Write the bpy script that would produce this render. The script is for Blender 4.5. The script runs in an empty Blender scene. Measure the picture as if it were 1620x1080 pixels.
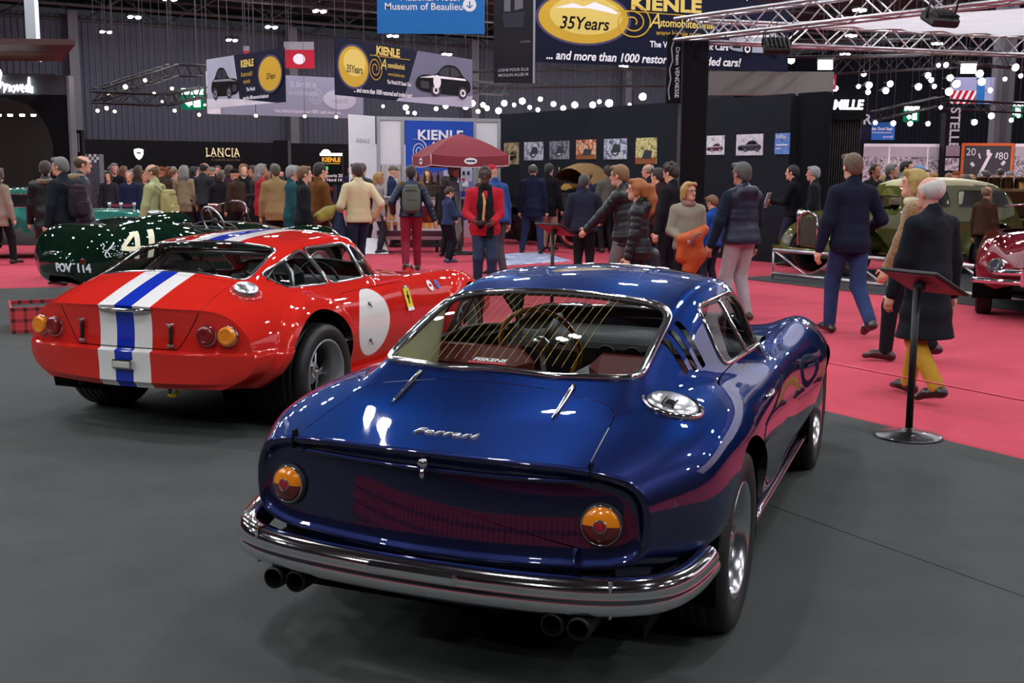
import bpy, bmesh, math, random
import numpy as np
from math import radians as R, sin, cos, pi, sqrt, atan2, hypot
from mathutils import Vector, Matrix, Quaternion
from mathutils.bvhtree import BVHTree
random.seed(7)
SC = bpy.context.scene
COL = SC.collection

# ---------------------------------------------------------------- camera
FOCAL = 1780.0
CAM_H = 1.6
PITCH = math.atan((540 - 275) / FOCAL)
ROLL = R(-0.3)
cd = bpy.data.cameras.new('camera')
cd.sensor_width = 36.0
cd.lens = 36.0 * FOCAL / 1620
cd.clip_end = 400
cam = bpy.data.objects.new('camera', cd)
COL.objects.link(cam)
cam.rotation_mode = 'QUATERNION'
cam.location = (0, 0, CAM_H)
cam.rotation_quaternion = (Matrix.Rotation(pi / 2 - PITCH, 4, 'X') @ Matrix.Rotation(-ROLL, 4, 'Z')).to_quaternion()
SC.camera = cam
SC.view_settings.view_transform = 'Standard'
SC.view_settings.look = 'None'
SC.view_settings.gamma = 1.0
SC.view_settings.use_curve_mapping = False
SC.view_settings.exposure = 0.0
SC.cycles.use_denoising = True
SC.cycles.max_bounces = 8
SC.cycles.glossy_bounces = 4
SC.cycles.transparent_max_bounces = 12
SC.cycles.caustics_reflective = False
SC.cycles.caustics_refractive = False
SC.cycles.sample_clamp_indirect = 4.0

# the hall's own ambient: a closed building, only a faint bounce
W = bpy.data.worlds.new('hall')
SC.world = W
W.use_nodes = True
W.node_tree.nodes['Background'].inputs[0].default_value = (0.55, 0.6, 0.7, 1)
W.node_tree.nodes['Background'].inputs[1].default_value = 0.04
LAMP_POWER = 545.0     # emission strength of the high-bay hall lamps
# ---------------------------------------------------------------- helpers
def lin(c):
    if isinstance(c, str):
        c = tuple(int(c[i:i + 2], 16) / 255 for i in (0, 2, 4))
    return tuple((v / 12.92 if v <= 0.04045 else ((v + 0.055) / 1.055) ** 2.4) for v in c[:3])

MATS = {}
def mat(name, col=(0.5, 0.5, 0.5), rough=0.5, metal=0.0, coat=0.0, emit=None, es=1.0, spec=0.5, sheen=0.0,
        noise=None, bump=None, stripes=None, checks=None, linear=False, alpha=None, coat_rough=0.03, tint=None):
    """col as hex or sRGB tuple; noise=(scale, amount), bump=(scale, strength)"""
    if name in MATS:
        return MATS[name]
    m = bpy.data.materials.new(name)
    m.use_nodes = True
    nt = m.node_tree
    b = nt.nodes['Principled BSDF']
    c = col if linear else lin(col)
    if coat >= .8 and name.endswith('_paint'):
        spec = 0.0
        b.inputs['Coat IOR'].default_value = 1.7
    b.inputs['Base Color'].default_value = (*c, 1)
    b.inputs['Roughness'].default_value = rough
    b.inputs['Metallic'].default_value = metal
    b.inputs['Coat Weight'].default_value = coat
    b.inputs['Coat Roughness'].default_value = coat_rough
    b.inputs['Specular IOR Level'].default_value = spec
    b.inputs['Sheen Weight'].default_value = sheen
    if tint: b.inputs['Specular Tint'].default_value = (*tint, 1)
    if emit is not None:
        b.inputs['Emission Color'].default_value = (*lin(emit), 1)
        b.inputs['Emission Strength'].default_value = es
    tc = None
    def coord():
        nonlocal tc
        if tc is None:
            tc = nt.nodes.new('ShaderNodeTexCoord')
        return tc.outputs['Object']
    if noise:
        n = nt.nodes.new('ShaderNodeTexNoise')
        n.inputs['Scale'].default_value = noise[0]
        n.inputs['Detail'].default_value = 4
        nt.links.new(coord(), n.inputs['Vector'])
        r = nt.nodes.new('ShaderNodeMapRange')
        r.inputs['From Min'].default_value = 0.25
        r.inputs['From Max'].default_value = 0.75
        r.inputs['To Min'].default_value = 1 - noise[1]
        r.inputs['To Max'].default_value = 1 + noise[1]
        nt.links.new(n.outputs['Fac'], r.inputs['Value'])
        mx = nt.nodes.new('ShaderNodeVectorMath')
        mx.operation = 'SCALE'
        mx.inputs[0].default_value = c
        nt.links.new(r.outputs['Result'], mx.inputs['Scale'])
        nt.links.new(mx.outputs['Vector'], b.inputs['Base Color'])
    if bump:
        n = nt.nodes.new('ShaderNodeTexNoise')
        n.inputs['Scale'].default_value = bump[0]
        n.inputs['Detail'].default_value = 3
        nt.links.new(coord(), n.inputs['Vector'])
        bp = nt.nodes.new('ShaderNodeBump')
        bp.inputs['Strength'].default_value = bump[1]
        bp.inputs['Distance'].default_value = 0.02
        nt.links.new(n.outputs['Fac'], bp.inputs['Height'])
        nt.links.new(bp.outputs['Normal'], b.inputs['Normal'])
    MATS[name] = m
    return m

def glass_mat(name, tint=(0.85, 0.9, 0.88), refl=1.0, rough=0.0):
    if name in MATS:
        return MATS[name]
    m = bpy.data.materials.new(name)
    m.use_nodes = True
    nt = m.node_tree
    nt.nodes.clear()
    o = nt.nodes.new('ShaderNodeOutputMaterial')
    t = nt.nodes.new('ShaderNodeBsdfTransparent')
    t.inputs[0].default_value = (*tint, 1)
    g = nt.nodes.new('ShaderNodeBsdfGlossy')
    g.inputs['Roughness'].default_value = rough
    f = nt.nodes.new('ShaderNodeFresnel')
    ge = nt.nodes.new('ShaderNodeNewGeometry')      # thin pane: the same reflectance seen from either side
    ir = nt.nodes.new('ShaderNodeMapRange')
    ir.inputs['To Min'].default_value = 1.5
    ir.inputs['To Max'].default_value = 1 / 1.5
    nt.links.new(ge.outputs['Backfacing'], ir.inputs['Value'])
    nt.links.new(ir.outputs['Result'], f.inputs['IOR'])
    mu = nt.nodes.new('ShaderNodeMath')
    mu.operation = 'MULTIPLY'
    mu.inputs[1].default_value = refl
    mx = nt.nodes.new('ShaderNodeMixShader')
    nt.links.new(f.outputs[0], mu.inputs[0])
    nt.links.new(mu.outputs[0], mx.inputs[0])
    nt.links.new(t.outputs[0], mx.inputs[1])
    nt.links.new(g.outputs[0], mx.inputs[2])
    nt.links.new(mx.outputs[0], o.inputs[0])
    MATS[name] = m
    return m

def emis(name, col, s):
    if name in MATS:
        return MATS[name]
    m = bpy.data.materials.new(name)
    m.use_nodes = True
    nt = m.node_tree
    nt.nodes.clear()
    o = nt.nodes.new('ShaderNodeOutputMaterial')
    e = nt.nodes.new('ShaderNodeEmission')
    e.inputs[0].default_value = (*lin(col), 1)
    e.inputs[1].default_value = s
    nt.links.new(e.outputs[0], o.inputs[0])
    MATS[name] = m
    return m

def tag(o, label=None, cat=None, group=None, kind=None):
    if label: o['label'] = label
    if cat: o['category'] = cat
    if group: o['group'] = group
    if kind: o['kind'] = kind
    return o

def empty(name, loc=(0, 0, 0), rz=0.0, label=None, cat=None, group=None, parent=None):
    o = bpy.data.objects.new(name, None)
    o.empty_display_size = 0.1
    COL.objects.link(o)
    o.location = loc
    o.rotation_euler = (0, 0, rz)
    if parent: o.parent = parent
    return tag(o, label, cat, group)

def link(name, me, parent=None, loc=None, rot=None):
    o = bpy.data.objects.new(name, me)
    COL.objects.link(o)
    if parent: o.parent = parent
    if loc is not None: o.location = loc
    if rot is not None: o.rotation_euler = rot
    return o

def dup_tree(o, parent=None):
    c = o.copy()
    COL.objects.link(c)
    if parent is not None: c.parent = parent
    for ch in list(o.children):
        dup_tree(ch, c)
    return c

class MB:
    """collects shapes, then links them as one mesh object; each shape can carry its own material"""
    def __init__(s):
        s.v = []; s.f = []; s.m = []; s.mats = []; s.sm = []; s.M = Matrix()
    def mi(s, m):
        if m not in s.mats: s.mats.append(m)
        return s.mats.index(m)
    def add(s, v, f, m=None, smooth=False):
        b = len(s.v)
        s.v += [tuple(s.M @ Vector(p)) for p in v]
        i = s.mi(m) if m else 0
        for q in f:
            s.f.append(tuple(b + k for k in q)); s.m.append(i); s.sm.append(smooth)
        return s
    def box(s, c, d, m=None, rz=0.0, rot=None, bev=0.0):
        x, y, z = d[0] / 2, d[1] / 2, d[2] / 2
        M = (rot.to_matrix() if rot is not None else Matrix.Rotation(rz, 3, 'Z'))
        if bev:
            b = min(bev, x * .9, y * .9, z * .9)
            v = []
            for sx in (-1, 1):
                for sy in (-1, 1):
                    for sz in (-1, 1):
                        v += [(sx * x, sy * (y - b), sz * (z - b)), (sx * (x - b), sy * y, sz * (z - b)), (sx * (x - b), sy * (y - b), sz * z)]
            bm = bmesh.new()
            for p in v: bm.verts.new(p)
            bmesh.ops.convex_hull(bm, input=bm.verts)
            bm.verts.index_update()
            vv = [tuple(p.co) for p in bm.verts]
            ff = [tuple(p.index for p in f.verts) for f in bm.faces]
            bm.free()
        else:
            vv = [(i, j, k) for i in (-x, x) for j in (-y, y) for k in (-z, z)]
            ff = [(0, 1, 3, 2), (4, 6, 7, 5), (0, 4, 5, 1), (2, 3, 7, 6), (0, 2, 6, 4), (1, 5, 7, 3)]
        c = Vector(c)
        return s.add([tuple(M @ Vector(p) + c) for p in vv], ff, m)
    def tube(s, pts, r, m=None, n=8, closed=False, cap=True, flat=1.0):
        pts = [Vector(p) for p in pts]
        N = len(pts)
        rr = r if isinstance(r, (list, tuple)) else [r] * N
        v = []; f = []
        up = None
        for i, p in enumerate(pts):
            if closed: t = pts[(i + 1) % N] - pts[i - 1]
            else: t = pts[min(i + 1, N - 1)] - pts[max(i - 1, 0)]
            if t.length < 1e-9: t = Vector((0, 0, 1))
            t.normalize()
            if up is None:
                up = Vector((0, 0, 1)) if abs(t.z) < 0.9 else Vector((1, 0, 0))
            a = up - t * up.dot(t)
            if a.length < 1e-6: a = t.orthogonal()
            a.normalize(); b = t.cross(a); up = a
            for k in range(n):
                th = 2 * pi * k / n
                v.append(tuple(p + (a * sin(th) * flat + b * cos(th)) * rr[i]))
        L = N if closed else N - 1
        for i in range(L):
            j = (i + 1) % N
            for k in range(n):
                k2 = (k + 1) % n
                f.append((i * n + k, i * n + k2, j * n + k2, j * n + k))
        s.add(v, f, m, True)
        if cap and not closed:
            b = len(s.v) - len(v); i_ = s.mi(m) if m else 0
            s.f.append(tuple(b + k for k in range(n - 1, -1, -1))); s.m.append(i_); s.sm.append(False)
            s.f.append(tuple(b + (N - 1) * n + k for k in range(n))); s.m.append(i_); s.sm.append(False)
        return s
    def lathe(s, prof, c=(0, 0, 0), m=None, n=24, axis='Z', smooth=True, rot=None, cap=False):
        """prof: list of (r, h) along axis"""
        v = []; f = []
        K = len(prof)
        for r, h in prof:
            for k in range(n):
                th = 2 * pi * k / n
                p = (r * cos(th), r * sin(th), h)
                if axis == 'X': p = (h, p[0], p[1])
                elif axis == 'Y': p = (p[1], h, p[0])
                p = Vector(p)
                if rot is not None: p = rot @ p
                v.append(tuple(p + Vector(c)))
        for i in range(K - 1):
            for k in range(n):
                k2 = (k + 1) % n
                f.append((i * n + k, i * n + k2, (i + 1) * n + k2, (i + 1) * n + k))
        if cap and prof[0][0] > 1e-6: f.append(tuple(range(n - 1, -1, -1)))
        if cap and prof[-1][0] > 1e-6: f.append(tuple((K - 1) * n + k for k in range(n)))
        return s.add(v, f, m, smooth)
    def prism(s, poly, h0, h1, m=None, plane='XY', M=None):
        """extrude a 2D polygon between h0 and h1 along the plane's normal"""
        def P(a, b, h):
            p = {'XY': (a, b, h), 'XZ': (a, h, b), 'YZ': (h, a, b)}[plane]
            return tuple(M @ Vector(p)) if M is not None else p
        n = len(poly)
        v = [P(a, b, h0) for a, b in poly] + [P(a, b, h1) for a, b in poly]
        f = [tuple(range(n - 1, -1, -1)), tuple(range(n, 2 * n))]
        f += [(i, (i + 1) % n, n + (i + 1) % n, n + i) for i in range(n)]
        return s.add(v, f, m)
    def grid(s, fn, nu, nv, m=None, smooth=True, wrap=False):
        v = [tuple(fn(i / (nu - 1), j / (nv - 1))) for j in range(nv) for i in range(nu)]
        f = [(j * nu + i, j * nu + i + 1, (j + 1) * nu + i + 1, (j + 1) * nu + i) for j in range(nv - 1) for i in range(nu - 1)]
        return s.add(v, f, m, smooth)
    def mesh(s, name):
        me = bpy.data.meshes.new(name)
        me.from_pydata(s.v, [], s.f)
        for m in s.mats: me.materials.append(m)
        if len(s.mats) > 1:
            me.polygons.foreach_set('material_index', s.m)
        me.polygons.foreach_set('use_smooth', s.sm)
        me.update()
        return me
    def build(s, name, parent=None, m=None, loc=None, rot=None, sharp=None):
        if m is not None and not s.mats: s.mats = [m]
        me = s.mesh(name)
        if sharp is not None:
            bm = bmesh.new(); bm.from_mesh(me)
            bmesh.ops.remove_doubles(bm, verts=bm.verts, dist=1e-5)
            bm.to_mesh(me); bm.free()
            me.polygons.foreach_set('use_smooth', [True] * len(me.polygons))
            me.set_sharp_from_angle(angle=sharp)
        return link(name, me, parent, loc, rot)

def np_mesh(name, V, F, mats=(), mi=None, smooth=True):
    me = bpy.data.meshes.new(name)
    V = np.asarray(V, dtype=np.float32)
    F = np.asarray(F, dtype=np.int32)
    k = F.shape[1]
    me.vertices.add(len(V)); me.vertices.foreach_set('co', V.ravel())
    me.loops.add(F.size); me.loops.foreach_set('vertex_index', F.ravel())
    me.polygons.add(len(F)); me.polygons.foreach_set('loop_start', np.arange(0, F.size, k, dtype=np.int32))
    for m in mats: me.materials.append(m)
    if mi is not None: me.polygons.foreach_set('material_index', np.asarray(mi, dtype=np.int32))
    me.polygons.foreach_set('use_smooth', np.full(len(F), smooth))
    me.update(calc_edges=True)
    me.validate()
    return me

def round_poly(P, r, n=4):
    """2D polygon with its corners rounded (r: one radius or one each)"""
    out = []
    N = len(P)
    for i in range(N):
        p = Vector(P[i]); a = Vector(P[i - 1]) - p; b = Vector(P[(i + 1) % N]) - p
        ri = r[i] if isinstance(r, (list, tuple)) else r
        if ri <= 0:
            out.append(tuple(p)); continue
        la, lb = a.length, b.length
        a /= la; b /= lb
        ang = math.acos(max(-1, min(1, a.dot(b))))
        t = min(ri / math.tan(ang / 2), la * .48, lb * .48)
        for k in range(n + 1):
            u = k / n
            q = (p + a * t) * (1 - u) ** 2 + p * 2 * u * (1 - u) + (p + b * t) * u ** 2
            out.append(tuple(q))
    return out

def text_mesh(name, s, size, m, parent=None, M=None, depth=0.0, align='CENTER', shear=0.0, xscale=1.0, bold=0.0, spacing=1.0):
    cu = bpy.data.curves.new(name, 'FONT')
    cu.body = s
    cu.size = size
    cu.align_x = align
    cu.align_y = 'CENTER'
    cu.extrude = depth
    cu.shear = shear
    cu.offset = bold
    cu.space_character = spacing
    cu.resolution_u = 3
    o = bpy.data.objects.new(name, cu)
    me = bpy.data.meshes.new_from_object(o)
    bpy.data.objects.remove(o)
    me.name = name
    if xscale != 1.0: me.transform(Matrix.Diagonal((xscale, 1, 1, 1)))
    if M is not None: me.transform(M)
    me.materials.clear(); me.materials.append(m)
    return link(name, me, parent)

def frame_M(o, x, y):
    """matrix that lays text (x right, y up) at o"""
    x = Vector(x).normalized(); y = Vector(y); y = (y - x * y.dot(x)).normalized(); z = x.cross(y)
    return Matrix(((x.x, y.x, z.x, o[0]), (x.y, y.y, z.y, o[1]), (x.z, y.z, z.z, o[2]), (0, 0, 0, 1)))

# back-projection through the photograph's lens onto a real plane of the hall
_fw = Vector((0, cos(PITCH), -sin(PITCH))); _up0 = Vector((0, sin(PITCH), cos(PITCH))); _rt0 = Vector((1, 0, 0))
_rt = _rt0 * cos(ROLL) - _up0 * sin(ROLL); _up = _rt0 * sin(ROLL) + _up0 * cos(ROLL)
def ray(u, v): return _fw + _rt * ((u - 810) / FOCAL) - _up * ((v - 540) / FOCAL)
def at_y(u, v, y):
    r = ray(u, v); return Vector((0, 0, CAM_H)) + r * (y / r.y)
def at_z(u, v, z=0.0):
    r = ray(u, v); return Vector((0, 0, CAM_H)) + r * ((z - CAM_H) / r.z)
def at_plane(u, v, p, n):
    r = ray(u, v); o = Vector((0, 0, CAM_H)); n = Vector(n); return o + r * ((Vector(p) - o).dot(n) / r.dot(n))
# ---------------------------------------------------------------- car bodies
def spline(xs, ys, xq):
    """natural cubic spline, numpy; ys (n, ...)"""
    xs = np.asarray(xs, float); ys = np.asarray(ys, float); n = len(xs)
    h = np.diff(xs)
    A = np.zeros((n, n)); B = np.zeros((n,) + ys.shape[1:])
    A[0, 0] = A[-1, -1] = 1
    for i in range(1, n - 1):
        A[i, i - 1] = h[i - 1]; A[i, i] = 2 * (h[i - 1] + h[i]); A[i, i + 1] = h[i]
        B[i] = 3 * ((ys[i + 1] - ys[i]) / h[i] - (ys[i] - ys[i - 1]) / h[i - 1])
    c = np.linalg.solve(A, B.reshape(n, -1)).reshape(B.shape)
    xq = np.asarray(xq, float)
    i = np.clip(np.searchsorted(xs, xq, side='right') - 1, 0, n - 2)
    ex = (1,) * (ys.ndim - 1)
    t = (xq - xs[i]).reshape((-1,) + ex); hh = h[i].reshape((-1,) + ex)
    b = (ys[i + 1] - ys[i]) / hh - hh * (2 * c[i] + c[i + 1]) / 3
    d = (c[i + 1] - c[i]) / (3 * hh)
    return ys[i] + b * t + c[i] * t ** 2 + d * t ** 3

def pch(xs, ys, xq):
    """monotone cubic (no overshoot)"""
    xs = np.asarray(xs, float); ys = np.asarray(ys, float)
    h = np.diff(xs); dl = np.diff(ys) / h
    m = np.zeros(len(xs)); m[0] = dl[0]; m[-1] = dl[-1]
    for i in range(1, len(xs) - 1):
        if dl[i - 1] * dl[i] > 0:
            w1 = 2 * h[i] + h[i - 1]; w2 = h[i] + 2 * h[i - 1]
            m[i] = (w1 + w2) / (w1 / dl[i - 1] + w2 / dl[i])
    xq = np.asarray(xq, float)
    i = np.clip(np.searchsorted(xs, xq, side='right') - 1, 0, len(xs) - 2)
    t = np.clip((xq - xs[i]) / h[i], 0, 1)
    return ((2 * t ** 3 - 3 * t ** 2 + 1) * ys[i] + (t ** 3 - 2 * t ** 2 + t) * h[i] * m[i]
            + (-2 * t ** 3 + 3 * t ** 2) * ys[i + 1] + (t ** 3 - t ** 2) * h[i] * m[i + 1])

def smax(a, b, k):
    h = np.clip(0.5 + 0.5 * (a - b) / k, 0, 1)
    return b * (1 - h) + a * h + k * h * (1 - h)

def srelu(x, k):
    return np.where(x <= -k, 0, np.where(x >= k, x, (x + k) ** 2 / (4 * k)))

class Shell:
    """A car skin: stations along y, each a half section of K points (sill ... centre line), splined both ways,
    with the cabin raised out of it as a smooth union. warp() bends the whole grid (curved tail, etc.)."""
    def __init__(s, stations, cabin=None, warp=None, ny=150, nx=70, sub=None, cluster=()):
        ys = np.array([a for a, _ in stations], float)
        C = np.array([c for _, c in stations], float)
        K = C.shape[1]
        yq = np.linspace(ys[0], ys[-1], ny)
        if cluster:
            yq = np.unique(np.concatenate([yq, np.array(cluster)]))
        ny = len(yq)
        Cq = spline(ys, C, yq)                               # ny,K,2
        E = Cq[:, -3:-1][:, ::-1].copy(); E[:, :, 0] *= -1      # mirrored past the centre line: no crease there
        Cq = np.concatenate([Cq, E], axis=1)
        d = np.linalg.norm(np.diff(Cq, axis=1), axis=2).mean(0)
        par = np.concatenate([[0], np.cumsum(np.sqrt(d))])
        tq = np.linspace(0, par[K - 1], 400)
        S = spline(par, Cq.transpose(1, 0, 2), tq).transpose(1, 0, 2)   # ny,400,2
        # level at the centre line (zero slope): mirror blending
        S[:, :, 0] = np.maximum(S[:, :, 0], 0)
        if cabin is not None:
            for j, y in enumerate(yq):
                x = S[j, :, 0]; z = S[j, :, 1]
                zc = cabin(x, y)
                if zc is None: continue
                k = 0.05
                zz = smax(z, zc, k)
                up = np.arange(len(x)) >= int(np.argmax(x))      # only the upper skin carries the cabin
                S[j, :, 1] = np.where(up & (zc > z - k), zz, z)
        # arc-length resample
        G = np.zeros((ny, nx, 3))
        for j in range(ny):
            p = S[j]
            l = np.concatenate([[0], np.cumsum(np.hypot(np.diff(p[:, 0]), np.diff(p[:, 1])))])
            u = np.linspace(0, l[-1], nx)
            G[j, :, 0] = np.interp(u, l, p[:, 0]); G[j, :, 2] = np.interp(u, l, p[:, 1]); G[j, :, 1] = yq[j]
        G[:, -1, 0] = 0
        # full width: right half, then mirrored left half
        L = G[:, ::-1, :].copy(); L[:, :, 0] *= -1
        G = np.concatenate([G, L[:, 1:, :]], axis=1)
        if warp is not None: G = warp(G)
        s.G = G
        s.ny, s.nx = G.shape[:2]
    def bm(s):
        ny, nx = s.ny, s.nx
        idx = np.arange(ny * nx).reshape(ny, nx)
        F = np.stack([idx[:-1, :-1], idx[:-1, 1:], idx[1:, 1:], idx[1:, :-1]], -1).reshape(-1, 4)
        me = np_mesh('tmp', s.G.reshape(-1, 3), F)
        b = bmesh.new(); b.from_mesh(me)
        bpy.data.meshes.remove(me)
        b.normal_update()
        # outward: the roof looks up
        f = max(b.faces, key=lambda q: q.calc_center_median().z)
        if f.normal.z < 0:
            bmesh.ops.reverse_faces(b, faces=b.faces[:]); b.normal_update()
        b.verts.ensure_lookup_table(); b.faces.ensure_lookup_table()
        s.bvh = BVHTree.FromBMesh(b)
        s.tri = [([v.co.copy() for v in q.verts], [v.normal.copy() for v in q.verts]) for q in b.faces]
        return b
    def at(s, p, d):
        """where a ray from p along d meets the skin, with its normal"""
        h = s.bvh.ray_cast(Vector(p), Vector(d).normalized())
        return h[0], h[1]
    def top(s, x, y):
        h = s.bvh.ray_cast(Vector((x, y, 3)), Vector((0, 0, -1)))
        return h[0], s.normal(h[0])
    def side(s, y, z, sg=1):
        h = s.bvh.ray_cast(Vector((3 * sg, y, z)), Vector((-sg, 0, 0)))
        return h[0], s.normal(h[0])
    def normal(s, p):
        if p is None: return None
        q, n, i, dd = s.bvh.find_nearest(p)
        if i is None: return Vector((0, 0, 1))
        vs, ns = s.tri[i]
        w = [1 / max((q - v).length, 1e-6) ** 2 for v in vs]
        r = Vector((0, 0, 0))
        for a, b in zip(w, ns): r += b * a
        return r.normalized()

def planes_of(outline, d):
    """cutting planes of a convex 3D outline seen along d; inside is the negative side"""
    d = Vector(d).normalized()
    c = sum((Vector(p) for p in outline), Vector()) / len(outline)
    out = []
    n = len(outline)
    for i in range(n):
        a = Vector(outline[i]); b = Vector(outline[(i + 1) % n])
        if (b - a).length < 1e-6: continue
        no = (b - a).cross(d)
        if no.length < 1e-9: continue
        no.normalize()
        if no.dot(c - a) > 0: no = -no
        out.append((a, no))
    return out

def cut(bm, faces, planes):
    inside = list(faces)
    for co, no in planes:
        if not inside: break
        geom = set(inside)
        for f in inside:
            geom.update(f.edges); geom.update(f.verts)
        r = bmesh.ops.bisect_plane(bm, geom=list(geom), dist=1e-5, plane_co=co, plane_no=no)
        fs = {g for g in r['geom'] if isinstance(g, bmesh.types.BMFace)} | {f for f in inside if f.is_valid}
        inside = [f for f in fs if f.is_valid and (f.calc_center_median() - co).dot(no) < 0]
    return inside

def facing(bm, d, lim=0.15, test=None):
    d = Vector(d).normalized()
    return [f for f in bm.faces if f.normal.dot(d) > lim and (test is None or test(f.calc_center_median()))]

def extract(bm, faces):
    """moves faces out into a new bmesh"""
    nb = bmesh.new()
    vm = {}
    for f in faces:
        vs = []
        for v in f.verts:
            if v not in vm: vm[v] = nb.verts.new(v.co)
            vs.append(vm[v])
        try:
            g = nb.faces.new(vs); g.material_index = f.material_index; g.smooth = True
        except ValueError: pass
    bmesh.ops.delete(bm, geom=faces, context='FACES')
    nb.normal_update()
    return nb

def boundary_loops(bm):
    es = [e for e in bm.edges if e.is_boundary]
    nb = {}
    for e in es:
        a, b = e.verts
        nb.setdefault(a, []).append(b); nb.setdefault(b, []).append(a)
    seen = set(); loops = []
    for v in nb:
        if v in seen: continue
        l = [v]; seen.add(v)
        while True:
            nx = [w for w in nb[l[-1]] if w not in seen]
            if not nx: break
            l.append(nx[0]); seen.add(nx[0])
        loops.append([p.co.copy() for p in l])
    return sorted(loops, key=len, reverse=True)

def skin_object(bm, name, mats, shell=None, parent=None, thick=0.0):
    for f in bm.faces: f.smooth = True
    me = bpy.data.meshes.new(name)
    bm.to_mesh(me)
    for m in (mats if isinstance(mats, (list, tuple)) else [mats]): me.materials.append(m)
    if shell is not None:
        nn = [shell.normal(v.co) for v in me.vertices]
        me.normals_split_custom_set_from_vertices([tuple(n) for n in nn])
    bm.free()
    return link(name, me, parent)

def resample(pts, step, closed=True):
    P = [Vector(p) for p in pts]
    if closed: P = P + [P[0]]
    out = [P[0]]
    acc = 0.0
    for a, b in zip(P, P[1:]):
        L = (b - a).length
        if L < 1e-9: continue
        t = step - acc
        while t < L:
            out.append(a + (b - a) * (t / L)); t += step
        acc = (acc + L) % step if t >= L else acc
        acc = L - (t - step)
    return out

def smooth_loop(P, n=2):
    for _ in range(n):
        P = [(P[i - 1] + P[i] * 2 + P[(i + 1) % len(P)]) / 4 for i in range(len(P))]
    return P

# ---- wheels: built with the axle along +x (outer face at +x), centre at the origin
def wheel(name_parent, loc, side, tyre_r, tyre_w, rim_r, rim_m, tyre_m, kind='spoke', hole_m=None, steer=0.0, label=None, dish=0.05):
    e = empty('wheel', loc, parent=name_parent)
    e.rotation_euler = (0, 0, (0 if side > 0 else pi) + steer)
    w = tyre_w / 2
    t = MB()
    prof = [(rim_r * .96, -w * .8), (rim_r * 1.06, -w * .92), (tyre_r * .86, -w), (tyre_r * .95, -w * .93), (tyre_r * .99, -w * .78)]
    for g in (-.5, -.17, .17, .5):
        prof += [(tyre_r, (g - .13) * w), (tyre_r - .006, (g - .11) * w), (tyre_r - .006, (g - .07) * w), (tyre_r, (g - .05) * w)]
    prof += [(tyre_r, w * .62), (tyre_r * .99, w * .78), (tyre_r * .95, w * .93), (tyre_r * .86, w), (rim_r * 1.06, w * .92), (rim_r * 1.02, w * .84), (rim_r * .96, w * .8)]
    t.lathe(prof, m=tyre_m, n=56, axis='X')
    t.build('tyre', e)
    r = MB()
    o = w * .84
    r.lathe([(rim_r * .9, -w * .8), (rim_r * .86, 0), (rim_r * .84, o * .3), (rim_r * .88, o * .72), (rim_r * .93, o * .9), (rim_r * .98, o + .008), (rim_r * 1.03, o + .01), (rim_r * 1.05, o), (rim_r, o - .01)], m=rim_m, n=48, axis='X')
    zf = o - dish
    if kind == 'alloy':      # disc with ring of openings and a centre nut
        n = 10
        r.lathe([(0.001, zf + .02), (rim_r * .3, zf + .022), (rim_r * .42, zf + .012), (rim_r * .5, zf)], m=rim_m, n=40, axis='X')
        for k in range(n):
            a = 2 * pi * k / n
            d = Vector((0, cos(a), sin(a))); tt = Vector((0, -sin(a), cos(a)))
            v = []
            for rr, ww, hh in ((.46, .085, .004), (.62, .06, -.004), (.88, .11, -.03)):
                for sg in (-1, 1):
                    v.append(tuple(d * rim_r * rr + tt * sg * ww * rim_r * 1.2 + Vector((zf + hh, 0, 0))))
            r.add(v, [(0, 1, 3, 2), (2, 3, 5, 4)], rim_m, True)
        r.lathe([(rim_r * .8, zf - .03), (rim_r * .9, zf - .025)], m=rim_m, n=40, axis='X')
    elif kind == 'star':     # five broad spokes
        n = 5
        r.lathe([(0.001, zf + .01), (rim_r * .3, zf + .012), (rim_r * .36, zf - .01)], m=rim_m, n=40, axis='X')
        for k in range(n):
            a = 2 * pi * k / n
            d = Vector((0, cos(a), sin(a))); tt = Vector((0, -sin(a), cos(a)))
            for sg in (-1, 1):
                v = []
                for rr, ww, hh, w2 in ((.26, .10, .008, .02), (.6, .12, -.004, .03), (.9, .2, -.03, .05)):
                    for q in (0, 1):
                        v.append(tuple(d * rim_r * rr + tt * sg * rim_r * (ww + (q - 1) * w2 * 1.6) + Vector((zf + hh - (0.0 if q else .006), 0, 0))))
                r.add(v, [(0, 1, 3, 2), (2, 3, 5, 4)], rim_m, True)
    elif kind == 'wire':
        for k in range(36):
            a = 2 * pi * k / 36; b = a + (.35 if k % 2 else -.35)
            r.tube([(zf + .02, .05 * cos(b), .05 * sin(b)), (zf + (.0 if k % 4 < 2 else -.03), rim_r * .92 * cos(a), rim_r * .92 * sin(a))], .0035, rim_m, n=4, cap=False)
        r.lathe([(.001, zf + .03), (.045, zf + .03), (.05, zf - .02)], m=rim_m, n=16, axis='X')
    elif kind == 'disc':
        r.lathe([(.001, zf + .02), (rim_r * .35, zf + .02), (rim_r * .5, zf - .005), (rim_r * .9, zf - .01)], m=rim_m, n=32, axis='X')
    r.build('rim', e)
    if hole_m is not None:
        MB().lathe([(.001, -w * .3), (rim_r * .88, -w * .3)], m=hole_m, n=24, axis='X').build('brake_disc', e)
    if kind in ('alloy', 'star'):      # three-eared knock-off nut
        k = MB()
        k.lathe([(.034, zf + .0), (.034, zf + .03), (.02, zf + .04), (.001, zf + .042)], m=hub_m(), n=16, axis='X')
        for i in range(3):
            a = 2 * pi * i / 3 + .4
            k.box((zf + .03, cos(a) * .045, sin(a) * .045), (.016, .05, .022), hub_m(), rot=Quaternion((1, 0, 0), a))
        k.build('wheel_nut', e)
    return e

def hub_m(): return mat('chrome', 'e8e8ea', .08, 1.0)

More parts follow.
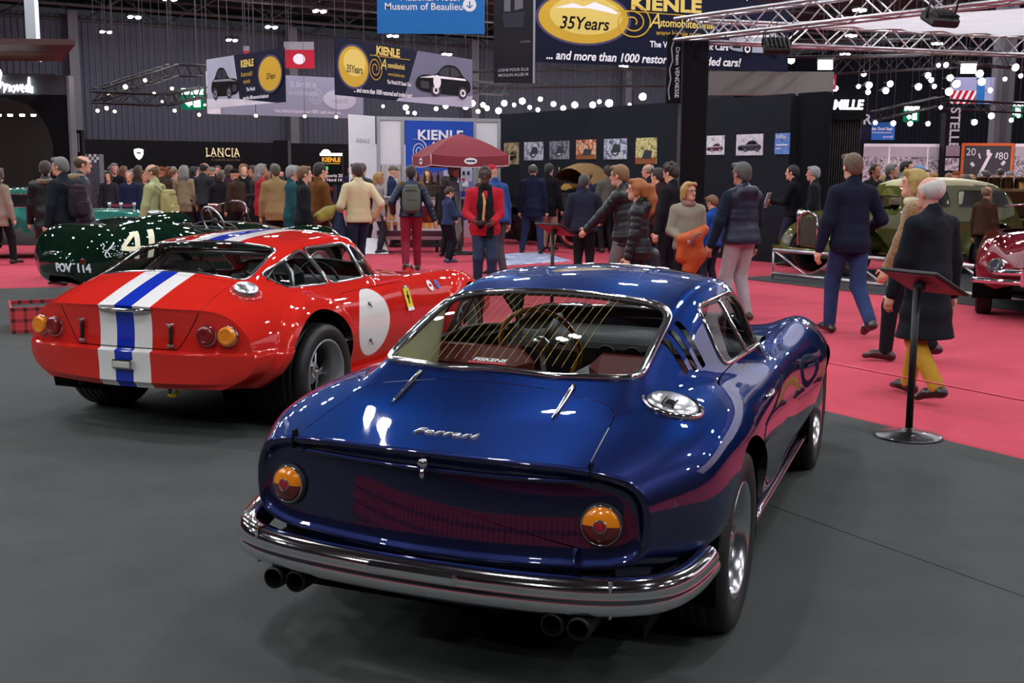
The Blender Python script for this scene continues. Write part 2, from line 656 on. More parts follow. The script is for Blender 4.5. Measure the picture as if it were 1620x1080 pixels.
def ring_panel(bm_loop_fn, rings, n):
    pass
class CarB:
    """collects the cuts and parts of one car body"""
    def __init__(s, e, sh):
        s.e, s.sh = e, sh
        s.bm = sh.bm()
    def arch(s, yc, zc, r, lim=.3, flat=1.03, zmax=.95):
        for g in (1, -1):
            o = [(g, yc + r * cos(a) * flat, zc + r * sin(a)) for a in np.linspace(0, 2 * pi, 40, endpoint=False)]
            fs = facing(s.bm, (g, 0, 0), -.5, lambda c: c.x * g > lim and abs(c.y - yc) < r * 1.6 and c.z < zmax)
            bmesh.ops.delete(s.bm, geom=cut(s.bm, fs, planes_of(o, (1, 0, 0))), context='FACES')
    def take(s, outline, d, test=None, lim=.1):
        return extract(s.bm, cut(s.bm, facing(s.bm, d, lim, test), planes_of(outline, d)))
    def paint(s, outline, d, idx, test=None, lim=.1):
        for f in cut(s.bm, facing(s.bm, d, lim, test), planes_of(outline, d)): f.material_index = idx
    def window(s, name, outline, d, test, trim=.009, gm=None, tm=None, seal=True):
        nb = s.take(outline, d, test)
        for f in nb.faces: f.material_index = 0
        L = boundary_loops(nb)
        if not L: nb.free(); return None
        g = skin_object(nb, name, gm or MATS['clear_glass'], s.sh, s.e)
        P = smooth_loop(resample(L[0], .03))
        if trim:
            t = MB(); t.tube(P, trim, tm or MATS['chrome'], n=8, closed=True); t.build('window_trim', g)
        if seal:
            c = sum(P, Vector()) / len(P); t = MB()
            t.tube([p + (c - p).normalized() * (trim + .006) + Vector((0, 0, -.004)) for p in P], .007, MATS['black_rubber'], n=6, closed=True); t.build('window_seal', g)
        return g
    def lid(s, name, outline, d, test, mats, gap=.0035):
        nb = s.take(outline, d, test)
        inn = set(cut(nb, nb.faces[:], [(co - no * gap, no) for co, no in planes_of(outline, d)]))
        bmesh.ops.delete(nb, geom=[f for f in nb.faces if f not in inn], context='FACES')
        return skin_object(nb, name, mats, s.sh, s.e)
    def finish(s, mats, name='body'):
        return skin_object(s.bm, name, mats, s.sh, s.e)

def mirror_x(o): return [(-x, y, z) for x, y, z in o]

def coons(G0, ic, bottom, nu=48, nv=30, uu=None, vv=None):
    """patch closing an end section. G0: section points right-bottom .. left-bottom; ic: index of the upper corners;
    bottom: list of points from left to right. returns grid (nv, nu, 3), v=0 at the bottom, u=0 at the left"""
    G0 = np.asarray(G0); N = len(G0)
    right = G0[:ic + 1]; top = G0[ic:N - ic][::-1]; left = G0[N - 1 - ic:][::-1]
    def rs(c, t):
        c = np.asarray(c); l = np.concatenate([[0], np.cumsum(np.linalg.norm(np.diff(c, axis=0), axis=1))]); l /= l[-1]
        return np.stack([np.interp(t, l, c[:, k]) for k in range(3)], -1)
    u = np.linspace(0, 1, nu) if uu is None else np.asarray(uu); v = np.linspace(0, 1, nv) if vv is None else np.asarray(vv)
    C0 = rs(bottom, u); C1 = rs(top, u); D0 = rs(left, v); D1 = rs(right, v)
    U = u[None, :, None]; V = v[:, None, None]
    P = (1 - V) * C0[None] + V * C1[None] + (1 - U) * D0[:, None] + U * D1[:, None]
    P -= (1 - U) * (1 - V) * C0[0] + U * (1 - V) * C0[-1] + (1 - U) * V * C1[0] + U * V * C1[-1]
    return P, u, v

def grid_bm(P, flip=False):
    nv, nu = P.shape[:2]
    idx = np.arange(nv * nu).reshape(nv, nu)
    F = np.stack([idx[:-1, :-1], idx[:-1, 1:], idx[1:, 1:], idx[1:, :-1]], -1).reshape(-1, 4)
    if flip: F = F[:, ::-1]
    me = np_mesh('tmp', P.reshape(-1, 3), F)
    b = bmesh.new(); b.from_mesh(me); bpy.data.meshes.remove(me); b.normal_update()
    return b

def decal(parent, name, P, X, Y, pts, m, off=.002, proj=None):
    """small flat print on a car panel: pts in metres in the frame (X, Y) at P"""
    M = frame_M(P, X, Y)
    b = MB(); b.add([tuple(M @ Vector((x, y, off))) for x, y in pts], [tuple(range(len(pts)))], m)
    return b.build(name, parent)

def wheel_well(mb, yc, zc, r, x0, x1, m):
    for s in (1, -1):
        v = []
        for a in np.linspace(-.3, pi + .3, 20):
            v += [(s * x1, yc + r * cos(a), zc + r * sin(a)), (s * x0, yc + r * cos(a), zc + r * sin(a))]
        mb.add(v, [(2 * i, 2 * i + 1, 2 * i + 3, 2 * i + 2) for i in range(19)] + [tuple(range(1, 40, 2))], m)

def round_lamp(parent, name, c, n, r, lens, depth=.03, ring=None, dome=.25):
    n = Vector(n).normalized(); q = Vector((0, -1, 0)).rotation_difference(n)
    e = empty(name, c, parent=parent); e.rotation_mode = 'QUATERNION'; e.rotation_quaternion = q
    b = MB(); b.lathe([(r * 1.06, .03), (r * 1.08, -depth * .5), (r * 1.02, -depth * .62), (r * .97, -depth * .5)], m=ring or MATS['chrome'], n=32, axis='Y'); b.build('lamp_ring', e)
    b = MB(); b.lathe([(r * .98, -depth * .4), (r * .97, -depth), (r * .9, -depth - r * dome * .5), (r * .6, -depth - r * dome * .8), (r * .58, -depth - r * dome * .7), (r * .5, -depth - r * dome * .7), (r * .25, -depth - r * dome * .75), (.0005, -depth - r * dome * .75)], m=lens, n=32, axis='Y'); b.build('lens', e)
    return e

def end_cap(parent, sh, j, m, bulge, name='nose', bottom=0.0):
    """closes the first (0) or last (-1) section with a rounded cap; returns its BVH"""
    P = [Vector(p) for p in sh.G[j]]
    a, b = P[-1], P[0]
    P += [a + (b - a) * t - Vector((0, 0, bottom * sin(pi * t))) for t in np.linspace(0, 1, 16)[1:-1]]
    sg = -1 if j == 0 else 1
    zc = (min(p.z for p in P) + max(p.z for p in P)) / 2; yc = sum(p.y for p in P) / len(P)
    V = []; F = []; n = len(P); sc = [1, .97, .9, .78, .6, .4, .2, .02]
    for s_ in sc:
        k = sqrt(max(0, 1 - s_ ** 2.2)) * bulge
        for p in P: V.append((p.x * s_, p.y * s_ + yc * (1 - s_) + sg * k, zc + (p.z - zc) * s_))
    for r in range(len(sc) - 1):
        for i in range(n):
            q = (r * n + i, r * n + (i + 1) % n, (r + 1) * n + (i + 1) % n, (r + 1) * n + i)
            F.append(q if sg > 0 else q[::-1])
    t = MB(); t.add(V, F, m, True); o = t.build(name, parent)
    bm = bmesh.new(); bm.from_mesh(o.data); bvh = BVHTree.FromBMesh(bm); bm.free()
    return bvh
# ---------------------------------------------------------------- the hall
def struct(o): o['kind'] = 'structure'; return o
A = Vector((-.51, .86, 0)).normalized(); B = Vector((.86, .51, 0)).normalized(); UP = Vector((0, 0, 1))
ANG_B = atan2(B.y, B.x)
M_carpet = mat('dark_carpet', '4b4e4c', .95, noise=(3, .10), bump=(350, .25), spec=.15)
M_red = mat('red_carpet', 'c24a5a', .95, noise=(2, .06), bump=(300, .25), spec=.15)
M_steel = mat('galvanised_steel', '9a9ca0', .35, .9)
M_silver = mat('truss_aluminium', 'c2bfc4', .3, .85)
M_blacks = mat('black_painted_steel', '141415', .5)
M_blackcloth = mat('black_cloth', '101114', .95, sheen=.1, spec=.1)
M_roof = mat('dark_roof_steel', '202022', .9)
M_wall = mat('grey_corrugated_steel', '41454d', .9, .0, spec=.05)
f = MB(); f.box((0, 30, -.05), (130, 130, .1), M_red)
struct(f.build('floor'))
c0 = Vector((-3.24, 16.64, 0)); c1 = Vector((2.131, 7.578, 0)); c2 = c1 - A * 24
l0 = c0 + Vector((-.95, -.31, 0)) * 16
pl = [(c0.x, c0.y), (l0.x, l0.y), (l0.x, -14), (c2.x, -14), (c2.x, c2.y)][::-1]
f = MB(); f.prism(pl, -.02, .006, M_carpet)
fc = struct(f.build('floor_carpet'))
s0 = Vector((1.05, 5.68, .007)); s1 = Vector((3.6, 1.38, .007))
f = MB(); f.box((s0 + s1) / 2, (.004, (s1 - s0).length, .001), mat('carpet_seam', '161617', .9), rz=atan2(-(s1 - s0).x, (s1 - s0).y)); f.build('carpet_seam', fc)
# second stand floor under the cars on the far right
f = MB(); f.prism([tuple(p)[:2] for p in (Vector((3.4, 16.6, 0)), Vector((3.4, 16.6, 0)) + B * 14, Vector((3.4, 16.6, 0)) + B * 14 - A * 6, Vector((6.6, 12.6, 0)))][::-1], -.02, .012, M_carpet)

# corrugated far wall
WALLD = 70.0
def corrugated(name, p0, d, L, z0, z1, m, pitch=.34, depth=.06):
    n = int(L / pitch); nrm = Vector((-d.y, d.x, 0))
    v = []; fs = []
    for i in range(n * 4 + 1):
        k = i % 4; t = (i // 4 + (0, .35, .5, .85)[k]) * pitch; o = (0, 0, depth, depth)[k]
        p = p0 + d * t + nrm * o
        v += [(p.x, p.y, z0), (p.x, p.y, z1)]
    for i in range(n * 4): fs.append((2 * i, 2 * i + 2, 2 * i + 3, 2 * i + 1))
    mb = MB(); mb.add(v, fs, m); return struct(mb.build(name))
corrugated('wall_back', A * WALLD - B * 20, B, 100, 0, 10.5, M_wall)
corrugated('wall_left', -A * 15 - B * 34, A, 90, 0, 10.5, M_wall)
corrugated('wall_right', A * 80 + B * 62, -A, 90, 0, 10.5, mat('blue_grey_steel', '14171d', .9, 0, spec=.05))
c = MB(); c.box((A * 30 + B * 12) + UP * 12.2, (110, 100, .2), M_roof, rz=ANG_B); struct(c.build('ceiling'))
for k, b in enumerate((-14, -1, 12, 25, 38, 51)):
    p = A * (WALLD - .6) + B * b
    t = MB(); t.box(p + UP * 5.3, (.55, .5, 10.6), mat('grey_column', '47484e', .7), rz=ANG_B); struct(t.build('wall_column'))
# roof girders and purlins
def lattice(mb, p, q, h, m, step=1.7, r=.07, updir=UP):
    d = q - p; L = d.length; n = max(2, int(L / step)); 
    mb.tube([p, q], r, m, 5); mb.tube([p + updir * h, q + updir * h], r, m, 5)
    for i in range(n):
        a = p + d * (i / n); b = p + d * ((i + 1) / n)
        if i % 2: mb.tube([a, b + updir * h], r * .6, m, 4, cap=False)
        else: mb.tube([a + updir * h, b], r * .6, m, 4, cap=False)
M_girder = mat('girder_steel', '2a2a2c', .8)
for k in range(11):
    a = 8 + k * 6.2
    mb = MB(); lattice(mb, A * a - B * 30 + UP * 10.2, A * a + B * 60 + UP * 10.2, 1.4, M_girder, 2.2, .10); struct(mb.build('roof_girder'))
for k in range(14):
    b = -30 + k * 6.2
    mb = MB(); mb.box(A * 38 + B * b + UP * 11.7, (.18, 74, .3), M_girder, rz=ANG_B); struct(mb.build('roof_purlin'))
# a big dark duct under the roof on the left
mb = MB(); mb.box(A * 44 - B * 2.5 + UP * 9.9, (1.6, 50, .9), mat('duct_sheet', '343234', .7), rz=ANG_B); struct(mb.build('roof_duct'))

# hall lamps: a regular grid of clustered high-bay fittings
M_lamp = emis('lamp_diffuser', 'f8f9ff', LAMP_POWER)
L0 = Vector((-15, 50.7, 0))
def hall_lamp(p, proto=[None]):
    if proto[0] is None:
        e = empty('hall_lamp', p, ANG_B, 'white high-bay lamp cluster hung under the dark hall roof', 'lamp', 'high-bay lamps under the hall roof')
        h = MB(); h.box((0, 0, .16), (.72, .44, .16), M_blacks, bev=.04); h.tube([(0, 0, .24), (0, 0, 1.3)], .02, M_blacks, 6); h.build('housing', e)
        d = MB(); d.lathe([(.001, .0), (.07, .008), (.09, .035), (.095, .08)], (0, 0, 0), M_lamp, 14); me = d.mesh('diffuser')
        for x in (-.19, .19):
            for y in (-.10, .10): link('diffuser', me, e, (x, y, 0))
        proto[0] = e; return e
    o = dup_tree(proto[0]); o.location = p; return o
for i in range(-4, 7):
    for j in range(-9, 3):
        p = L0 + B * 6.9 * i + A * 6.88 * j
        if p.y < -9 or abs(p.x) > 26: continue
        hall_lamp(p + UP * 9.0)

# square box trusses, silver or black
def truss(name, p, q, s, m, label, group=None, r=.025, step=None, cat='truss'):
    p = Vector(p); q = Vector(q)
    d = (q - p); L = d.length; d.normalize(); side = d.cross(UP).normalized() * s; up = UP * s
    step = step or s * 1.15
    mb = MB()
    n = max(2, int(L / step))
    for a, b in ((0, 0), (1, 0), (0, 1), (1, 1)):
        mb.tube([p + side * a + up * b, q + side * a + up * b], r, m, 6)
    o = mb.build(name, None); tag(o, label, cat, group)
    mb = MB()
    for i in range(n):
        a = p + d * (L * i / n); b = p + d * (L * (i + 1) / n)
        if i % 2: a, b = b, a
        for o1, o2 in ((Vector((0, 0, 0)), up), (side, side + up), (Vector((0, 0, 0)), side), (up, up + side)):
            mb.tube([a + o1, b + o2], r * .5, m, 4, cap=False)
    br = mb.build('braces', o); br['kind'] = 'stuff'
    return o
# ---------------------------------------------------------------- dark blue sports coupe (foreground)
M_chrome = mat('chrome', 'e8e8ea', .08, 1.0)
M_alu = mat('satin_aluminium', 'c9cbcd', .28, 1.0)
M_black = mat('black_rubber', '121212', .6)
M_tyre = mat('tyre_rubber', '1b1b1b', .62, bump=(60, .15))
M_dark = mat('dark_inside', '0a0a0b', .9, spec=.1)
M_blue = mat('blue_metallic_paint', (.014, .020, .078), .36, .9, coat=1.0, coat_rough=.012, spec=0.0, linear=True, tint=(.40, .50, .80))
M_maroon = mat('maroon_leather', '6a2428', .45, bump=(90, .1))
M_blackl = mat('black_leather', '18181a', .5, bump=(90, .1))
M_wood = mat('varnished_wood_rim', 'd08f40', .25, coat=.8, noise=(20, .15))
M_glass = glass_mat('clear_glass', (.86, .9, .88), 1.0)
M_orange = mat('orange_lens', 'f08a12', .12, coat=1.0, spec=.8, emit='ff7a00', es=0.0)
M_redlens = mat('dark_red_lens', '5e0d0c', .12, coat=1.0)
M_redref = mat('red_reflector', '9c1a26', .3, coat=.6)
M_cream = mat('cream_trim', 'd6cfa8', .7)
M_gold = mat('gold_wire', 'a88a35', .4, .6)
M_white = mat('white_lettering', 'f2f2f2', .5)
M_pipe = mat('sooty_exhaust', '2a2a2b', .45, .7)

def tail_lens(parent, c, n, r=.058):
    n = Vector(n).normalized()
    q = Vector((0, -1, 0)).rotation_difference(n)
    e = empty('tail_lamp', c, parent=parent); e.rotation_mode = 'QUATERNION'; e.rotation_quaternion = q
    b = MB(); b.lathe([(r * 1.02, .01), (r * 1.16, .0), (r * 1.16, -.012), (r * 1.05, -.018), (r * .98, -.014)], m=M_black, n=40, axis='Y')
    b.build('bezel', e)
    b = MB(); b.lathe([(r * 1.03, -.012), (r * 1.05, -.02), (r * .99, -.022), (r * .97, -.016)], m=M_chrome, n=40, axis='Y'); b.build('chrome_ring', e)
    for nm, m, a0 in (('indicator_lens', M_orange, 0), ('brake_lens', M_redlens, pi)):
        g = MB()
        g.grid(lambda u, v: (r * .98 * sin(v * pi / 2) * cos(a0 + u * pi), -.016 - .022 * cos(v * pi / 2), r * .98 * sin(v * pi / 2) * sin(a0 + u * pi)), 25, 9, m)
        g.build(nm, e)
    g = MB(); g.lathe([(r * .34, -.034), (r * .35, -.041), (r * .30, -.042), (r * .29, -.038)], m=M_chrome, n=24, axis='Y'); g.build('reflector_ring', e)
    g = MB(); g.lathe([(.0005, -.041), (r * .2, -.041), (r * .3, -.038)], m=M_redref, n=24, axis='Y'); g.build('reflector', e)
    return e

BLUE = empty('sports_coupe', (.065, 4.14, .0), -R(21.4), 'dark blue metallic sports coupe seen from behind with chrome bumper and round lamps', 'car')
def blue_car():
    e = BLUE
    e.rotation_euler = (0, R(.6), -R(21.4))
    ST = [
        (-.86, [(.47, .450), (.63, .478), (.674, .57), (.668, .655), (.615, .728), (.45, .765), (.22, .775), (0, .778)]),
        (-.6, [(.63, .385), (.752, .445), (.790, .57), (.775, .68), (.715, .765), (.52, .815), (.26, .825), (0, .828)]),
        (-.3, [(.62, .33), (.785, .43), (.832, .57), (.82, .69), (.755, .79), (.55, .86), (.28, .885), (0, .893)]),
        (0, [(.70, .28), (.81, .40), (.848, .56), (.835, .69), (.77, .795), (.58, .87), (.3, .91), (0, .92)]),
        (.4, [(.74, .265), (.80, .38), (.835, .54), (.825, .68), (.775, .78), (.6, .86), (.3, .90), (0, .91)]),
        (.9, [(.76, .26), (.795, .36), (.82, .52), (.81, .68), (.765, .785), (.6, .84), (.3, .87), (0, .88)]),
        (1.5, [(.75, .26), (.79, .36), (.815, .52), (.805, .68), (.75, .79), (.58, .835), (.3, .86), (0, .87)]),
        (2.0, [(.74, .26), (.80, .38), (.84, .54), (.83, .69), (.73, .82), (.55, .825), (.3, .835), (0, .845)]),
        (2.4, [(.70, .28), (.80, .40), (.845, .55), (.83, .69), (.70, .835), (.52, .80), (.28, .795), (0, .81)]),
        (2.8, [(.66, .30), (.76, .40), (.80, .54), (.79, .66), (.67, .785), (.5, .745), (.26, .73), (0, .74)]),
        (3.2, [(.5, .32), (.6, .39), (.65, .5), (.64, .6), (.55, .68), (.4, .645), (.2, .62), (0, .62)]),
        (3.42, [(.2, .40), (.3, .43), (.36, .48), (.36, .52), (.30, .55), (.2, .555), (.1, .555), (0, .555)]),
    ]
    yk = [-.95, -.33, 0, .33, .6, .9, 1.15, 1.4, 1.75, 2.1]
    zk = [.60, .925, 1.05, 1.14, 1.185, 1.20, 1.185, 1.07, .86, .62]
    wy = [-.95, -.33, .3, .9, 1.3, 1.8]; wx = [.505, .505, .505, .515, .53, .57]
    def cabin(x, y):
        if y < -.95 or y > 2.1: return None
        yy = y + np.where(y > .9, .45, .0) * x ** 2 * min(1, max(0, (y - .9) / .4))
        zr = pch(yk, zk, np.clip(yy, -.95, 2.1))
        return zr - .16 * x ** 2 - 1.65 * srelu(np.abs(x) - pch(wy, wx, [y])[0], .06)
    def warp(G):
        w = np.clip(-G[:, :, 1] / .86, 0, 1) ** 2
        G[:, :, 1] += w * (-.04 + .11 * (G[:, :, 0] / .67) ** 2)
        return G
    sh = Shell(ST, cabin, warp, ny=190, nx=80)
    bm = sh.bm()
    # wheel arches
    for s in (1, -1):
        for yc, rr in ((-.03, .385), (2.4, .37)):
            o = [(s, yc + rr * cos(a) * (1.03), .325 + rr * sin(a)) for a in np.linspace(0, 2 * pi, 40, endpoint=False)]
            fs = facing(bm, (s, 0, 0), -.4, lambda c: c.x * s > .3 and abs(c.y - yc) < .6 and c.z < .85)
            bmesh.ops.delete(bm, geom=cut(bm, fs, planes_of(o, (1, 0, 0))), context='FACES')
    def window(name, outline, d, fs_test, trim=.009, gm=None, tm=None):
        fs = facing(bm, d, .1, fs_test)
        ins = cut(bm, fs, planes_of(outline, d))
        nb = extract(bm, ins)
        lp = boundary_loops(nb)[0]
        g = skin_object(nb, name, gm or M_glass, sh, e)
        g.visible_shadow = True
        if trim:
            t = MB(); t.tube(smooth_loop(resample(lp, .03)), trim, tm or M_chrome, n=8, closed=True); t.build('window_trim', g)
            t = MB(); L = smooth_loop(resample(lp, .03)); c = sum(L, Vector()) / len(L)
            t.tube([p + (c - p).normalized() * .016 + Vector((0, 0, -.004)) for p in L], .008, M_black, n=6, closed=True); t.build('window_seal', g)
        return g, lp
    rw = round_poly([(-.49, -.25), (-.2, -.325), (.2, -.325), (.48, -.25), (.465, .325), (-.465, .325)], [.08, .0, .0, .08, .13, .13], 6)
    gl, _ = window('rear_window', [(x, y, 1) for x, y in rw], (0, 0, 1), lambda c: abs(c.x) < .6 and -.5 < c.y < .6 and c.z > .8, .012)
    for s in (1, -1):
        o = round_poly([(.415, .872), (1.42, .855), (1.02, 1.125), (.45, 1.125)], [.03, .02, .05, .05], 4)
        window('side_window', [(s * .62, y, z) for y, z in o], (s, 0, .25), lambda c: c.x * s > .3 and 0 < c.y < 1.7 and c.z > .78, .008)
    ws = round_poly([(-.60, 1.36), (-.3, 1.58), (0, 1.65), (.3, 1.58), (.60, 1.36), (.47, 1.12), (0, 1.17), (-.47, 1.12)], [.05, 0, 0, 0, .05, .05, 0, .05], 4)
    ws = [(x, y) for x, y in ws]
    o = [(-.60, 1.38), (-.3, 1.585), (0, 1.65), (.3, 1.585), (.60, 1.38), (.48, 1.17), (-.48, 1.17)]
    window('windscreen', [(x, y, 1) for x, y in o], (0, 0, 1), lambda c: abs(c.x) < .7 and 1. < c.y < 1.9 and c.z > .78, .01)
    # boot lid
    def lid(name, o, d, test, gap=.0035, m=M_blue):
        fs = facing(bm, d, .1, test)
        nb = extract(bm, cut(bm, fs, planes_of(o, d)))
        c = sum((Vector(p) for p in o), Vector()) / len(o)
        inn = cut(nb, nb.faces[:], [(co - no * gap, no) for co, no in planes_of(o, d)])
        keep = set(inn)
        bmesh.ops.delete(nb, geom=[f for f in nb.faces if f not in keep], context='FACES')
        return skin_object(nb, name, m, sh, e)
    o = round_poly([(-.50, -.99), (.50, -.99), (.465, -.43), (.2, -.40), (-.2, -.40), (-.465, -.43)], [0, 0, .10, 0, 0, .10], 5)
    boot = lid('boot_lid', [(x, y, 1) for x, y in o], (0, 0, 1), lambda c: abs(c.x) < .6 and c.y < -.3 and c.z > .74)
    for s in (1, -1):
        o = round_poly([(.20, .33), (1.40, .33), (1.46, .84), (.9, .90), (.16, .845)], [.12, .10, .03, 0, .03], 5)
        lid('door', [(s, y, z) for y, z in o], (s, 0, 0), lambda c: c.x * s > .5 and 0 < c.y < 1.6 and c.z < .92)
    # vent slots on the sail panel, quarter-light bar
    for s in (1, -1):
        for k in range(3):
            y0 = .030 + k * .085
            o = round_poly([(y0 - .004, 1.015 + k * .022), (y0 + .044, 1.022 + k * .022), (y0 + .050, .905), (y0 + .002, .897)], .008, 2)
            nb = extract(bm, cut(bm, facing(bm, (s, 0, .4), .1, lambda c: c.x * s > .3 and -.2 < c.y < .5 and c.z > .85), planes_of([(s * .55, y, z) for y, z in o], (s, 0, .0))))
            for v in nb.verts: v.co.x -= s * .022
            skin_object(nb, 'air_vent', M_dark, None, e)
        a_, b_ = sh.side(.755, 1.115, s)[0], sh.side(.775, .872, s)[0]
        t = MB(); t.tube([a_ + (b_ - a_) * k / 6 + Vector((s * .004, 0, 0)) for k in range(7)], .010, M_chrome, 6); t.build('quarter_light_bar', e)
    body = skin_object(bm, 'body', M_blue, sh, e)
    # tail: lip, recess and flat panel
    G = sh.G[0]
    loop = [Vector(p) for p in G]
    a, b = loop[-1], loop[0]
    nb_ = 24
    for i in range(1, nb_): 
        x = a.x + (b.x - a.x) * i / nb_
        loop.append(Vector((x, -.90 + .11 * (x / .67) ** 2, .452 - .006 * (1 - (x / .47) ** 2))))
    loop = resample(loop, .02)
    n = len(loop)
    nor = []
    for i in range(n):
        t = loop[(i + 1) % n] - loop[i - 1]; nn = Vector((t.z, 0, -t.x)).normalized()
        if nn.dot(Vector((0, 0, .615)) - Vector((loop[i].x, 0, loop[i].z))) < 0: nn = -nn
        nor.append(nn)
    bend = lambda x: .11 * (x / .67) ** 2 - .90
    V = []; rings = [(0, 0), (.004, -.007), (.011, -.010), (.019, -.008), (.027, 0), (.036, .012), (.048, .019), (.065, .022)]
    for ins, dy in rings:
        for p, nn in zip(loop, nor):
            q = p + nn * ins; V.append((q.x, bend(q.x) + dy + (.13 * (q.z - .615) * (dy / .022) if dy > 0 else 0), q.z))
    base = []
    for i in range(n):      # inner rounded rectangle, so that the rings never cross
        q = loop[i] + nor[i] * .065
        base.append(q)
    for sc in (.97, .93, .87, .8, .72, .63, .54, .45, .36, .27, .18, .1, .03):
        for q in base:
            x = q.x * sc; z = .615 + (q.z - .615) * sc; V.append((x, bend(x) + .022 + .13 * (z - .615), z))
    F = []
    K = len(V) // n
    for k in range(K - 1):
        for i in range(n):
            j = (i + 1) % n; F.append((k * n + i, k * n + j, (k + 1) * n + j, (k + 1) * n + i))
    F.append(tuple((K - 1) * n + i for i in range(n)))
    t = MB(); t.add(V, F, M_blue, True); tp = t.build('tail_panel', e)
    tn = [v.normal.copy() for v in tp.data.vertices]
    for i in range(n * 8, len(tn)):      # the flat part follows an exact curve
        x = tp.data.vertices[i].co.x; q = Vector((2 * .11 * x / .67 ** 2, -1, .13)).normalized()
        tn[i] = q if q.dot(tn[i]) > 0 else -q
    tp.data.normals_split_custom_set_from_vertices([tuple(q) for q in tn])
    t = MB(); t.tube([(x, bend(x) + .012, .715) for x in np.linspace(-.47, .47, 30)], .010, M_blue, n=8); t.build('boot_edge', e)
    for s in (1, -1):
        t = MB(); t.box((s * .50, bend(.5) + .004, .748), (.004, .03, .058), M_dark); t.build('boot_gap', e)
        tail_lens(e, (s * .53, bend(.53) + .017, .59), (s * .12, -1, .10))
    # under side
    u = MB()
    u.box((0, 1.2, .25), (1.3, 3.9, .04), M_dark); u.box((0, -.72, .36), (1.1, .24, .16), M_dark)
    for s in (1, -1):
        for y in (-.03, 2.4):
            vv = []; ff = []
            for i, a in enumerate(np.linspace(-.25, pi + .25, 20)):
                vv += [(s * .86 if 0 else s * .80, y + .40 * cos(a), .325 + .40 * sin(a)), (s * .42, y + .40 * cos(a), .325 + .40 * sin(a))]
            ff = [(2 * i, 2 * i + 1, 2 * i + 3, 2 * i + 2) for i in range(19)] + [tuple(range(1, 40, 2))]
            u.add(vv, ff, M_dark)
    u.build('underbody', e)
    for s in (1, -1):
        t = MB(); t.tube([(s * .775, y, .272) for y in np.linspace(.42, 1.98, 12)], .018, M_chrome, n=8); t.build('sill_trim', e)
    v = []
    for j in range(0, 40):      # valance tucked in under the tail
        if sh.G[j, 0, 1] > -.35: break
        p = sh.G[j, 0]; v.append((p, p + np.array([-.03, .02, -.16])))
    VV = [tuple(q) for a_, b_ in v[::-1] for q in (a_, b_)] + [q for x in np.linspace(.47, -.47, 20) for q in ((x, bend(x), .45), (x * .93, bend(x) + .02, .30))] + [(-q[0], q[1], q[2]) for a_, b_ in v for q in (a_, b_)]
    t = MB(); t.add(VV, [(2 * i, 2 * i + 1, 2 * i + 3, 2 * i + 2) for i in range(len(VV) // 2 - 1)], M_blue, True); t.build('rear_valance', e)
    # bumper
    pth = [(0, -.965, .405), (.3, -.95, .405), (.52, -.912, .405), (.65, -.855, .406), (.72, -.775, .405), (.757, -.68, .41), (.777, -.59, .42), (.784, -.53, .425), (.786, -.505, .426)]
    full = [(-x, y, z) for x, y, z in pth[:0:-1]] + pth
    ys = spline(np.arange(len(full)), np.array(full), np.linspace(0, len(full) - 1, 90))
    prof = [(-.030, .048), (.0, .056), (.022, .050), (.036, .030), (.041, .012), (.036, .006), (.043, -.004), (.046, -.022), (.040, -.042), (.022, -.056), (-.01, -.058), (-.032, -.045)]
    V = []; F = []
    for i, p in enumerate(ys):
        tn = ys[min(i + 1, 89)] - ys[max(i - 1, 0)]; tn /= np.linalg.norm(tn)
        out = Vector((tn[1], -tn[0], 0)).normalized()
        k = min(i, 89 - i); sc = sqrt(max(.02, 1 - (1 - min(k, 4) / 4) ** 2)) if k < 4 else 1
        tall = .8 + .2 * min(1, k / 25)
        for a, h in prof: V.append(tuple(Vector(p) + out * a * sc + Vector((0, 0, h * sc * tall))))
    m = len(prof)
    for i in range(89):
        for k in range(m): F.append((i * m + k, i * m + (k + 1) % m, (i + 1) * m + (k + 1) % m, (i + 1) * m + k))
    F += [tuple(range(m)), tuple(89 * m + k for k in range(m - 1, -1, -1))]
    t = MB(); t.add(V, F, M_chrome, True); bp = t.build('bumper', e)
    for s in (1, -1):
        t = MB(); t.box((s * .585, -.905, .405), (.012, .05, .118), M_chrome, rz=s * .35, bev=.005); t.build('bumper_clip', bp)
    t = MB(); t.box((0, -1.0, .425), (.30, .03, .04), M_chrome, bev=.012); t.build('plate_mount', bp)
    t = MB(); t.box((.03, -.9, .345), (.13, .07, .045), mat('frosted_lens', 'c9c7bc', .3, coat=.5), bev=.015); t.build('plate_lamp', e)
    # exhausts
    for s in (1, -1):
        for x in (.43, .51):
            t = MB()
            t.lathe([(.029, .0), (.034, .0), (.036, .01), (.036, .35)], (s * x, -.96, .318), M_pipe, 20, 'Y')
            t.lathe([(.029, .0), (.029, .2), (.001, .2)], (s * x, -.96, .318), M_dark, 20, 'Y')
            t.build('exhaust_pipe', e)
    # latch, script, hinges, filler cap
    t = MB(); t.lathe([(.001, -.03), (.014, -.028), (.017, -.01), (.013, 0), (.013, .02)], (0, -.905, .742), M_chrome, 16, 'Y')
    t.tube([(0, -.925, .73), (0, -.93, .705), (0, -.925, .695)], [.007, .008, .006], M_chrome, 8); t.build('boot_latch', e)
    p, nn = sh.top(0, -.77)
    text_mesh('script_badge', 'Ferrari', .052, mat('bright_letter', 'd5d5d8', .35, .6), e, frame_M(p + nn * .002, (1, 0, 0), (0, 1, .15)), .003, shear=.25, xscale=1.25, spacing=1.15)
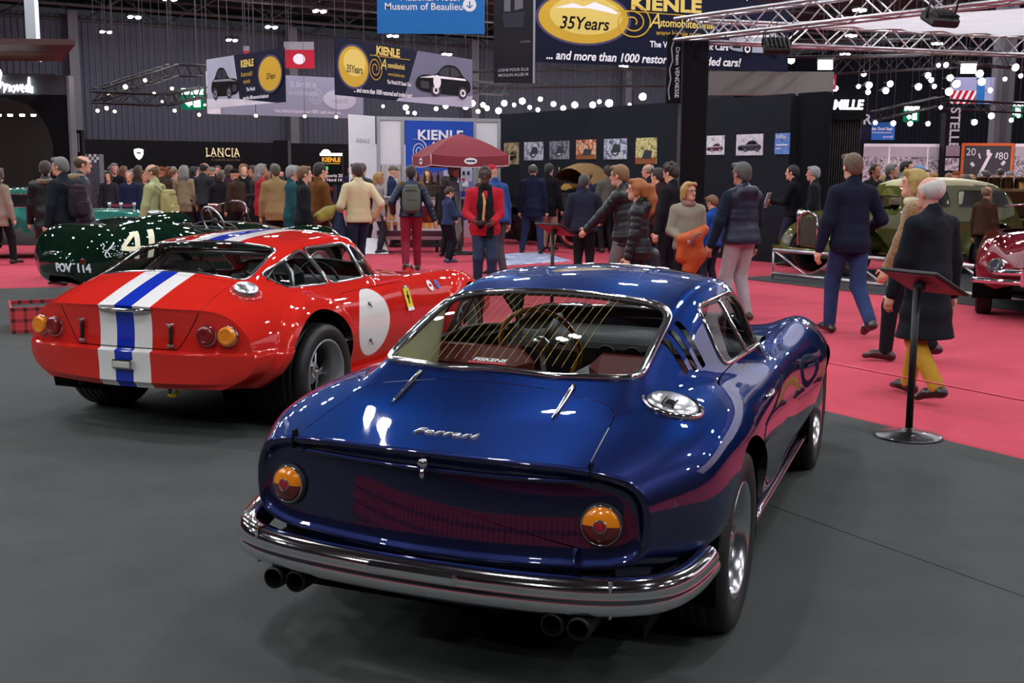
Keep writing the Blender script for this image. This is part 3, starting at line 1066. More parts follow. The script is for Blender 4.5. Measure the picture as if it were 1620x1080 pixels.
    for s in (1, -1):
        q0, n0 = sh.top(s * .285, -.36); q1, n1 = sh.top(s * .285, -.58)
        t = MB(); qs = [q0 + (q1 - q0) * k / 6 for k in range(7)]
        t.tube([sh.top(q.x, q.y)[0] + Vector((0, 0, .006)) for q in qs], [.009, .009, .008, .008, .007, .006, .003], M_chrome, 8, flat=.6); t.build('boot_hinge', e)
    p, nn = sh.top(.60, -.27)
    q = Vector((0, 0, 1)).rotation_difference(nn)
    fe = empty('filler_cap', p, parent=e); fe.rotation_mode = 'QUATERNION'; fe.rotation_quaternion = q
    t = MB(); t.lathe([(.108, -.004), (.108, .006), (.10, .01), (.094, .002)], m=M_chrome, n=40); t.build('cap_rim', fe)
    t = MB(); t.lathe([(.001, .026), (.035, .025), (.068, .02), (.085, .010), (.09, .0)], m=M_alu, n=40); t.build('cap_dome', fe)
    t = MB(); t.box((0, -.055, .024), (.028, .045, .008), M_chrome, bev=.003); t.box((-.018, -.055, .024), (.005, .06, .014), M_chrome); t.box((.018, -.055, .024), (.005, .06, .014), M_chrome); t.build('cap_latch', fe)
    # heated-window wires and sticker
    t = MB()
    for x in np.linspace(-.30, .24, 17):
        pts = []
        for y in np.linspace(-.26, .31, 7):
            h = sh.top(x, y)[0]; pts.append(h + Vector((0, 0, -.004)))
        t.tube(pts, .0013, M_gold, n=4, cap=False)
    t.build('heating_wires', gl)['kind'] = 'stuff'
    p, nn = sh.top(-.062, -.262)
    Mx = frame_M(p + Vector((0, 0, -.004)), (1, 0, 0), (0, .95, .33))
    text_mesh('window_sticker', 'FISKENS', .030, M_white, gl, Mx, shear=.2, xscale=1.15, bold=.001)
    t = MB(); t.box((0, -.021, 0), (.145, .013, .001), mat('red_print', 'c0202a', .5)); o = t.build('sticker_line', gl); o.data.transform(Mx)
    # wheels
    for s in (1, -1):
        for y in (0, 2.4):
            wheel(e, (s * .695, y, .325), s, .325, .23, .205, mat('polished_alloy', 'd6d8da', .18, 1.0), M_tyre, 'alloy', M_dark, dish=.055)
    # cabin
    t = MB(); t.box((0, .75, .42), (1.36, 2.0, .04), M_blackl); t.box((0, -.2, .66), (1.2, .5, .03), M_cream); t.box((0, .13, .56), (1.3, .03, .3), M_blackl); t.build('cabin_floor', e)
    t = MB(); t.box((0, .9, .6), (.22, 1.2, .3), M_blackl, bev=.05); t.build('centre_tunnel', e)
    for s in (1, -1):
        t = MB(); t.grid(lambda u, v: (s * (.52 - .06 * v), -.26 + u * .5, .70 + (.22 + .16 * u) * v), 8, 6, M_cream); t.build('side_lining', e)
        se = empty('seat', (s * .35, .55, .33), parent=e)
        t = MB(); t.box((0, .15, .08), (.46, .5, .16), M_maroon, bev=.06); t.build('cushion', se)
        t = MB(); t.box((0, -.16, .32), (.46, .13, .52), M_maroon, rot=Quaternion((1, 0, 0), R(14)), bev=.055); t.build('backrest', se)
    t = MB()
    t.grid(lambda u, v: ((u - .5) * 1.24, 1.25 + .35 * v + .05 * (1 - (2 * u - 1) ** 2), .80 + .05 * sin(v * pi * .8) - .2 * max(0, .15 - v)), 20, 8, M_blackl)
    t.box((0, 1.27, .68), (1.2, .06, .24), M_blackl, bev=.03)
    for x in (-.44, -.30, -.08, .05, .16): t.lathe([(.05, -.02), (.052, -.01), (.045, -.008), (.001, -.008)], (x, 1.25, .74), M_black, 20, 'Y')
    t.build('dashboard', e)
    swe = empty('steering_wheel', (-.33, 1.0, .80), parent=e); swe.rotation_euler = (R(-68 + 90), 0, 0)
    t = MB(); t.tube([(.195 * cos(a), 0, .195 * sin(a)) for a in np.linspace(0, 2 * pi, 48, endpoint=False)], .0125, M_wood, 10, closed=True); t.build('rim', swe)
    t = MB()
    for a in (pi, 0, -pi / 2):
        dx, dz = cos(a), sin(a)
        t.add([(dx * .03 - dz * .014, .02, dz * .03 + dx * .014), (dx * .03 + dz * .014, .02, dz * .03 - dx * .014), (dx * .19 + dz * .012, 0, dz * .19 - dx * .012), (dx * .19 - dz * .012, 0, dz * .19 + dx * .012)], [(0, 1, 2, 3)], mat('satin_spoke', 'd0d2d4', .45, .3))
    t.lathe([(.001, -.02), (.03, -.016), (.045, .0), (.04, .02)], (0, .01, 0), M_alu, 24, 'Y'); t.tube([(0, .02, 0), (0, .3, -.0)], .02, M_black); t.build('spokes', swe)
    # interior mirror, driver's door mirror
    t = MB(); t.tube([(0, 1.12, 1.16), (0, 1.10, 1.11)], .006, M_chrome); t.box((0, 1.09, 1.10), (.2, .02, .05), M_black, bev=.01); t.build('interior_mirror', e)
    for s in (1, -1):
        for y0, y1, z0, z1 in ((-.9, .1, .5, .5),):
            pass
        t = MB(); p, nn = sh.side(1.42, .835, s)
    p, nn = sh.side(.46, .755, 1)
    t = MB(); t.tube([p + nn * .004, p + nn * .02 + Vector((0, .04, .0)), p + nn * .02 + Vector((0, .12, .0)), p + nn * .004 + Vector((0, .16, 0))], [.008, .01, .01, .008], M_chrome, 8); t.build('door_handle', e)
    end_cap(e, sh, -1, M_blue, .05, 'nose')
    return sh
SH_BLUE = blue_car()
# ---------------------------------------------------------------- boards, banners, booths
class Board:
    """flat sign in the hall: lower-left corner O, direction X, w x h metres; prints lie in layers on its face"""
    def __init__(s, name, label, cat, O, X, w, h, m, thick=.03, group=None, up=UP, panel='panel'):
        X = Vector(X).normalized()
        M = frame_M(Vector(O), X, Vector(up))
        s.e = empty(name, label=label, cat=cat, group=group); s.e.matrix_world = M
        s.w, s.h, s.k = w, h, 0
        b = MB(); b.box((w / 2, h / 2, -thick / 2), (w, h, thick), m); s.p = b.build(panel, s.e)
    def z(s): s.k += 1; return .002 + s.k * .0015
    def poly(s, pts, m, name='print', abs_=False):
        z = s.z(); v = [(x if abs_ else x * s.w, y if abs_ else y * s.h, z) for x, y in pts]
        b = MB(); b.add(v, [tuple(range(len(v)))], m); return b.build(name, s.p)
    def rect(s, x0, y0, x1, y1, m, name='print'): return s.poly([(x0, y0), (x1, y0), (x1, y1), (x0, y1)], m, name)
    def ell(s, x, y, rx, ry, m, name='print', a0=0, a1=2 * pi):
        return s.poly([(x + rx * cos(t), y + ry * sin(t)) for t in np.linspace(a0, a1, 40)[:(-1 if a1 - a0 > 6.2 else None)]], m, name)
    def line(s, pts, wd, m, name='print', closed=False):
        z = s.z(); P = [Vector((x * s.w, y * s.h, z)) for x, y in pts]; b = MB()
        n = len(P); v = []; f = []
        for i in range(n):
            t = (P[min(i + 1, n - 1)] - P[max(i - 1, 0)]); t.normalize(); nn = Vector((-t.y, t.x, 0)) * wd / 2
            v += [tuple(P[i] + nn), tuple(P[i] - nn)]
        f = [(2 * i, 2 * i + 1, 2 * i + 3, 2 * i + 2) for i in range(n - 1)]
        b.add(v, f, m); return b.build(name, s.p)
    def text(s, t, x, y, size, m, shear=0.0, xs=1.0, bold=0.0, align='CENTER', spacing=1.0, name='lettering', rot=0.0, mirror=False):
        M = Matrix.Translation((x * s.w, y * s.h, s.z())) @ Matrix.Rotation(rot, 4, 'Z')
        if mirror: M = M @ Matrix.Diagonal((-1, 1, 1, 1))
        return text_mesh(name, t, size, m, s.p, M, shear=shear, xscale=xs, bold=bold, align=align, spacing=spacing)

Mp = lambda n, c, **k: mat('print_' + n, c, k.pop('rough', .7), spec=.12, **k)
P_navy = Mp('navy', '15192e'); P_gold = Mp('gold', 'c9a437'); P_gold2 = Mp('pale_gold', 'dcc469'); P_white = Mp('white', 'eeeef2'); P_black = Mp('black', '0d0d10')
P_grey = Mp('grey', '8d8f98'); P_dgrey = Mp('dark_grey', '3a3c44'); P_blue = Mp('sign_blue', '2d73b8'); P_lgrey = Mp('light_grey', 'b9bcc8'); P_red = Mp('red', 'b5273a')
P_sky = Mp('poster_blue', '2d53b4'); P_halo = Mp('violet_halo', '4d4766'); P_silver = Mp('silver', 'a3a8b4')

def print_car(b, x, y, w, h, body, dark, hi, flip=1):
    """a small printed picture of an old car, seen from the front quarter"""
    q = lambda pts: [(x + flip * px * w, y + py * h) for px, py in pts]
    def soft(pts, n=2):
        for _ in range(n): pts = [((a[0] * w1 + b_[0] * (1 - w1)), (a[1] * w1 + b_[1] * (1 - w1))) for a, b_ in zip(pts, pts[1:] + pts[:1]) for w1 in (.75, .25)]
        return pts
    b.poly(q(soft([(-.52, .08), (-.52, .40), (-.40, .56), (-.16, .56), (-.04, .86), (.06, .97), (.26, .95), (.38, .62), (.52, .50), (.53, .12), (.3, .0), (-.3, .0)]))[::flip], body)
    b.poly(q(soft([(-.13, .58), (-.02, .84), (.08, .90), (.24, .88), (.34, .60)], 1))[::flip], dark); b.poly(q([(.09, .56), (.10, .93), (.12, .93), (.12, .56)])[::flip], body)
    b.poly(q([(-.46, .44), (-.2, .56), (.4, .58), (.44, .52), (-.2, .48)])[::flip], hi)
    b.poly(q([(-.44, .12), (-.44, .34), (-.3, .34), (-.28, .12)])[::flip], dark)
    for cx in (-.16, .36):
        b.ell(x + flip * cx * w, y + .1 * h, .09 * w, .2 * h, dark); b.ell(x + flip * cx * w, y + .1 * h, .055 * w, .12 * h, hi); b.ell(x + flip * cx * w, y + .1 * h, .03 * w, .065 * h, dark)

def swirl(b, x, y, rx, ry, wd, m):
    pts = []
    for t in np.linspace(0, 1, 60):
        a = -.6 + t * 2.35 * 2 * pi; r = .18 + .82 * t
        pts.append((x + rx * r * cos(a), y + ry * r * sin(a)))
    b.line(pts, wd, m)

def dealer_banner(b, year_x, txt_x, car_x, mirror=False, gold=P_gold, white=P_white, car=True):
    """black dealer banner: gold medallion, name, subtitle, web address, strap line and a car"""
    H = b.h
    b.ell(year_x, .56, .305 * H / b.w * 1.35, .42, P_halo); b.ell(year_x, .56, .285 * H / b.w * 1.35, .39, gold)
    b.ell(year_x + .01, .60, .22 * H / b.w * 1.35, .27, P_gold2)
    b.poly([(year_x - .08, .70), (year_x - .02, .76), (year_x + .04, .72), (year_x + .09, .70), (year_x + .09, .68), (year_x - .08, .68)], P_white)
    b.text('35 Years', year_x, .50, .21 * H, P_black, shear=.25, xs=.85, bold=.002 * H)

# ---- blue overhead sign of the museum
d = 15.0
O = at_y(597, 53, d); Xr = at_y(760, 59, d) - O
b = Board('hanging_sign', 'blue hanging sign with white museum lettering and a round arrow', 'sign', O, (Xr.x, Xr.y, 0), 1.39, .95, P_blue)
b.text('National Motor', .50, .475, .125, P_white, xs=1.0, bold=.001)
b.text('Museum of Beaulieu', .435, .355, .125, P_white, xs=1.0, bold=.001)
b.ell(.86, .385, .062, .09, P_white); b.line([(.86, .43), (.86, .345)], .016, P_blue); b.line([(.832, .375), (.86, .343), (.888, .375)], .016, P_blue)
for x in (.1, .9):
    t = MB(); t.tube([(x * 1.39, .95, -.01), (x * 1.39, 3.4, -.01)], .006, M_steel, 5); t.build('hanger', b.e)
# ---- tall dark hanging banner
d = 16.5
O = at_y(781, 131, d); b = Board('hanging_banner', 'tall charcoal hanging banner with a tower motif beside the blue sign', 'banner', O, (1, .02, 0), .56, 1.6, Mp('charcoal', '2a2b2e'))
b.poly([(.25, .62), (.42, .62), (.42, 1), (.3, 1)], Mp('steel_grey', '6d7076')); b.poly([(.52, .63), (.74, .65), (.70, 1), (.55, 1)], Mp('steel_grey', '6d7076'))
b.poly([(.22, .6), (.78, .62), (.74, .48), (.26, .48)], P_dgrey)
b.text('LIGNE POUR ELLE', .5, .115, .055, P_lgrey, bold=.001, rot=.05); b.text('MOULIN ALLEE M', .5, .07, .055, P_lgrey, bold=.001, rot=.05); b.text('LONDRES', .8, .36, .035, P_grey, rot=.05)
t = MB(); t.box((.575, .8, -.01), (.03, 1.6, .04), P_silver); t.build('side_rail', b.e)
# ---- the big dealer banner over the photo wall
O = at_y(845, 98, 24.0); E_ = at_y(1246, 112, 26.0)
Xd = Vector((E_.x - O.x, E_.y - O.y, 0))
b = Board('dealer_banner', 'largest dark dealer banner with gold medallion hanging over the wall of photos', 'banner', O, Xd, Xd.length, 1.5, P_navy)
Lw = Xd.length
b.ell(.182, .62, .178, .37, P_halo); b.ell(.182, .62, .168, .34, P_gold); b.ell(.19, .66, .135, .26, P_gold2)
b.poly([(.07, .74), (.14, .82), (.18, .78), (.22, .85), (.28, .78), (.31, .72), (.30, .70), (.2, .76), (.1, .75)], P_white)
b.text('35Years', .182, .545, .36, P_black, shear=.22, xs=.95, bold=.006)
b.text('KIENLE', .495, .86, .36, P_gold2, xs=1.42, bold=.016, spacing=1.05)
b.line([(.30, .76), (.70, .725)], .018, P_gold)
swirl(b, .365, .60, .075, .24, .028, P_gold)
b.text('A', .45, .63, .46, P_gold2, shear=.3, xs=.9); b.text('utomobiltechnik', .575, .615, .24, P_gold2, xs=.86, bold=.005)
b.text('www.kienle.com', .545, .475, .17, P_gold, xs=.95); b.text('The World Of Classic Cars', .59, .31, .18, P_white, xs=.95, bold=.004)
b.text('... and more than 1000 restored and traded cars!', .42, .10, .25, P_white, shear=.2, xs=.93, bold=.006)
print_car(b, .86, .26, .22, .45, P_silver, P_black, P_white)
for x in (.03, .5, .97):
    t = MB(); t.tube([(x * Lw, 1.5, -.01), (x * Lw, 6, -.01)], .008, M_steel, 5); t.build('hanger', b.e)
# ---- left dealer banners
O = at_y(531, 150, 29.0); E_ = at_y(747, 127, 34.5); Xd = Vector((E_.x - O.x, E_.y - O.y, 0)); Lw = Xd.length
b = Board('dealer_banner', 'tilted dark dealer banner with a silver coupe, under the blue sign', 'banner', O, Xd, Lw, 1.42, P_navy, up=UP)
b.poly([(.45, 0), (1, 0), (1, 1), (.56, 1)], Mp('mist_grey', '6d7186')); b.poly([(.40, .0), (1, 0), (1, .25), (.42, .06)], Mp('mist_pale', 'a9adc0'))
b.ell(.115, .53, .105, .40, P_halo); b.ell(.115, .53, .095, .36, P_gold); b.ell(.12, .6, .07, .24, P_gold2)
b.text('35Years', .118, .48, .27, P_black, shear=.2, xs=.75, bold=.004)
b.text('KIENLE', .345, .88, .30, P_gold2, xs=1.1, bold=.012); b.line([(.22, .78), (.5, .80)], .015, P_gold)
swirl(b, .255, .55, .05, .25, .022, P_gold); b.text('A', .31, .64, .4, P_gold2, shear=.3); b.text('utomobiltechnik', .40, .64, .19, P_gold2, xs=.62, bold=.004)
b.text('www.kienle.com', .40, .48, .14, P_gold, xs=.8); b.text('The World Of Classic Cars', .42, .33, .14, P_white, xs=.7, bold=.003)
b.text('... and more than 1000 restored and traded cars!', .31, .12, .17, P_white, shear=.2, xs=.76, bold=.004)
print_car(b, .76, .22, .42, .62, P_black, P_dgrey, P_white)
b.ell(.70, .45, .03, .13, P_white); 
O = at_y(329, 172, 30.0); E_ = at_y(451, 163, 27.0); Xd = Vector((E_.x - O.x, E_.y - O.y, 0)); Lw = Xd.length
b = Board('dealer_banner', 'small dark dealer banner with an old black car, left of the pair of banners', 'banner', O, Xd, Lw, 1.25, P_navy)
b.poly([(0, 0), (.45, 0), (.38, 1), (0, 1)], Mp('mist_pale', 'a9adc0')); b.poly([(0, .0), (.9, 0), (.42, .14), (0, .2)], Mp('mist_white', 'd7d8e2'))
print_car(b, .25, .22, .36, .6, P_black, P_dgrey, P_grey, -1)
b.text('KIENLE', .56, .80, .23, P_gold2, xs=.9, bold=.01); b.text('Automobil', .55, .60, .17, P_gold, xs=.8); b.text('technik', .55, .46, .15, P_gold, xs=.8)
b.ell(.84, .55, .15, .36, P_halo); b.ell(.84, .55, .135, .32, P_gold); b.text('35Years', .85, .5, .20, P_black, shear=.2, xs=.65, bold=.003)
b.text('The World', .60, .30, .12, P_white, xs=.8, bold=.003); b.text('more than 1000 restored and traded cars!', .66, .14, .12, P_white, shear=.2, xs=.62, bold=.003)
O = at_y(328, 180, 33.0); E_ = at_y(575, 183, 35.5); Xd = Vector((E_.x - O.x, E_.y - O.y, 0)); Lw = Xd.length
b = Board('dealer_banner', 'pale grey reverse side of a dealer banner with mirrored lettering', 'banner', O, Xd, Lw, 1.2, Mp('banner_back', '8f93a6'))
b.text('KIENLE', .60, .78, .22, P_lgrey, xs=1.2, mirror=True); b.text('utomobiltechnik', .60, .58, .2, P_lgrey, xs=.7, mirror=True); swirl(b, .68, .5, .05, .2, .02, P_lgrey)
b.ell(.84, .46, .11, .25, P_lgrey); b.text('35Years', .84, .42, .2, P_grey, shear=-.1, xs=.8, mirror=True); b.text('... and more than 1000 restored and traded cars!', .64, .13, .15, P_white, shear=.2, xs=.74, mirror=True)
b.rect(0, .0, .08, 1, P_white)
# ---- small red signs hung among the trusses
for (u, v, w, h, dd, lab) in ((385, 98, 10, 24, 36, 'narrow red hanging sign with a white mark above the small banner'), (450, 108, 46, 40, 52, 'red and grey hall hanging sign behind the black banner')):
    O = at_y(u, v, dd); s_ = dd / FOCAL
    b = Board('hanging_sign', lab, 'sign', O, (1, 0, 0), w * s_, h * s_, P_red)
    b.rect(.0, .7, 1, 1, P_grey); b.ell(.5, .35, .2, .2, P_white)

# ---- LANCIA stand at the back
P0 = at_y(135, 229, 44.5); P0.z = 0
Lw = (at_plane(570, 250, P0, A) - P0); Lw.z = 0
b = Board('lettered_wall', 'long black exhibition wall with gold serif lettering and a white shield', 'wall', P0, B, Lw.length + .6, 2.85, Mp('stand_black', '090a0d'), .12)
M_goldl = emis('gold_backlit_letter', 'e2c79c', 1.1)
def on_lancia(u, v): 
    p = at_plane(u, v, P0, A) - P0; return p.dot(B) / b.w, p.z / b.h
x, y = on_lancia(352.5, 241.5); hh = .42
x0, _ = on_lancia(326, 241); x1, _ = on_lancia(379, 241)
t = b.text('LANCIA', x, y, .50, M_goldl, xs=1.0, bold=.004, spacing=1.12)
sc = (x1 - x0) * b.w / t.dimensions.x
t.data.transform(Matrix.Translation(((x * b.w) * (1 - sc), 0, 0)) @ Matrix.Diagonal((sc, 1, 1, 1)))
zl = b.z()
for i, q in enumerate(np.linspace(x0 + .002, x1 - .002, 11)):      # serifs
    tt = MB()
    for yy in (-.165, .165): tt.box((q * b.w, y * b.h + yy, zl), (.085, .022, .004), M_goldl)
    if i in (0, 2, 4, 5, 8, 9): tt.build('serif', t)
x, y = on_lancia(357, 253); b.text('CLASSICHE SINCE 1906', x, y, .12, mat('dim_gold', '6e5c3a', .5))
x, y = on_lancia(219.5, 243); W2, H2 = b.w, b.h
sh = [(-.20, .16), (-.12, .19), (0, .21), (.12, .19), (.20, .16), (.19, -.02), (.12, -.16), (0, -.25), (-.12, -.16), (-.19, -.02)]
b.poly([(x * W2 + p * .95, y * H2 + q) for p, q in sh], emis('white_backlit_shield', 'f4f7ff', 1.6), abs_=True, name='shield_emblem'); b.ell(x, y + .01, .10 / W2, .03 / H2, Mp('shield_slot', '2a3550'))
def bk(name, u0, u1, v0, v1, d, m, label, cat, dep=.4, z0=None):
    """an upright box unit standing at distance d"""
    a = at_y(u0, v0, d); c = at_y(u1, v1, d)
    zb = c.z if z0 is None else z0
    e = empty(name, ((a.x + c.x) / 2, d + dep / 2, zb), 0, label, cat)
    t = MB(); t.box((0, 0, (a.z - zb) / 2), (abs(c.x - a.x), dep, a.z - zb), m); t.build('body', e); return e, a, c
e, a, c = bk('black_pillar', 432, 457, 222, 300, 43.5, M_blackcloth, 'square black pillar standing in front of the black stand wall', 'pillar', .6, 0)

# ---- dark stand with illuminated script on the far left
SL = mat('stand_charcoal', '0c0e10', .9, spec=.1); d = 26.0
e = empty('exhibition_stand', at_y(60, 275, d) * 1.0, 0, 'dark exhibition stand with a sloping brown canopy and white illuminated script', 'stand'); e.location.z = 0
ox, oy = e.location.x, e.location.y
def LZ(u, v, dd=d): p = at_y(u, v, dd); return Vector((p.x - ox, dd - oy, p.z))
zc_ = 4.2; q = [Vector((-16 - ox, 24 - oy, zc_)), Vector((-9.1 - ox, 24 - oy, zc_)), Vector((-10.75 - ox, 27.5 - oy, zc_)), Vector((-16 - ox, 27.5 - oy, zc_))]
t = MB(); t.add([tuple(p) for p in q] + [tuple(p + Vector((0, 0, .12))) for p in q], [(3, 2, 1, 0), (4, 5, 6, 7), (0, 1, 5, 4), (1, 2, 6, 5), (2, 3, 7, 6), (3, 0, 4, 7)], mat('brown_canopy', '3a1a18', .6)); t.build('canopy', e)
a_, c_ = LZ(-60, 118), LZ(110, 150)
t = MB(); t.box(((a_.x + c_.x) / 2, .1, (a_.z + c_.z) / 2), (c_.x - a_.x, .2, a_.z - c_.z), mat('fascia_grey', '2b3034', .6)); t.build('fascia', e)
t = MB(); t.box((at_y(49, 0, 27.6).x - ox, 1.6, 7.2), (.24, .24, 6), M_steel); t.build('roof_post', e)
# arch wall under the fascia
ap = [(-60, 300), (-60, 152), (110, 150), (110, 152), (112, 330), (84, 330), (84, 230), (74, 200), (60, 178), (40, 163), (10, 155), (-20, 155), (-40, 165), (-50, 300)]
pts = [LZ(u, v) for u, v in ap]
t = MB(); t.prism([(p.x, max(p.z, 0)) for p in pts][::-1], .0, .25, SL, 'XZ'); t.build('arch_wall', e)
t = MB(); t.box((-2.3, 2.6, 2), (3.6, .1, 4), mat('inner_dark', '0f1011', .8)); t.build('back_wall', e)
t = MB(); p0_, p1_ = LZ(110, 120), LZ(116, 330); t.box(((p0_.x + p1_.x) / 2, .1, p0_.z / 2), (.06, .3, p0_.z), mat('edge_grey', '5a5d61', .5)); t.build('edge_post', e)
for u in (-2, 16, 35, 53):
    p = LZ(u, 184, d + 1.2); t = MB(); t.lathe([(.001, 0), (.05, .0), (.06, .05)], (p.x, 1.2, p.z), emis('warm_spot', 'ffe9c8', 30), 12); t.build('spot_light', e)
script = [[(-14, 146), (-8, 128), (0, 110), (2, 116), (-2, 134), (-4, 145)], [(-2, 140), (4, 130), (7, 133), (6, 146), (12, 133), (15, 134), (15, 145)], [(20, 136), (17, 142), (21, 146), (25, 140), (22, 135)], [(27, 134), (28, 144), (33, 134)], [(34, 141), (39, 138), (36, 134), (33, 141), (37, 146)], [(41, 145), (42, 135), (46, 135)], [(36 + 12, 137), (45, 143), (48, 146), (50, 137), (51, 146)], [(48 - 2, 146), (44 + 1, 139), (47, 136), (46, 122), (44, 146)], [(50.5, 137), (51, 147)]]
t = MB(); Me = emis('neon_white', 'f4fbff', 6)
for st in script: t.tube([LZ(u, v, d - .06) for u, v in st], .022, Me, 6)
t.build('script_lettering', e)

# ---- white dealer booth
M_boothw = mat('white_panel', 'e3e4e8', .5); M_frame = mat('booth_frame', 'a9abaf', .4, .5)
d = 26.5
P1 = at_y(598, 300, d); P1.z = 0; R1 = at_y(790, 300, d + .9); R1.z = 0
Xb = (R1 - P1).normalized(); Wb = (R1 - P1).length; Hb = at_y(598, 184, d).z
e = empty('dealer_booth', P1, atan2(Xb.y, Xb.x), 'white panelled dealer booth with a blue poster wall behind the red parasol', 'booth')
def fx(u): # local x on the booth front
    p = at_plane(u, 250, P1, Vector((-Xb.y, Xb.x, 0))); return (p - P1).dot(Xb)
for u in (599, 637, 750.5, 789):
    t = MB(); t.box((fx(u), 0, Hb / 2), (.07, .08, Hb), M_frame); t.build('post', e)
for z in (Hb - .04, Hb * .62):
    t = MB(); t.box((Wb / 2, 0, z), (Wb, .06, .08 if z > 2.5 else .05), M_frame); 
    if z > 2.5: t.build('top_rail', e)
for u0, u1, z0, z1 in ((601, 635, Hb * .63, Hb - .08), (753, 787, Hb * .6, Hb - .08)):
    t = MB(); t.box(((fx(u0) + fx(u1)) / 2, .02, (z0 + z1) / 2), (fx(u1) - fx(u0), .03, z1 - z0), M_boothw); t.build('panel', e)
for u0, u1 in ((601, 635), (753, 787)):
    g = MB(); x0, x1 = fx(u0), fx(u1)
    g.grid(lambda u, v: (x0 + u * (x1 - x0), .05 + .02 * sin(u * 2 * pi * 7), v * Hb * .62), 60, 2, mat('white_curtain', 'c9c8c4', .9)); g.build('curtain', e)
t = MB(); t.box((Wb / 2, 1.5, Hb / 2 - .3), (Wb, .05, Hb - .6), M_boothw); t.build('rear_panel', e)
t = MB(); x0, x1 = fx(566), fx(597); L_ = 1.35
t.box((-.42, -.35, Hb / 2), (.92, .05, Hb), M_boothw, rz=-.62 + 1.35); o = t.build('side_panel', e); text_mesh('lettering', 'KIENLE', .13, P_grey, o, frame_M(Vector((-.42 + sin(.73) * .03, -.35 - cos(.73) * .03, Hb * .80)), (cos(.73), sin(.73), 0), (0, 0, 1)), xscale=1.2)
# poster wall on the booth
O = P1 + Xb * fx(641) - Vector((-Xb.y, Xb.x, 0)) * .06; O.z = .5
b = Board('dealer_poster', 'blue dealer poster with white name over a forecourt at dusk', 'poster', O, Xb, fx(748) - fx(641), Hb - .58, P_sky, .02)
b.rect(0, .12, 1, .42, Mp('dusk_ground', '2a3f9a')); b.poly([(0, .36), (.3, .40), (1, .52), (1, .30), (.5, .28), (0, .30)], Mp('forecourt', '8a86b8'))
b.poly([(.55, .36), (.98, .40), (.98, .60), (.55, .50)], P_lgrey); b.poly([(0, .37), (.55, .38), (.55, .50), (.2, .46), (0, .48)], Mp('far_house', '6b5f8f'))
rr = random.Random(3)
for k in range(26):
    xx = rr.uniform(.02, .95); yy = rr.uniform(.29, .40); b.rect(xx, yy, xx + .05, yy + .03, rr.choice([P_white, P_red, P_navy, P_grey]))
for k in range(5): b.rect(.62 + k * .07, .46, .65 + k * .07, .50, P_navy)
b.text('KIENLE', .5, .855, .30, P_white, xs=1.12, bold=.01, spacing=1.05); b.line([(.1, .815), (.85, .80)], .01, P_lgrey)
swirl(b, .19, .70, .12, .11, .016, P_white); b.text('A', .37, .745, .3, P_white, shear=.3); b.text('utomobiltechnik', .63, .745, .14, P_white, xs=.85)
O = P1 + Vector((-.8, -.62, 0)); 
b = None
# ---- dark photo wall
Q0 = at_y(790, 181, 28.4); Q1 = at_y(1252, 148, 20.6); Xq = Vector((Q1.x - Q0.x, Q1.y - Q0.y, 0)); Q0g = Vector((Q0.x, Q0.y, 0))
nq = Vector((-Xq.y, Xq.x, 0)).normalized(); Hq = (Q0.z + Q1.z) / 2
M_pw = mat('photo_wall_black', '21242b', .9, spec=.1)
t = MB(); t.box(Q0g + Xq / 2 + nq * .06 + UP * (Hq / 2), (Xq.length, .12, Hq), M_pw, rz=atan2(Xq.y, Xq.x)); o = t.build('exhibition_wall'); tag(o, 'long dark exhibition wall hung with unframed photographs', 'wall')
def onq(u, v):
    p = at_plane(u, v, Q0g, nq); return (p - Q0g).dot(Xq.normalized()), p.z
def photo_mat(name, cols, scale=7.0, dist=.7):
    if name in MATS: return MATS[name]
    m = bpy.data.materials.new(name); m.use_nodes = True; nt = m.node_tree; bs = nt.nodes['Principled BSDF']; bs.inputs['Roughness'].default_value = .5
    tc = nt.nodes.new('ShaderNodeTexCoord'); n = nt.nodes.new('ShaderNodeTexNoise'); n.inputs['Scale'].default_value = scale; n.inputs['Detail'].default_value = 5; n.inputs['Distortion'].default_value = dist
    cr = nt.nodes.new('ShaderNodeValToRGB'); cr.color_ramp.interpolation = 'LINEAR'
    els = cr.color_ramp.elements
    for i, cc in enumerate(cols):
        p = .3 + .4 * i / (len(cols) - 1)
        el = els[i] if i < 2 else els.new(p)
        el.position = p; el.color = (*lin(cc), 1)
    nt.links.new(tc.outputs['Object'], n.inputs['Vector']); nt.links.new(n.outputs['Fac'], cr.inputs['Fac']); nt.links.new(cr.outputs['Color'], bs.inputs['Base Color'])
    MATS[name] = m; return m
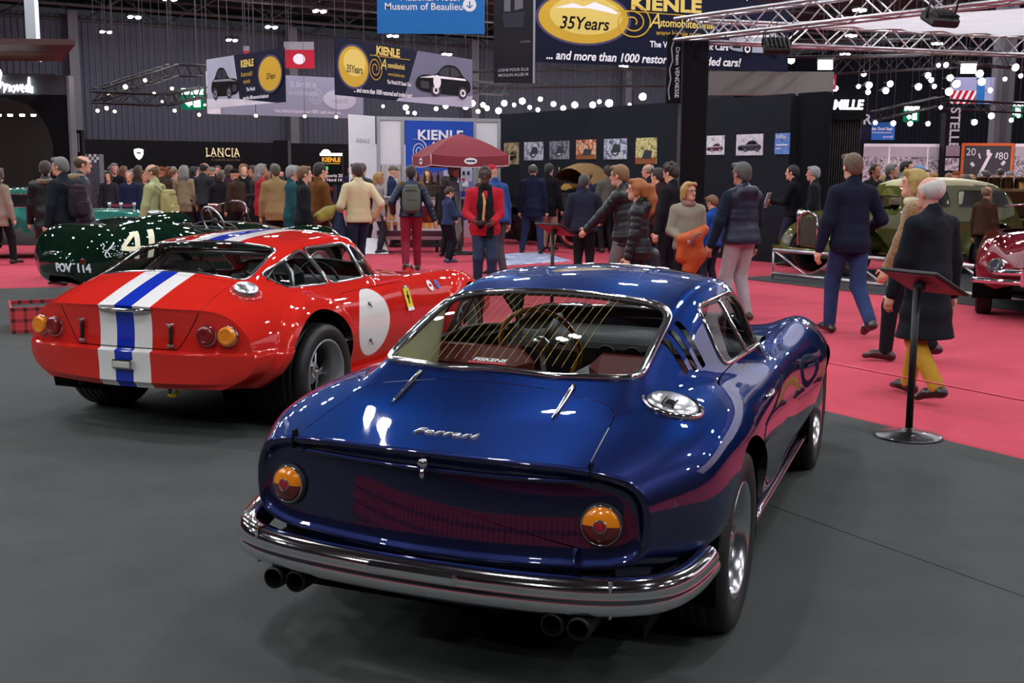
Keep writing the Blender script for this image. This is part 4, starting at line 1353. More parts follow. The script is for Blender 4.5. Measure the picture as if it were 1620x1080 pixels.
PH = [(798, 821, 226, 260, ['1a1715', '6b5a33', 'b3a27a', '9a5a33'], 'tall photo of a yellow-brown old car, first on the dark wall', 2),
      (830, 860, 225, 253.5, ['20232b', '7a7f8c', 'c9c9d2', 'a07870'], 'photo of a grey motorcycle on the dark wall', 0),
      (870, 901, 223.5, 252, ['14141a', '4a4a55', '8a8a94', '6b5a5a'], 'dim grey photo of machinery on the dark wall', 0),
      (912, 943, 221.5, 252, ['3a2018', 'c05a30', 'd9c29a', '7a3a2a'], 'orange-red photo of a workshop on the dark wall', 1),
      (956, 992, 220, 252, ['28304a', '6a7590', 'd0d2da', '909aa8'], 'blue and white photo of a motorcycle on the dark wall', 0),
      (1006, 1039, 218.5, 259.5, ['2a2a1c', 'b0a85a', 'd8d49a', '7a5a3a'], 'tall yellow-green photo of a crowded hall on the dark wall', 1),
      (1117, 1146, 215, 245, ['8a8a92', 'c9c9cf', 'e6e6ea', 'b5b5bb'], 'pale photo of an open veteran car, beside the black column', 3),
      (1165, 1207, 213, 246, ['9a9aa2', 'c2c2c8', 'd8d8de', 'b0b0b8'], 'pale photo of a dark saloon car on the wall', 4),
      (1226, 1249, 211, 244, ['3a62a8', '4a78c0', '6a92d0', '4a78c0'], 'small blue notice with white lines on the wall', 5)]
for i, (u0, u1, v0, v1, cols, lab, kind) in enumerate(PH):
    x0, z0 = onq(u0, v1); x1, _ = onq(u1, v1); _, z1 = onq(u0, v0)
    O = Q0g + Xq.normalized() * x0 - nq * .015; O.z = z0
    b = Board('wall_photo' if kind < 5 else 'wall_notice', lab, 'photo' if kind < 5 else 'notice', O, Xq, x1 - x0, z1 - z0, photo_mat('photo_%d' % i, cols, 6 + i), .02)
    if kind == 0: b.ell(.5, .35, .16, .2, P_dgrey); b.ell(.5, .35, .1, .13, P_lgrey); b.poly([(.3, .3), (.45, .75), (.7, .7), (.75, .35)], P_dgrey)
    elif kind == 1: b.rect(0, 0, 1, .25, Mp('photo_floor', '8a5535')); b.poly([(.3, .2), (.45, .55), (.8, .5), (.75, .2)], P_dgrey)
    elif kind == 2: print_car(b, .5, .2, .7, .4, P_black, P_dgrey, P_gold)
    elif kind == 3: print_car(b, .5, .2, .85, .4, Mp('veteran_maroon', '5a3035'), P_dgrey, P_white)
    elif kind == 4: print_car(b, .5, .22, .85, .5, P_dgrey, P_black, P_grey)
    else: b.text('Info', .35, .85, .12, P_white); b.ell(.65, .8, .12, .08, P_lgrey); b.rect(.1, .42, .9, .47, P_white); b.rect(.1, .25, .4, .29, P_white)
O = at_y(1112, 158, 29); O2 = at_y(1310, 148, 29)
t = MB(); t.box(((O.x + O2.x) / 2, 29, 1.6 + 140 / FOCAL * 29), (O2.x - O.x + .2, .2, 36 / FOCAL * 29), mat('grey_header', '6b6966', .7)); t.box((O.x + 1.2, 29.05, 1.6), (.2, .1, 3.6), M_blacks); t.box((O2.x - .2, 29.05, 1.6), (.2, .1, 3.6), M_blacks); o = t.build('stand_header'); tag(o, 'plain grey stand header seen above the photo wall by the column', 'panel')
# stand block with the cut letters MILLE
S0 = at_y(1253, 147, 20.6); S1 = at_y(1307, 147, 20.0)
t = MB(); a_ = Vector((S0.x, S0.y, 0)); c_ = Vector((S1.x, S1.y, 0)); dd_ = (c_ - a_)
t.box(a_ + dd_ / 2 + Vector((.16, .17, S0.z / 2)), (dd_.length * .80, .2, S0.z), mat('stand_block', '14161b', .9, spec=.1), rz=atan2(dd_.y, dd_.x)); o = t.build('stand_block'); tag(o, 'plain black stand block at the end of the photo wall', 'partition')
e = empty('lettered_stand', (at_y(1336, 275, 21.0).x, 21.0, 0), 0, 'black stand end with glowing white letters above a slatted dark wall', 'stand')
zt, zb = at_y(1336, 150, 21).z, at_y(1336, 189, 21).z; ww = 58 / FOCAL * 21
t = MB(); t.box((0, .2, (zt + zb) / 2), (ww, .4, zt - zb), M_blackcloth); t.build('header', e)
t = MB(); t.box((0, .3, zb / 2), (ww * .9, .2, zb), M_blackcloth); t.build('back', e)
for k in range(14):
    t = MB(); t.box((-ww * .42 + k * ww * .84 / 13, .16, zb / 2), (.025, .05, zb), mat('dark_slat', '262226', .6)); t.build('slat', e)
text_mesh('glowing_lettering', 'MILLE', .235, emis('white_sign', 'eef3ff', 3.5), e, frame_M((.0, -.01, 1.6 + (275 - 167) / FOCAL * 21), (1, 0, 0), (0, 0, 1)), .01, xscale=.92, bold=.008, shear=.12)
# ---- black draped truss column, trusses and canopy of the neighbouring stand
COLP = Vector((2.69, 17.2, 0))
t = MB(); t.box((0, 0, 1.78), (.39, .39, 3.56), M_blackcloth, bev=.02); o = t.build('draped_column', loc=COLP); tag(o, 'tall square column draped in black cloth carrying the silver trusses', 'column')
b = Board('vertical_banner', 'narrow black banner with a car outline hung on the draped column', 'banner', COLP + Vector((-.42, -.1, 2.65)), (1, 0, 0), .22, 1.0, P_black)
b.text('Dream VENDIESSE', .72, .45, .085, P_white, rot=-pi / 2, xs=1.1); b.line([(.25, .05), (.15, .2), (.3, .35), (.2, .5), (.4, .62), (.3, .8), (.45, .9)], .02, P_grey)
T0 = COLP + UP * 3.56
truss('stage_truss', T0 + Vector((-.1, 0, 0)), T0 + Vector((.62, -.785, 0)).normalized() * 9, .30, M_silver, 'silver box truss running from the draped column towards the camera', r=.026)
truss('stage_truss', T0 + Vector((.1, .2, 0)), T0 + Vector((.95, .30, 0)).normalized() * 13, .30, M_silver, 'silver box truss running away to the right of the draped column', r=.026)
def canopy_mat():
    m = mat('white_stretch_cloth', 'e2e0e6', .9); nt = m.node_tree; b_ = nt.nodes['Principled BSDF']
    t_ = nt.nodes.new('ShaderNodeBsdfTranslucent'); t_.inputs[0].default_value = (.8, .8, .84, 1)
    x_ = nt.nodes.new('ShaderNodeMixShader'); x_.inputs[0].default_value = .55
    nt.links.new(b_.outputs[0], x_.inputs[1]); nt.links.new(t_.outputs[0], x_.inputs[2]); nt.links.new(x_.outputs[0], nt.nodes['Material Output'].inputs[0]); return m
C0 = T0 + Vector((.3, .1, .22)); Ca = Vector((.62, -.785, 0)).normalized(); Cb = Vector((.95, .30, 0)).normalized()
g = MB(); g.grid(lambda u, v: C0 + Ca * (u * 14 + .8) + Cb * (v * 15 + .5) + UP * (.03 * sin(v * 120) - .25 * sin(u * pi)), 20, 160, canopy_mat())
o = g.build('stand_canopy'); tag(o, 'white pleated cloth canopy stretched over the neighbouring stand', 'canopy')
def flood(p, aim, label, on=False, s=1.0, group=None):
    e = empty('flood_light', p, 0, label, 'lamp', group)
    dv = Vector(aim).normalized(); e.rotation_mode = 'QUATERNION'; e.rotation_quaternion = dv.to_track_quat('-Z', 'Y')
    t = MB(); t.box((0, 0, 0), (.38 * s, .28 * s, .10 * s), M_blacks, bev=.02 * s); 
    for k in range(6): t.box((-.15 * s + k * .06 * s, 0, .065 * s), (.012 * s, .24 * s, .05 * s), M_blacks)
    t.build('housing', e)
    t = MB(); t.box((0, 0, -.054 * s), (.33 * s, .23 * s, .008), emis('flood_on', 'fff6e0', 60) if on else mat('lamp_glass', '3a3a40', .1, coat=1)); t.build('front_glass', e)
    t = MB(); t.tube([(-.2 * s, 0, 0), (-.2 * s, .05, .25 * s), (.2 * s, .05, .25 * s), (.2 * s, 0, 0)], .012 * s, M_blacks, 6); t.build('bracket', e)
    return e
flood(at_y(1487, 30, 13.4), (-.2, .5, -1), 'large black floodlight hanging below the near silver truss')
flood(at_y(1228, 72, 16.2), (0, .6, -.6), 'black floodlight hanging by the draped column')
flood(at_y(1306, 101, 22), (-.3, -.9, -.5), 'glowing white floodlight above the lettered stand', True, .8)
flood(at_y(1532, 107, 22), (-.3, -.9, -.5), 'glowing white floodlight under the far truss', True, .8)
# low silver barrier truss
bp0 = Vector((4.0, 17.75, .12)); bp1 = Vector((9.2, 9.5, .12))
def barrier(p, q, label):
    p, q = Vector(p), Vector(q); e = empty('truss_barrier', p, 0, label, 'barrier', None)
    d_ = q - p; L_ = d_.length
    for z in (0, .36):
        t = MB(); t.tube([UP * z, d_ + UP * z], .028, M_silver, 8); t.build('rail', e)
    n = int(L_ / .55)
    for i in range(n):
        a = d_ * (i / n); c = d_ * ((i + 1) / n)
        t = MB()
        if i % 2 == 0: t.tube([a + UP * .36, c], .016, M_silver, 6)
        else: t.tube([a, c + UP * .36], .016, M_silver, 6)
        t.build('brace', e)
    for i in range(0, n + 1, 4):
        t = MB(); t.tube([d_ * (i / n) - UP * .12, d_ * (i / n) + UP * .36], .016, M_silver, 6); t.build('post', e)
    return e
BD = at_z(1620, 487, .0) - at_z(1222, 442, .0)
b0 = at_z(1222, 442); b1 = b0 + BD * 1.35
mid = b0 + BD * .5
barrier((b0.x, b0.y, .10), (mid.x, mid.y, .10), 'silver truss barrier in front of the olive saloon')
mid2 = b0 + BD * .512
barrier((mid2.x, mid2.y, .10), (b1.x, b1.y, .10), 'silver truss barrier in front of the dark red car')
# black platform under those cars
nb_ = Vector((-BD.y, BD.x, 0)).normalized()
if nb_.y < 0: nb_ = -nb_
pp = [b0 + nb_ * -.35 - BD * .1, b1 - nb_ * .35, b1 + nb_ * 9, b0 + nb_ * 9 - BD * .1]
f = MB(); f.prism([(p.x, p.y) for p in pp], -.02, .01, mat('stand_carpet', '2f3032', .95, noise=(3, .1))); struct(f.build('floor_stand'))
# ---------------------------------------------------------------- red racing coupe with stripes
M_redp = mat('racing_red_paint', 'd2281f', .3, 0, coat=1.0, coat_rough=.02)
M_wstr = mat('white_stripe_paint', 'eceae6', .35, coat=1.0)
M_bstr = mat('blue_stripe_paint', '1533b0', .35, coat=1.0)
M_slick = mat('racing_tyre', '1d1d1d', .5, bump=(50, .1))
M_greyrim = mat('grey_magnesium', 'a6a8a8', .4, .7)
RED = empty('racing_coupe', (-2.03, 7.43, 0), -R(20.7), 'red racing coupe with white and blue stripes and a white number disc', 'car')
def red_car():
    e = RED
    ST = [
        (-.74, [(.62, .335), (.765, .41), (.815, .50), (.808, .60), (.765, .69), (.64, .782), (.35, .80), (0, .805)]),
        (-.5, [(.68, .31), (.82, .41), (.872, .52), (.862, .63), (.805, .755), (.65, .865), (.35, .905), (0, .915)]),
        (-.2, [(.72, .29), (.86, .41), (.905, .54), (.89, .66), (.83, .78), (.68, .895), (.35, .955), (0, .97)]),
        (.1, [(.74, .27), (.85, .40), (.895, .54), (.88, .67), (.82, .785), (.68, .875), (.35, .94), (0, .955)]),
        (.5, [(.77, .24), (.83, .38), (.86, .54), (.85, .68), (.79, .785), (.66, .85), (.35, .90), (0, .91)]),
        (1.0, [(.77, .23), (.83, .37), (.855, .53), (.845, .67), (.785, .785), (.64, .835), (.34, .87), (0, .88)]),
        (1.5, [(.77, .23), (.83, .37), (.86, .53), (.85, .67), (.77, .80), (.62, .83), (.34, .85), (0, .86)]),
        (2.0, [(.75, .24), (.84, .38), (.885, .54), (.87, .68), (.755, .815), (.6, .80), (.33, .81), (0, .82)]),
        (2.4, [(.72, .26), (.84, .39), (.885, .54), (.87, .67), (.74, .80), (.58, .765), (.32, .765), (0, .775)]),
        (2.8, [(.68, .28), (.79, .38), (.84, .50), (.82, .61), (.70, .72), (.54, .70), (.3, .70), (0, .705)]),
        (3.15, [(.6, .30), (.7, .37), (.75, .44), (.74, .51), (.64, .59), (.5, .60), (.28, .60), (0, .605)]),
        (3.4, [(.3, .38), (.42, .41), (.48, .44), (.48, .47), (.42, .50), (.3, .51), (.16, .51), (0, .51)]),
    ]
    yk = [-.95, -.40, -.15, .05, .35, .8, 1.02, 1.22, 1.52, 1.9]; zk = [.70, .955, 1.065, 1.14, 1.18, 1.197, 1.18, 1.08, .87, .62]
    wy = [-.95, -.4, .1, .6, 1.1, 1.6]; wx = [.63, .61, .565, .545, .555, .60]
    def cabin(x, y):
        if y < -.95 or y > 1.9: return None
        yy = y + (.40 * x ** 2 * min(1, max(0, (y - .8) / .4)) if y > .8 else 0)
        return pch(yk, zk, np.clip(yy, -.95, 1.9)) - .15 * x ** 2 - 1.5 * srelu(np.abs(x) - pch(wy, wx, [y])[0], .05)
    def warp(G):
        w = np.clip(-(G[:, :, 1] + .1) / .64, 0, 1) ** 2
        G[:, :, 1] += w * (-.085 + .09 * (G[:, :, 0] / .7) ** 2)
        lo = np.clip((.553 - G[:, :, 2]) / .012, 0, 1) * np.clip((-.30 - G[:, :, 1]) / .12, 0, 1)
        G[:, :, 0] += np.sign(G[:, :, 0]) * .014 * lo * (np.abs(G[:, :, 0]) > .5)
        # riveted wheel-arch extensions
        for yc, h, r in ((-.06, .05, .52), (2.4, .03, .5)):
            dd = np.hypot(G[:, :, 1] - yc, G[:, :, 2] - .33)
            k = np.clip((r - dd) / .035, 0, 1); k = k * k * (3 - 2 * k)
            side = (np.abs(G[:, :, 0]) > .6) & (G[:, :, 2] < .90)
            G[:, :, 0] += np.where(side, np.sign(G[:, :, 0]) * h * k, 0)
        return G
    sh = Shell(ST, cabin, warp, ny=240, nx=90)
    cb = CarB(e, sh); bm = cb.bm
    P3 = [M_redp, M_wstr, M_bstr]
    for x in (-.19, -.065, .065, .19):
        bmesh.ops.bisect_plane(bm, geom=bm.verts[:] + bm.edges[:] + [f for f in bm.faces if abs(f.calc_center_median().x - x) < .05], dist=1e-5, plane_co=(x, 0, 0), plane_no=(1, 0, 0))
    def stripe(b):
        for f in b.faces:
            x = abs(f.calc_center_median().x)
            f.material_index = 2 if x < .065 else (1 if x < .19 else 0)
    for f in bm.faces:
        c = f.calc_center_median()
        if c.z > .45: 
            x = abs(c.x); f.material_index = 2 if x < .065 else (1 if x < .19 else 0)
    cb.arch(-.07, .335, .415); cb.arch(2.4, .33, .38)
    cb.window('rear_window', [(x, y, 1) for x, y in round_poly([(-.55, -.36), (.55, -.36), (.515, .09), (-.515, .09)], [.03, .03, .08, .08], 5)], (0, 0, 1), lambda c: abs(c.x) < .8 and -.6 < c.y < .4 and c.z > .85, .008)
    for s in (1, -1):
        cb.window('quarter_window', [(s * .62, y, z) for y, z in round_poly([(-.25, .985), (.262, 1.122), (.388, .836), (-.12, .858)], [.02, .02, .02, .05], 3)], (s, 0, .3), lambda c: c.x * s > .4 and -.6 < c.y < .6 and c.z > .8, .007)
        cb.window('side_window', [(s * .62, y, z) for y, z in round_poly([(.282, 1.124), (.845, 1.130), (.868, .838), (.408, .836)], .02, 3)], (s, 0, .3), lambda c: c.x * s > .4 and 0 < c.y < 1.3 and c.z > .8, .007)
        cb.window('vent_window', [(s * .62, y, z) for y, z in [(.862, 1.126), (.90, 1.115), (1.235, .848), (.886, .840)]], (s, 0, .3), lambda c: c.x * s > .4 and .7 < c.y < 1.5 and c.z > .8, .006, seal=False)
    cb.window('windscreen', [(x, y, 1) for x, y in [(-.58, 1.24), (-.3, 1.39), (0, 1.43), (.3, 1.39), (.58, 1.24), (.50, 1.0), (-.50, 1.0)]], (0, 0, 1), lambda c: abs(c.x) < .7 and .9 < c.y < 1.7 and c.z > .8, .008)
    cb.lid('boot_lid', [(-.535, -1.2, 1), (.535, -1.2, 1), (.50, -.405, 1), (-.50, -.405, 1)], (0, 0, 1), lambda c: abs(c.x) < .8 and c.y < -.3 and c.z > .7, P3, .003)
    # number disc on the flank (its rear is cut straight by the door edge)
    for s in (1, -1):
        ds = [(s, .75 + .235 * cos(a), .566 + .235 * sin(a)) for a in np.linspace(0, 2 * pi, 40, endpoint=False)]
        tst = lambda c: c.x * s > .6 and .2 < c.y < 1.2 and c.z < .87
        ins = cut(bm, facing(bm, (s, 0, 0), .1, tst), planes_of(ds, (s, 0, 0)) + [(Vector((0, .505, 0)), Vector((0, -1, 0)))])
        for f in ins: f.material_index = 1
        o = round_poly([(.46, .28), (1.30, .28), (1.36, .80), (.40, .80)], [.05, .05, .02, .02], 3)
        cb.lid('door', [(s, y, z) for y, z in o], (s, 0, 0), lambda c: c.x * s > .5 and .2 < c.y < 1.6 and c.z < .86, P3, .003)
    cb.finish(P3)
    # tail: Coons patch with a swage line, bulging below it
    G0 = sh.G[0]; n = len(G0); ic = int(np.argmin(np.hypot(G0[:n // 2, 0] - .67, G0[:n // 2, 2] - .77)))
    l, r = G0[-1], G0[0]
    bot = [l + (r - l) * t + np.array([0, -.05 * sin(pi * t), -.015 * sin(pi * t)]) for t in np.linspace(0, 1, 30)]
    P, u, v = coons(G0, ic, bot, 90, 150)
    z = P[:, :, 2]; U = (2 * u - 1)[None, :]; V = v[:, None]
    g = (1 - np.abs(U) ** 5)
    low = np.clip((.552 - z) / .011, 0, 1); low = low * low * (3 - 2 * low)
    pil = np.sin(np.clip((z - .31) / (.56 - .31), 0, 1) ** .8 * pi / 2 + 0)
    P[:, :, 1] -= low * g * (pil * .05 + .022) * np.clip(V * 8, 0, 1)
    up = np.clip((z - .55) / .25, 0, 1)
    P[:, :, 1] -= (1 - low) * g * .045 * (1 - up) * np.clip((1 - V) * 10, 0, 1)
    lip = np.clip((z - .755) / .03, 0, 1) * np.clip((1 - V) * 20, 0, 1); 
    P[:, :, 1] += .0
    tb = grid_bm(P)
    if sum(f.normal.y for f in tb.faces) > 0: bmesh.ops.reverse_faces(tb, faces=tb.faces[:])
    for x in (-.19, -.065, .065, .19):
        bmesh.ops.bisect_plane(tb, geom=tb.verts[:] + tb.edges[:] + tb.faces[:], dist=1e-5, plane_co=(x, 0, 0), plane_no=(1, 0, 0))
    stripe(tb)
    tbv = BVHTree.FromBMesh(tb)
    def tail(x, z):
        h = tbv.ray_cast(Vector((x, -3, z)), Vector((0, 1, 0))); return h[0], h[1]
    skin_object(tb, 'tail_panel', P3, None, e)
    M_gap = MATS['dark_inside']
    t = MB(); t.tube([tail(x, .562)[0] for x in np.linspace(-.36, .36, 20)], .003, M_gap, 4); t.build('boot_gap', e)
    for s in (1, -1):
        t = MB(); t.tube([tail(s * (.36 + .145 * k / 8), .562 + .225 * (k / 8) ** 1.2)[0] for k in range(9)], .003, M_gap, 4); t.build('boot_gap', e)
    M_red2 = mat('deep_red_lens', '7a0f12', .12, coat=1.0)
    for s in (1, -1):
        for x, m in ((.685, M_orange), (.555, M_red2)):
            p, nn = tail(s * x, .655); round_lamp(e, 'tail_lamp', p, (s * .1, -1, .05), .058, m, .035)
        # rubber boot strap with hook
        p, nn = tail(s * .325, .665); t = MB()
        t.tube([tail(s * .325, zz)[0] + Vector((0, -.014, 0)) for zz in np.linspace(.60, .70, 6)], .016, MATS['black_rubber'], 8, flat=.5)
        t.build('boot_strap', e)
        t = MB(); a = tail(s * .325, .71)[0]; t.tube([a + Vector((-.028, -.02, .008)), a + Vector((0, -.03, 0)), a + Vector((.028, -.02, .008))], .006, M_alu, 6); t.tube([a + Vector((0, -.03, 0)), a + Vector((0, -.01, -.03))], .006, M_alu, 6)
        b_ = tail(s * .325, .585)[0]; t.box(b_ + Vector((0, -.012, 0)), (.045, .02, .018), M_alu, bev=.004); t.build('strap_hook', e)
    p, nn = tail(0, .785)
    t = MB(); t.tube([(x, p.y - .022 + .03 * (x / .19) ** 4, p.z + .004) for x in np.linspace(-.19, .19, 16)], .012, M_chrome, 8); t.build('boot_handle', e)
    p, nn = tail(0, .462)
    t = MB(); t.box(p + Vector((0, -.012, 0)), (.145, .03, .058), M_chrome, bev=.006); o = t.build('plate_lamp', e)
    t = MB(); t.box(p + Vector((0, -.028, 0)), (.12, .008, .036), mat('frosted_lens', 'c9c7bc', .3, coat=.5), bev=.003); t.build('lens', o)
    t = MB(); t.tube([(.22, -.70, .30), (.23, -.72, .265), (.27, -.72, .265), (.28, -.70, .30)], .012, mat('yellow_strap', 'e0c81e', .6), 6); t.build('tow_strap', e)
    t = MB(); t.tube([(-.42, -.72, .33), (-.42, -.73, .29)], .016, M_black, 6); t.build('drain_pipe', e)
    p, nn = sh.top(.625, -.47)
    fe = empty('filler_cap', p, parent=e); fe.rotation_mode = 'QUATERNION'; fe.rotation_quaternion = Vector((0, 0, 1)).rotation_difference(nn)
    t = MB(); t.lathe([(.072, -.004), (.075, .025), (.068, .04), (.045, .048), (.001, .052)], m=M_alu, n=32); t.build('cap_dome', fe)
    t = MB(); t.lathe([(.10, -.006), (.10, .004), (.07, .006)], m=M_redp, n=32)
    for k in range(14): t.lathe([(.005, .003), (.004, .008), (.001, .009)], (.09 * cos(k * pi / 7), .09 * sin(k * pi / 7), 0), M_alu, 8)
    t.build('cap_flange', fe)
    # rivets of the arch extensions
    t = MB()
    for s in (1, -1):
        for k in range(26):
            a = -.45 + k * (pi + .5) / 25; q, nn = sh.side(-.06 + .505 * cos(a), .33 + .505 * sin(a), s) if .28 < .33 + .505 * sin(a) < .80 else (None, None)
            if q is not None: t.lathe([(.006, -.002), (.005, .003), (.001, .004)], q, M_redp, 6, rot=Vector((0, 0, 1)).rotation_difference(nn))
    t.build('rivets', e)['kind'] = 'stuff'
    # flank decals
    q, nn = sh.side(1.30, .685, 1); X = Vector((0, 1, 0)); Y = Vector((0, 0, 1)); Y = (Y - nn * Y.dot(nn)).normalized()
    Xd = Y.cross(nn)
    q = q + nn * .004
    dl = decal(e, 'shield_decal', q, Xd, Y, [(-.048, -.075), (.048, -.075), (.048, .085), (-.048, .085)], mat('decal_yellow', 'e8cf1e', .4), .003)
    horse = [(-.012, -.05), (-.004, -.05), (-.002, -.02), (.006, -.048), (.013, -.046), (.01, -.015), (.018, .0), (.026, .012), (.02, .016), (.012, .01), (.012, .028), (.018, .045), (.008, .052), (.0, .04), (-.004, .02), (-.012, .012), (-.02, .025), (-.026, .02), (-.016, .0), (-.006, -.012)]
    decal(dl, 'horse_emblem', q, Xd, Y, horse, P_black, .005)
    for k, cc in enumerate(('1f6b3a', 'eeeeee', 'b5273a')): decal(dl, 'decal_band', q, Xd, Y, [(-.048 + .032 * k, .072), (-.016 + .032 * k, .072), (-.016 + .032 * k, .09), (-.048 + .032 * k, .09)], mat('decal_%d' % k, cc, .4), .005)
    decal(dl, 'decal_band', q, Xd, Y, [(-.048, -.10), (.048, -.10), (.048, -.075), (-.048, -.075)], P_white, .005)
    for y, z, r, c1, c2 in ((1.72, .735, .04, P_white, P_red), (1.84, .735, .034, P_blue, P_red)):
        q, nn = sh.side(y, z, 1); Y = (Vector((0, 0, 1)) - nn * nn.z).normalized(); Xd = Y.cross(nn); q = q + nn * .003
        dl = decal(e, 'round_sticker', q, Xd, Y, [(r * cos(a), r * 1.2 * sin(a)) for a in np.linspace(0, 2 * pi, 20, endpoint=False)], c1, .003)
        decal(dl, 'sticker_print', q, Xd, Y, [(r * .6 * cos(a), r * .35 * sin(a)) for a in np.linspace(0, 2 * pi, 12, endpoint=False)], c2, .005)
    for z in (.70, .445):
        q, nn = sh.side(.70, z, 1); t = MB(); t.lathe([(.014, 0), (.012, .014), (.001, .016)], q, M_chrome, 10, rot=Vector((0, 0, 1)).rotation_difference(nn)); t.tube([q + nn * .012, q + nn * .018 + Vector((0, .01, -.03))], .005, M_chrome, 6); t.build('door_pin', e)
    q, nn = sh.top(.74, 1.56)
    t = MB(); t.tube([q, q + Vector((0, 0, .05))], .006, M_chrome, 6); t.lathe([(.001, .03), (.025, .02), (.035, .0), (.03, -.004), (.001, -.003)], q + Vector((0, 0, .06)), M_chrome, 16, 'Y'); t.build('wing_mirror', e)
    t = MB()
    for k in range(5): t.tube([sh.side(-.33 + k * .05, .985 - k * .026, 1)[0] + Vector((.004, 0, 0)), sh.side(-.30 + k * .05, 1.0 - k * .012, 1)[0] + Vector((.004, 0, 0))], .004, M_black, 4)
    t.build('quarter_grille', e)
    # under side, wheels, inside
    D = MATS['dark_inside']; t = MB(); t.box((0, 1.35, .29), (1.36, 3.5, .05), D); t.box((0, -.5, .40), (1.0, .3, .1), D)
    wheel_well(t, -.07, .335, .43, .45, .86, D); wheel_well(t, 2.4, .33, .40, .45, .84, D); t.build('underbody', e)
    for s in (1, -1):
        wheel(e, (s * .78, 0, .325), s, .325, .27, .215, M_greyrim, M_slick, 'star', D, dish=.10)
        wheel(e, (s * .76, 2.4, .325), s, .325, .22, .215, M_greyrim, M_slick, 'star', D, dish=.06)
        t = MB(); t.box((s * .80, .85, .245), (.10, .9, .04), M_redp, bev=.015); t.build('sill', e)
    t = MB(); t.box((0, .7, .42), (1.4, 1.9, .04), M_blackl); t.box((0, -.1, .74), (1.2, .5, .03), M_blackl); t.build('cabin_floor', e)
    for s in (1, -1):
        se = empty('seat', (s * .35, .45, .40), parent=e)
        t = MB(); t.box((0, .2, .08), (.46, .5, .16), M_blackl, bev=.06); t.build('cushion', se)
        t = MB(); t.box((0, -.12, .33), (.46, .12, .56), M_blackl, rot=Quaternion((1, 0, 0), R(16)), bev=.055); t.build('backrest', se)
    t = MB(); t.tube([(-.55, .2, .6), (-.53, .2, .95), (-.42, .2, 1.07), (.42, .2, 1.07), (.53, .2, .95), (.55, .2, .6)], .02, M_alu, 8); t.tube([(.45, .2, 1.05), (.5, -.25, .8)], .018, M_alu, 8); t.tube([(-.45, .2, 1.05), (-.5, -.25, .8)], .018, M_alu, 8); t.build('roll_bar', e)
    t = MB(); t.box((0, 1.2, .76), (1.2, .3, .14), M_blackl, bev=.05); t.build('dashboard', e)
    t = MB(); t.tube([(.32 + .17 * cos(a), .92 - .05 * sin(a), .80 + .16 * sin(a)) for a in np.linspace(0, 2 * pi, 36, endpoint=False)], .012, M_blackl, 8, closed=True)
    for a in (0, 2.1, 4.2): t.tube([(.32, .94, .8), (.32 + .16 * cos(a), .92 - .05 * sin(a), .8 + .15 * sin(a))], .008, M_alu, 6)
    t.build('steering_wheel', e)
    t = MB(); t.box((-.70, .7, .72), (.03, .8, .26), mat('pale_door_card', 'a9a596', .6)); t.build('door_card', e)
    end_cap(e, sh, -1, M_redp, .05, 'nose')
    return sh
SH_RED = red_car()
# ---------------------------------------------------------------- the other cars
def drape(o, hit, off=.006, sub=1):
    """lays a flat lettering mesh onto a curved skin; hit(p) -> point, normal"""
    me = o.data
    bm = bmesh.new(); bm.from_mesh(me)
    bmesh.ops.triangulate(bm, faces=bm.faces[:])
    for _ in range(5): 
        es = [e for e in bm.edges if e.calc_length() > .035]
        if es:
            bmesh.ops.subdivide_edges(bm, edges=es, cuts=1)
            bmesh.ops.triangulate(bm, faces=bm.faces[:])
    for v in bm.verts:
        p, n = hit(v.co)
        if p is not None: v.co = p + n * off
    bm.to_mesh(me); bm.free()
    return o

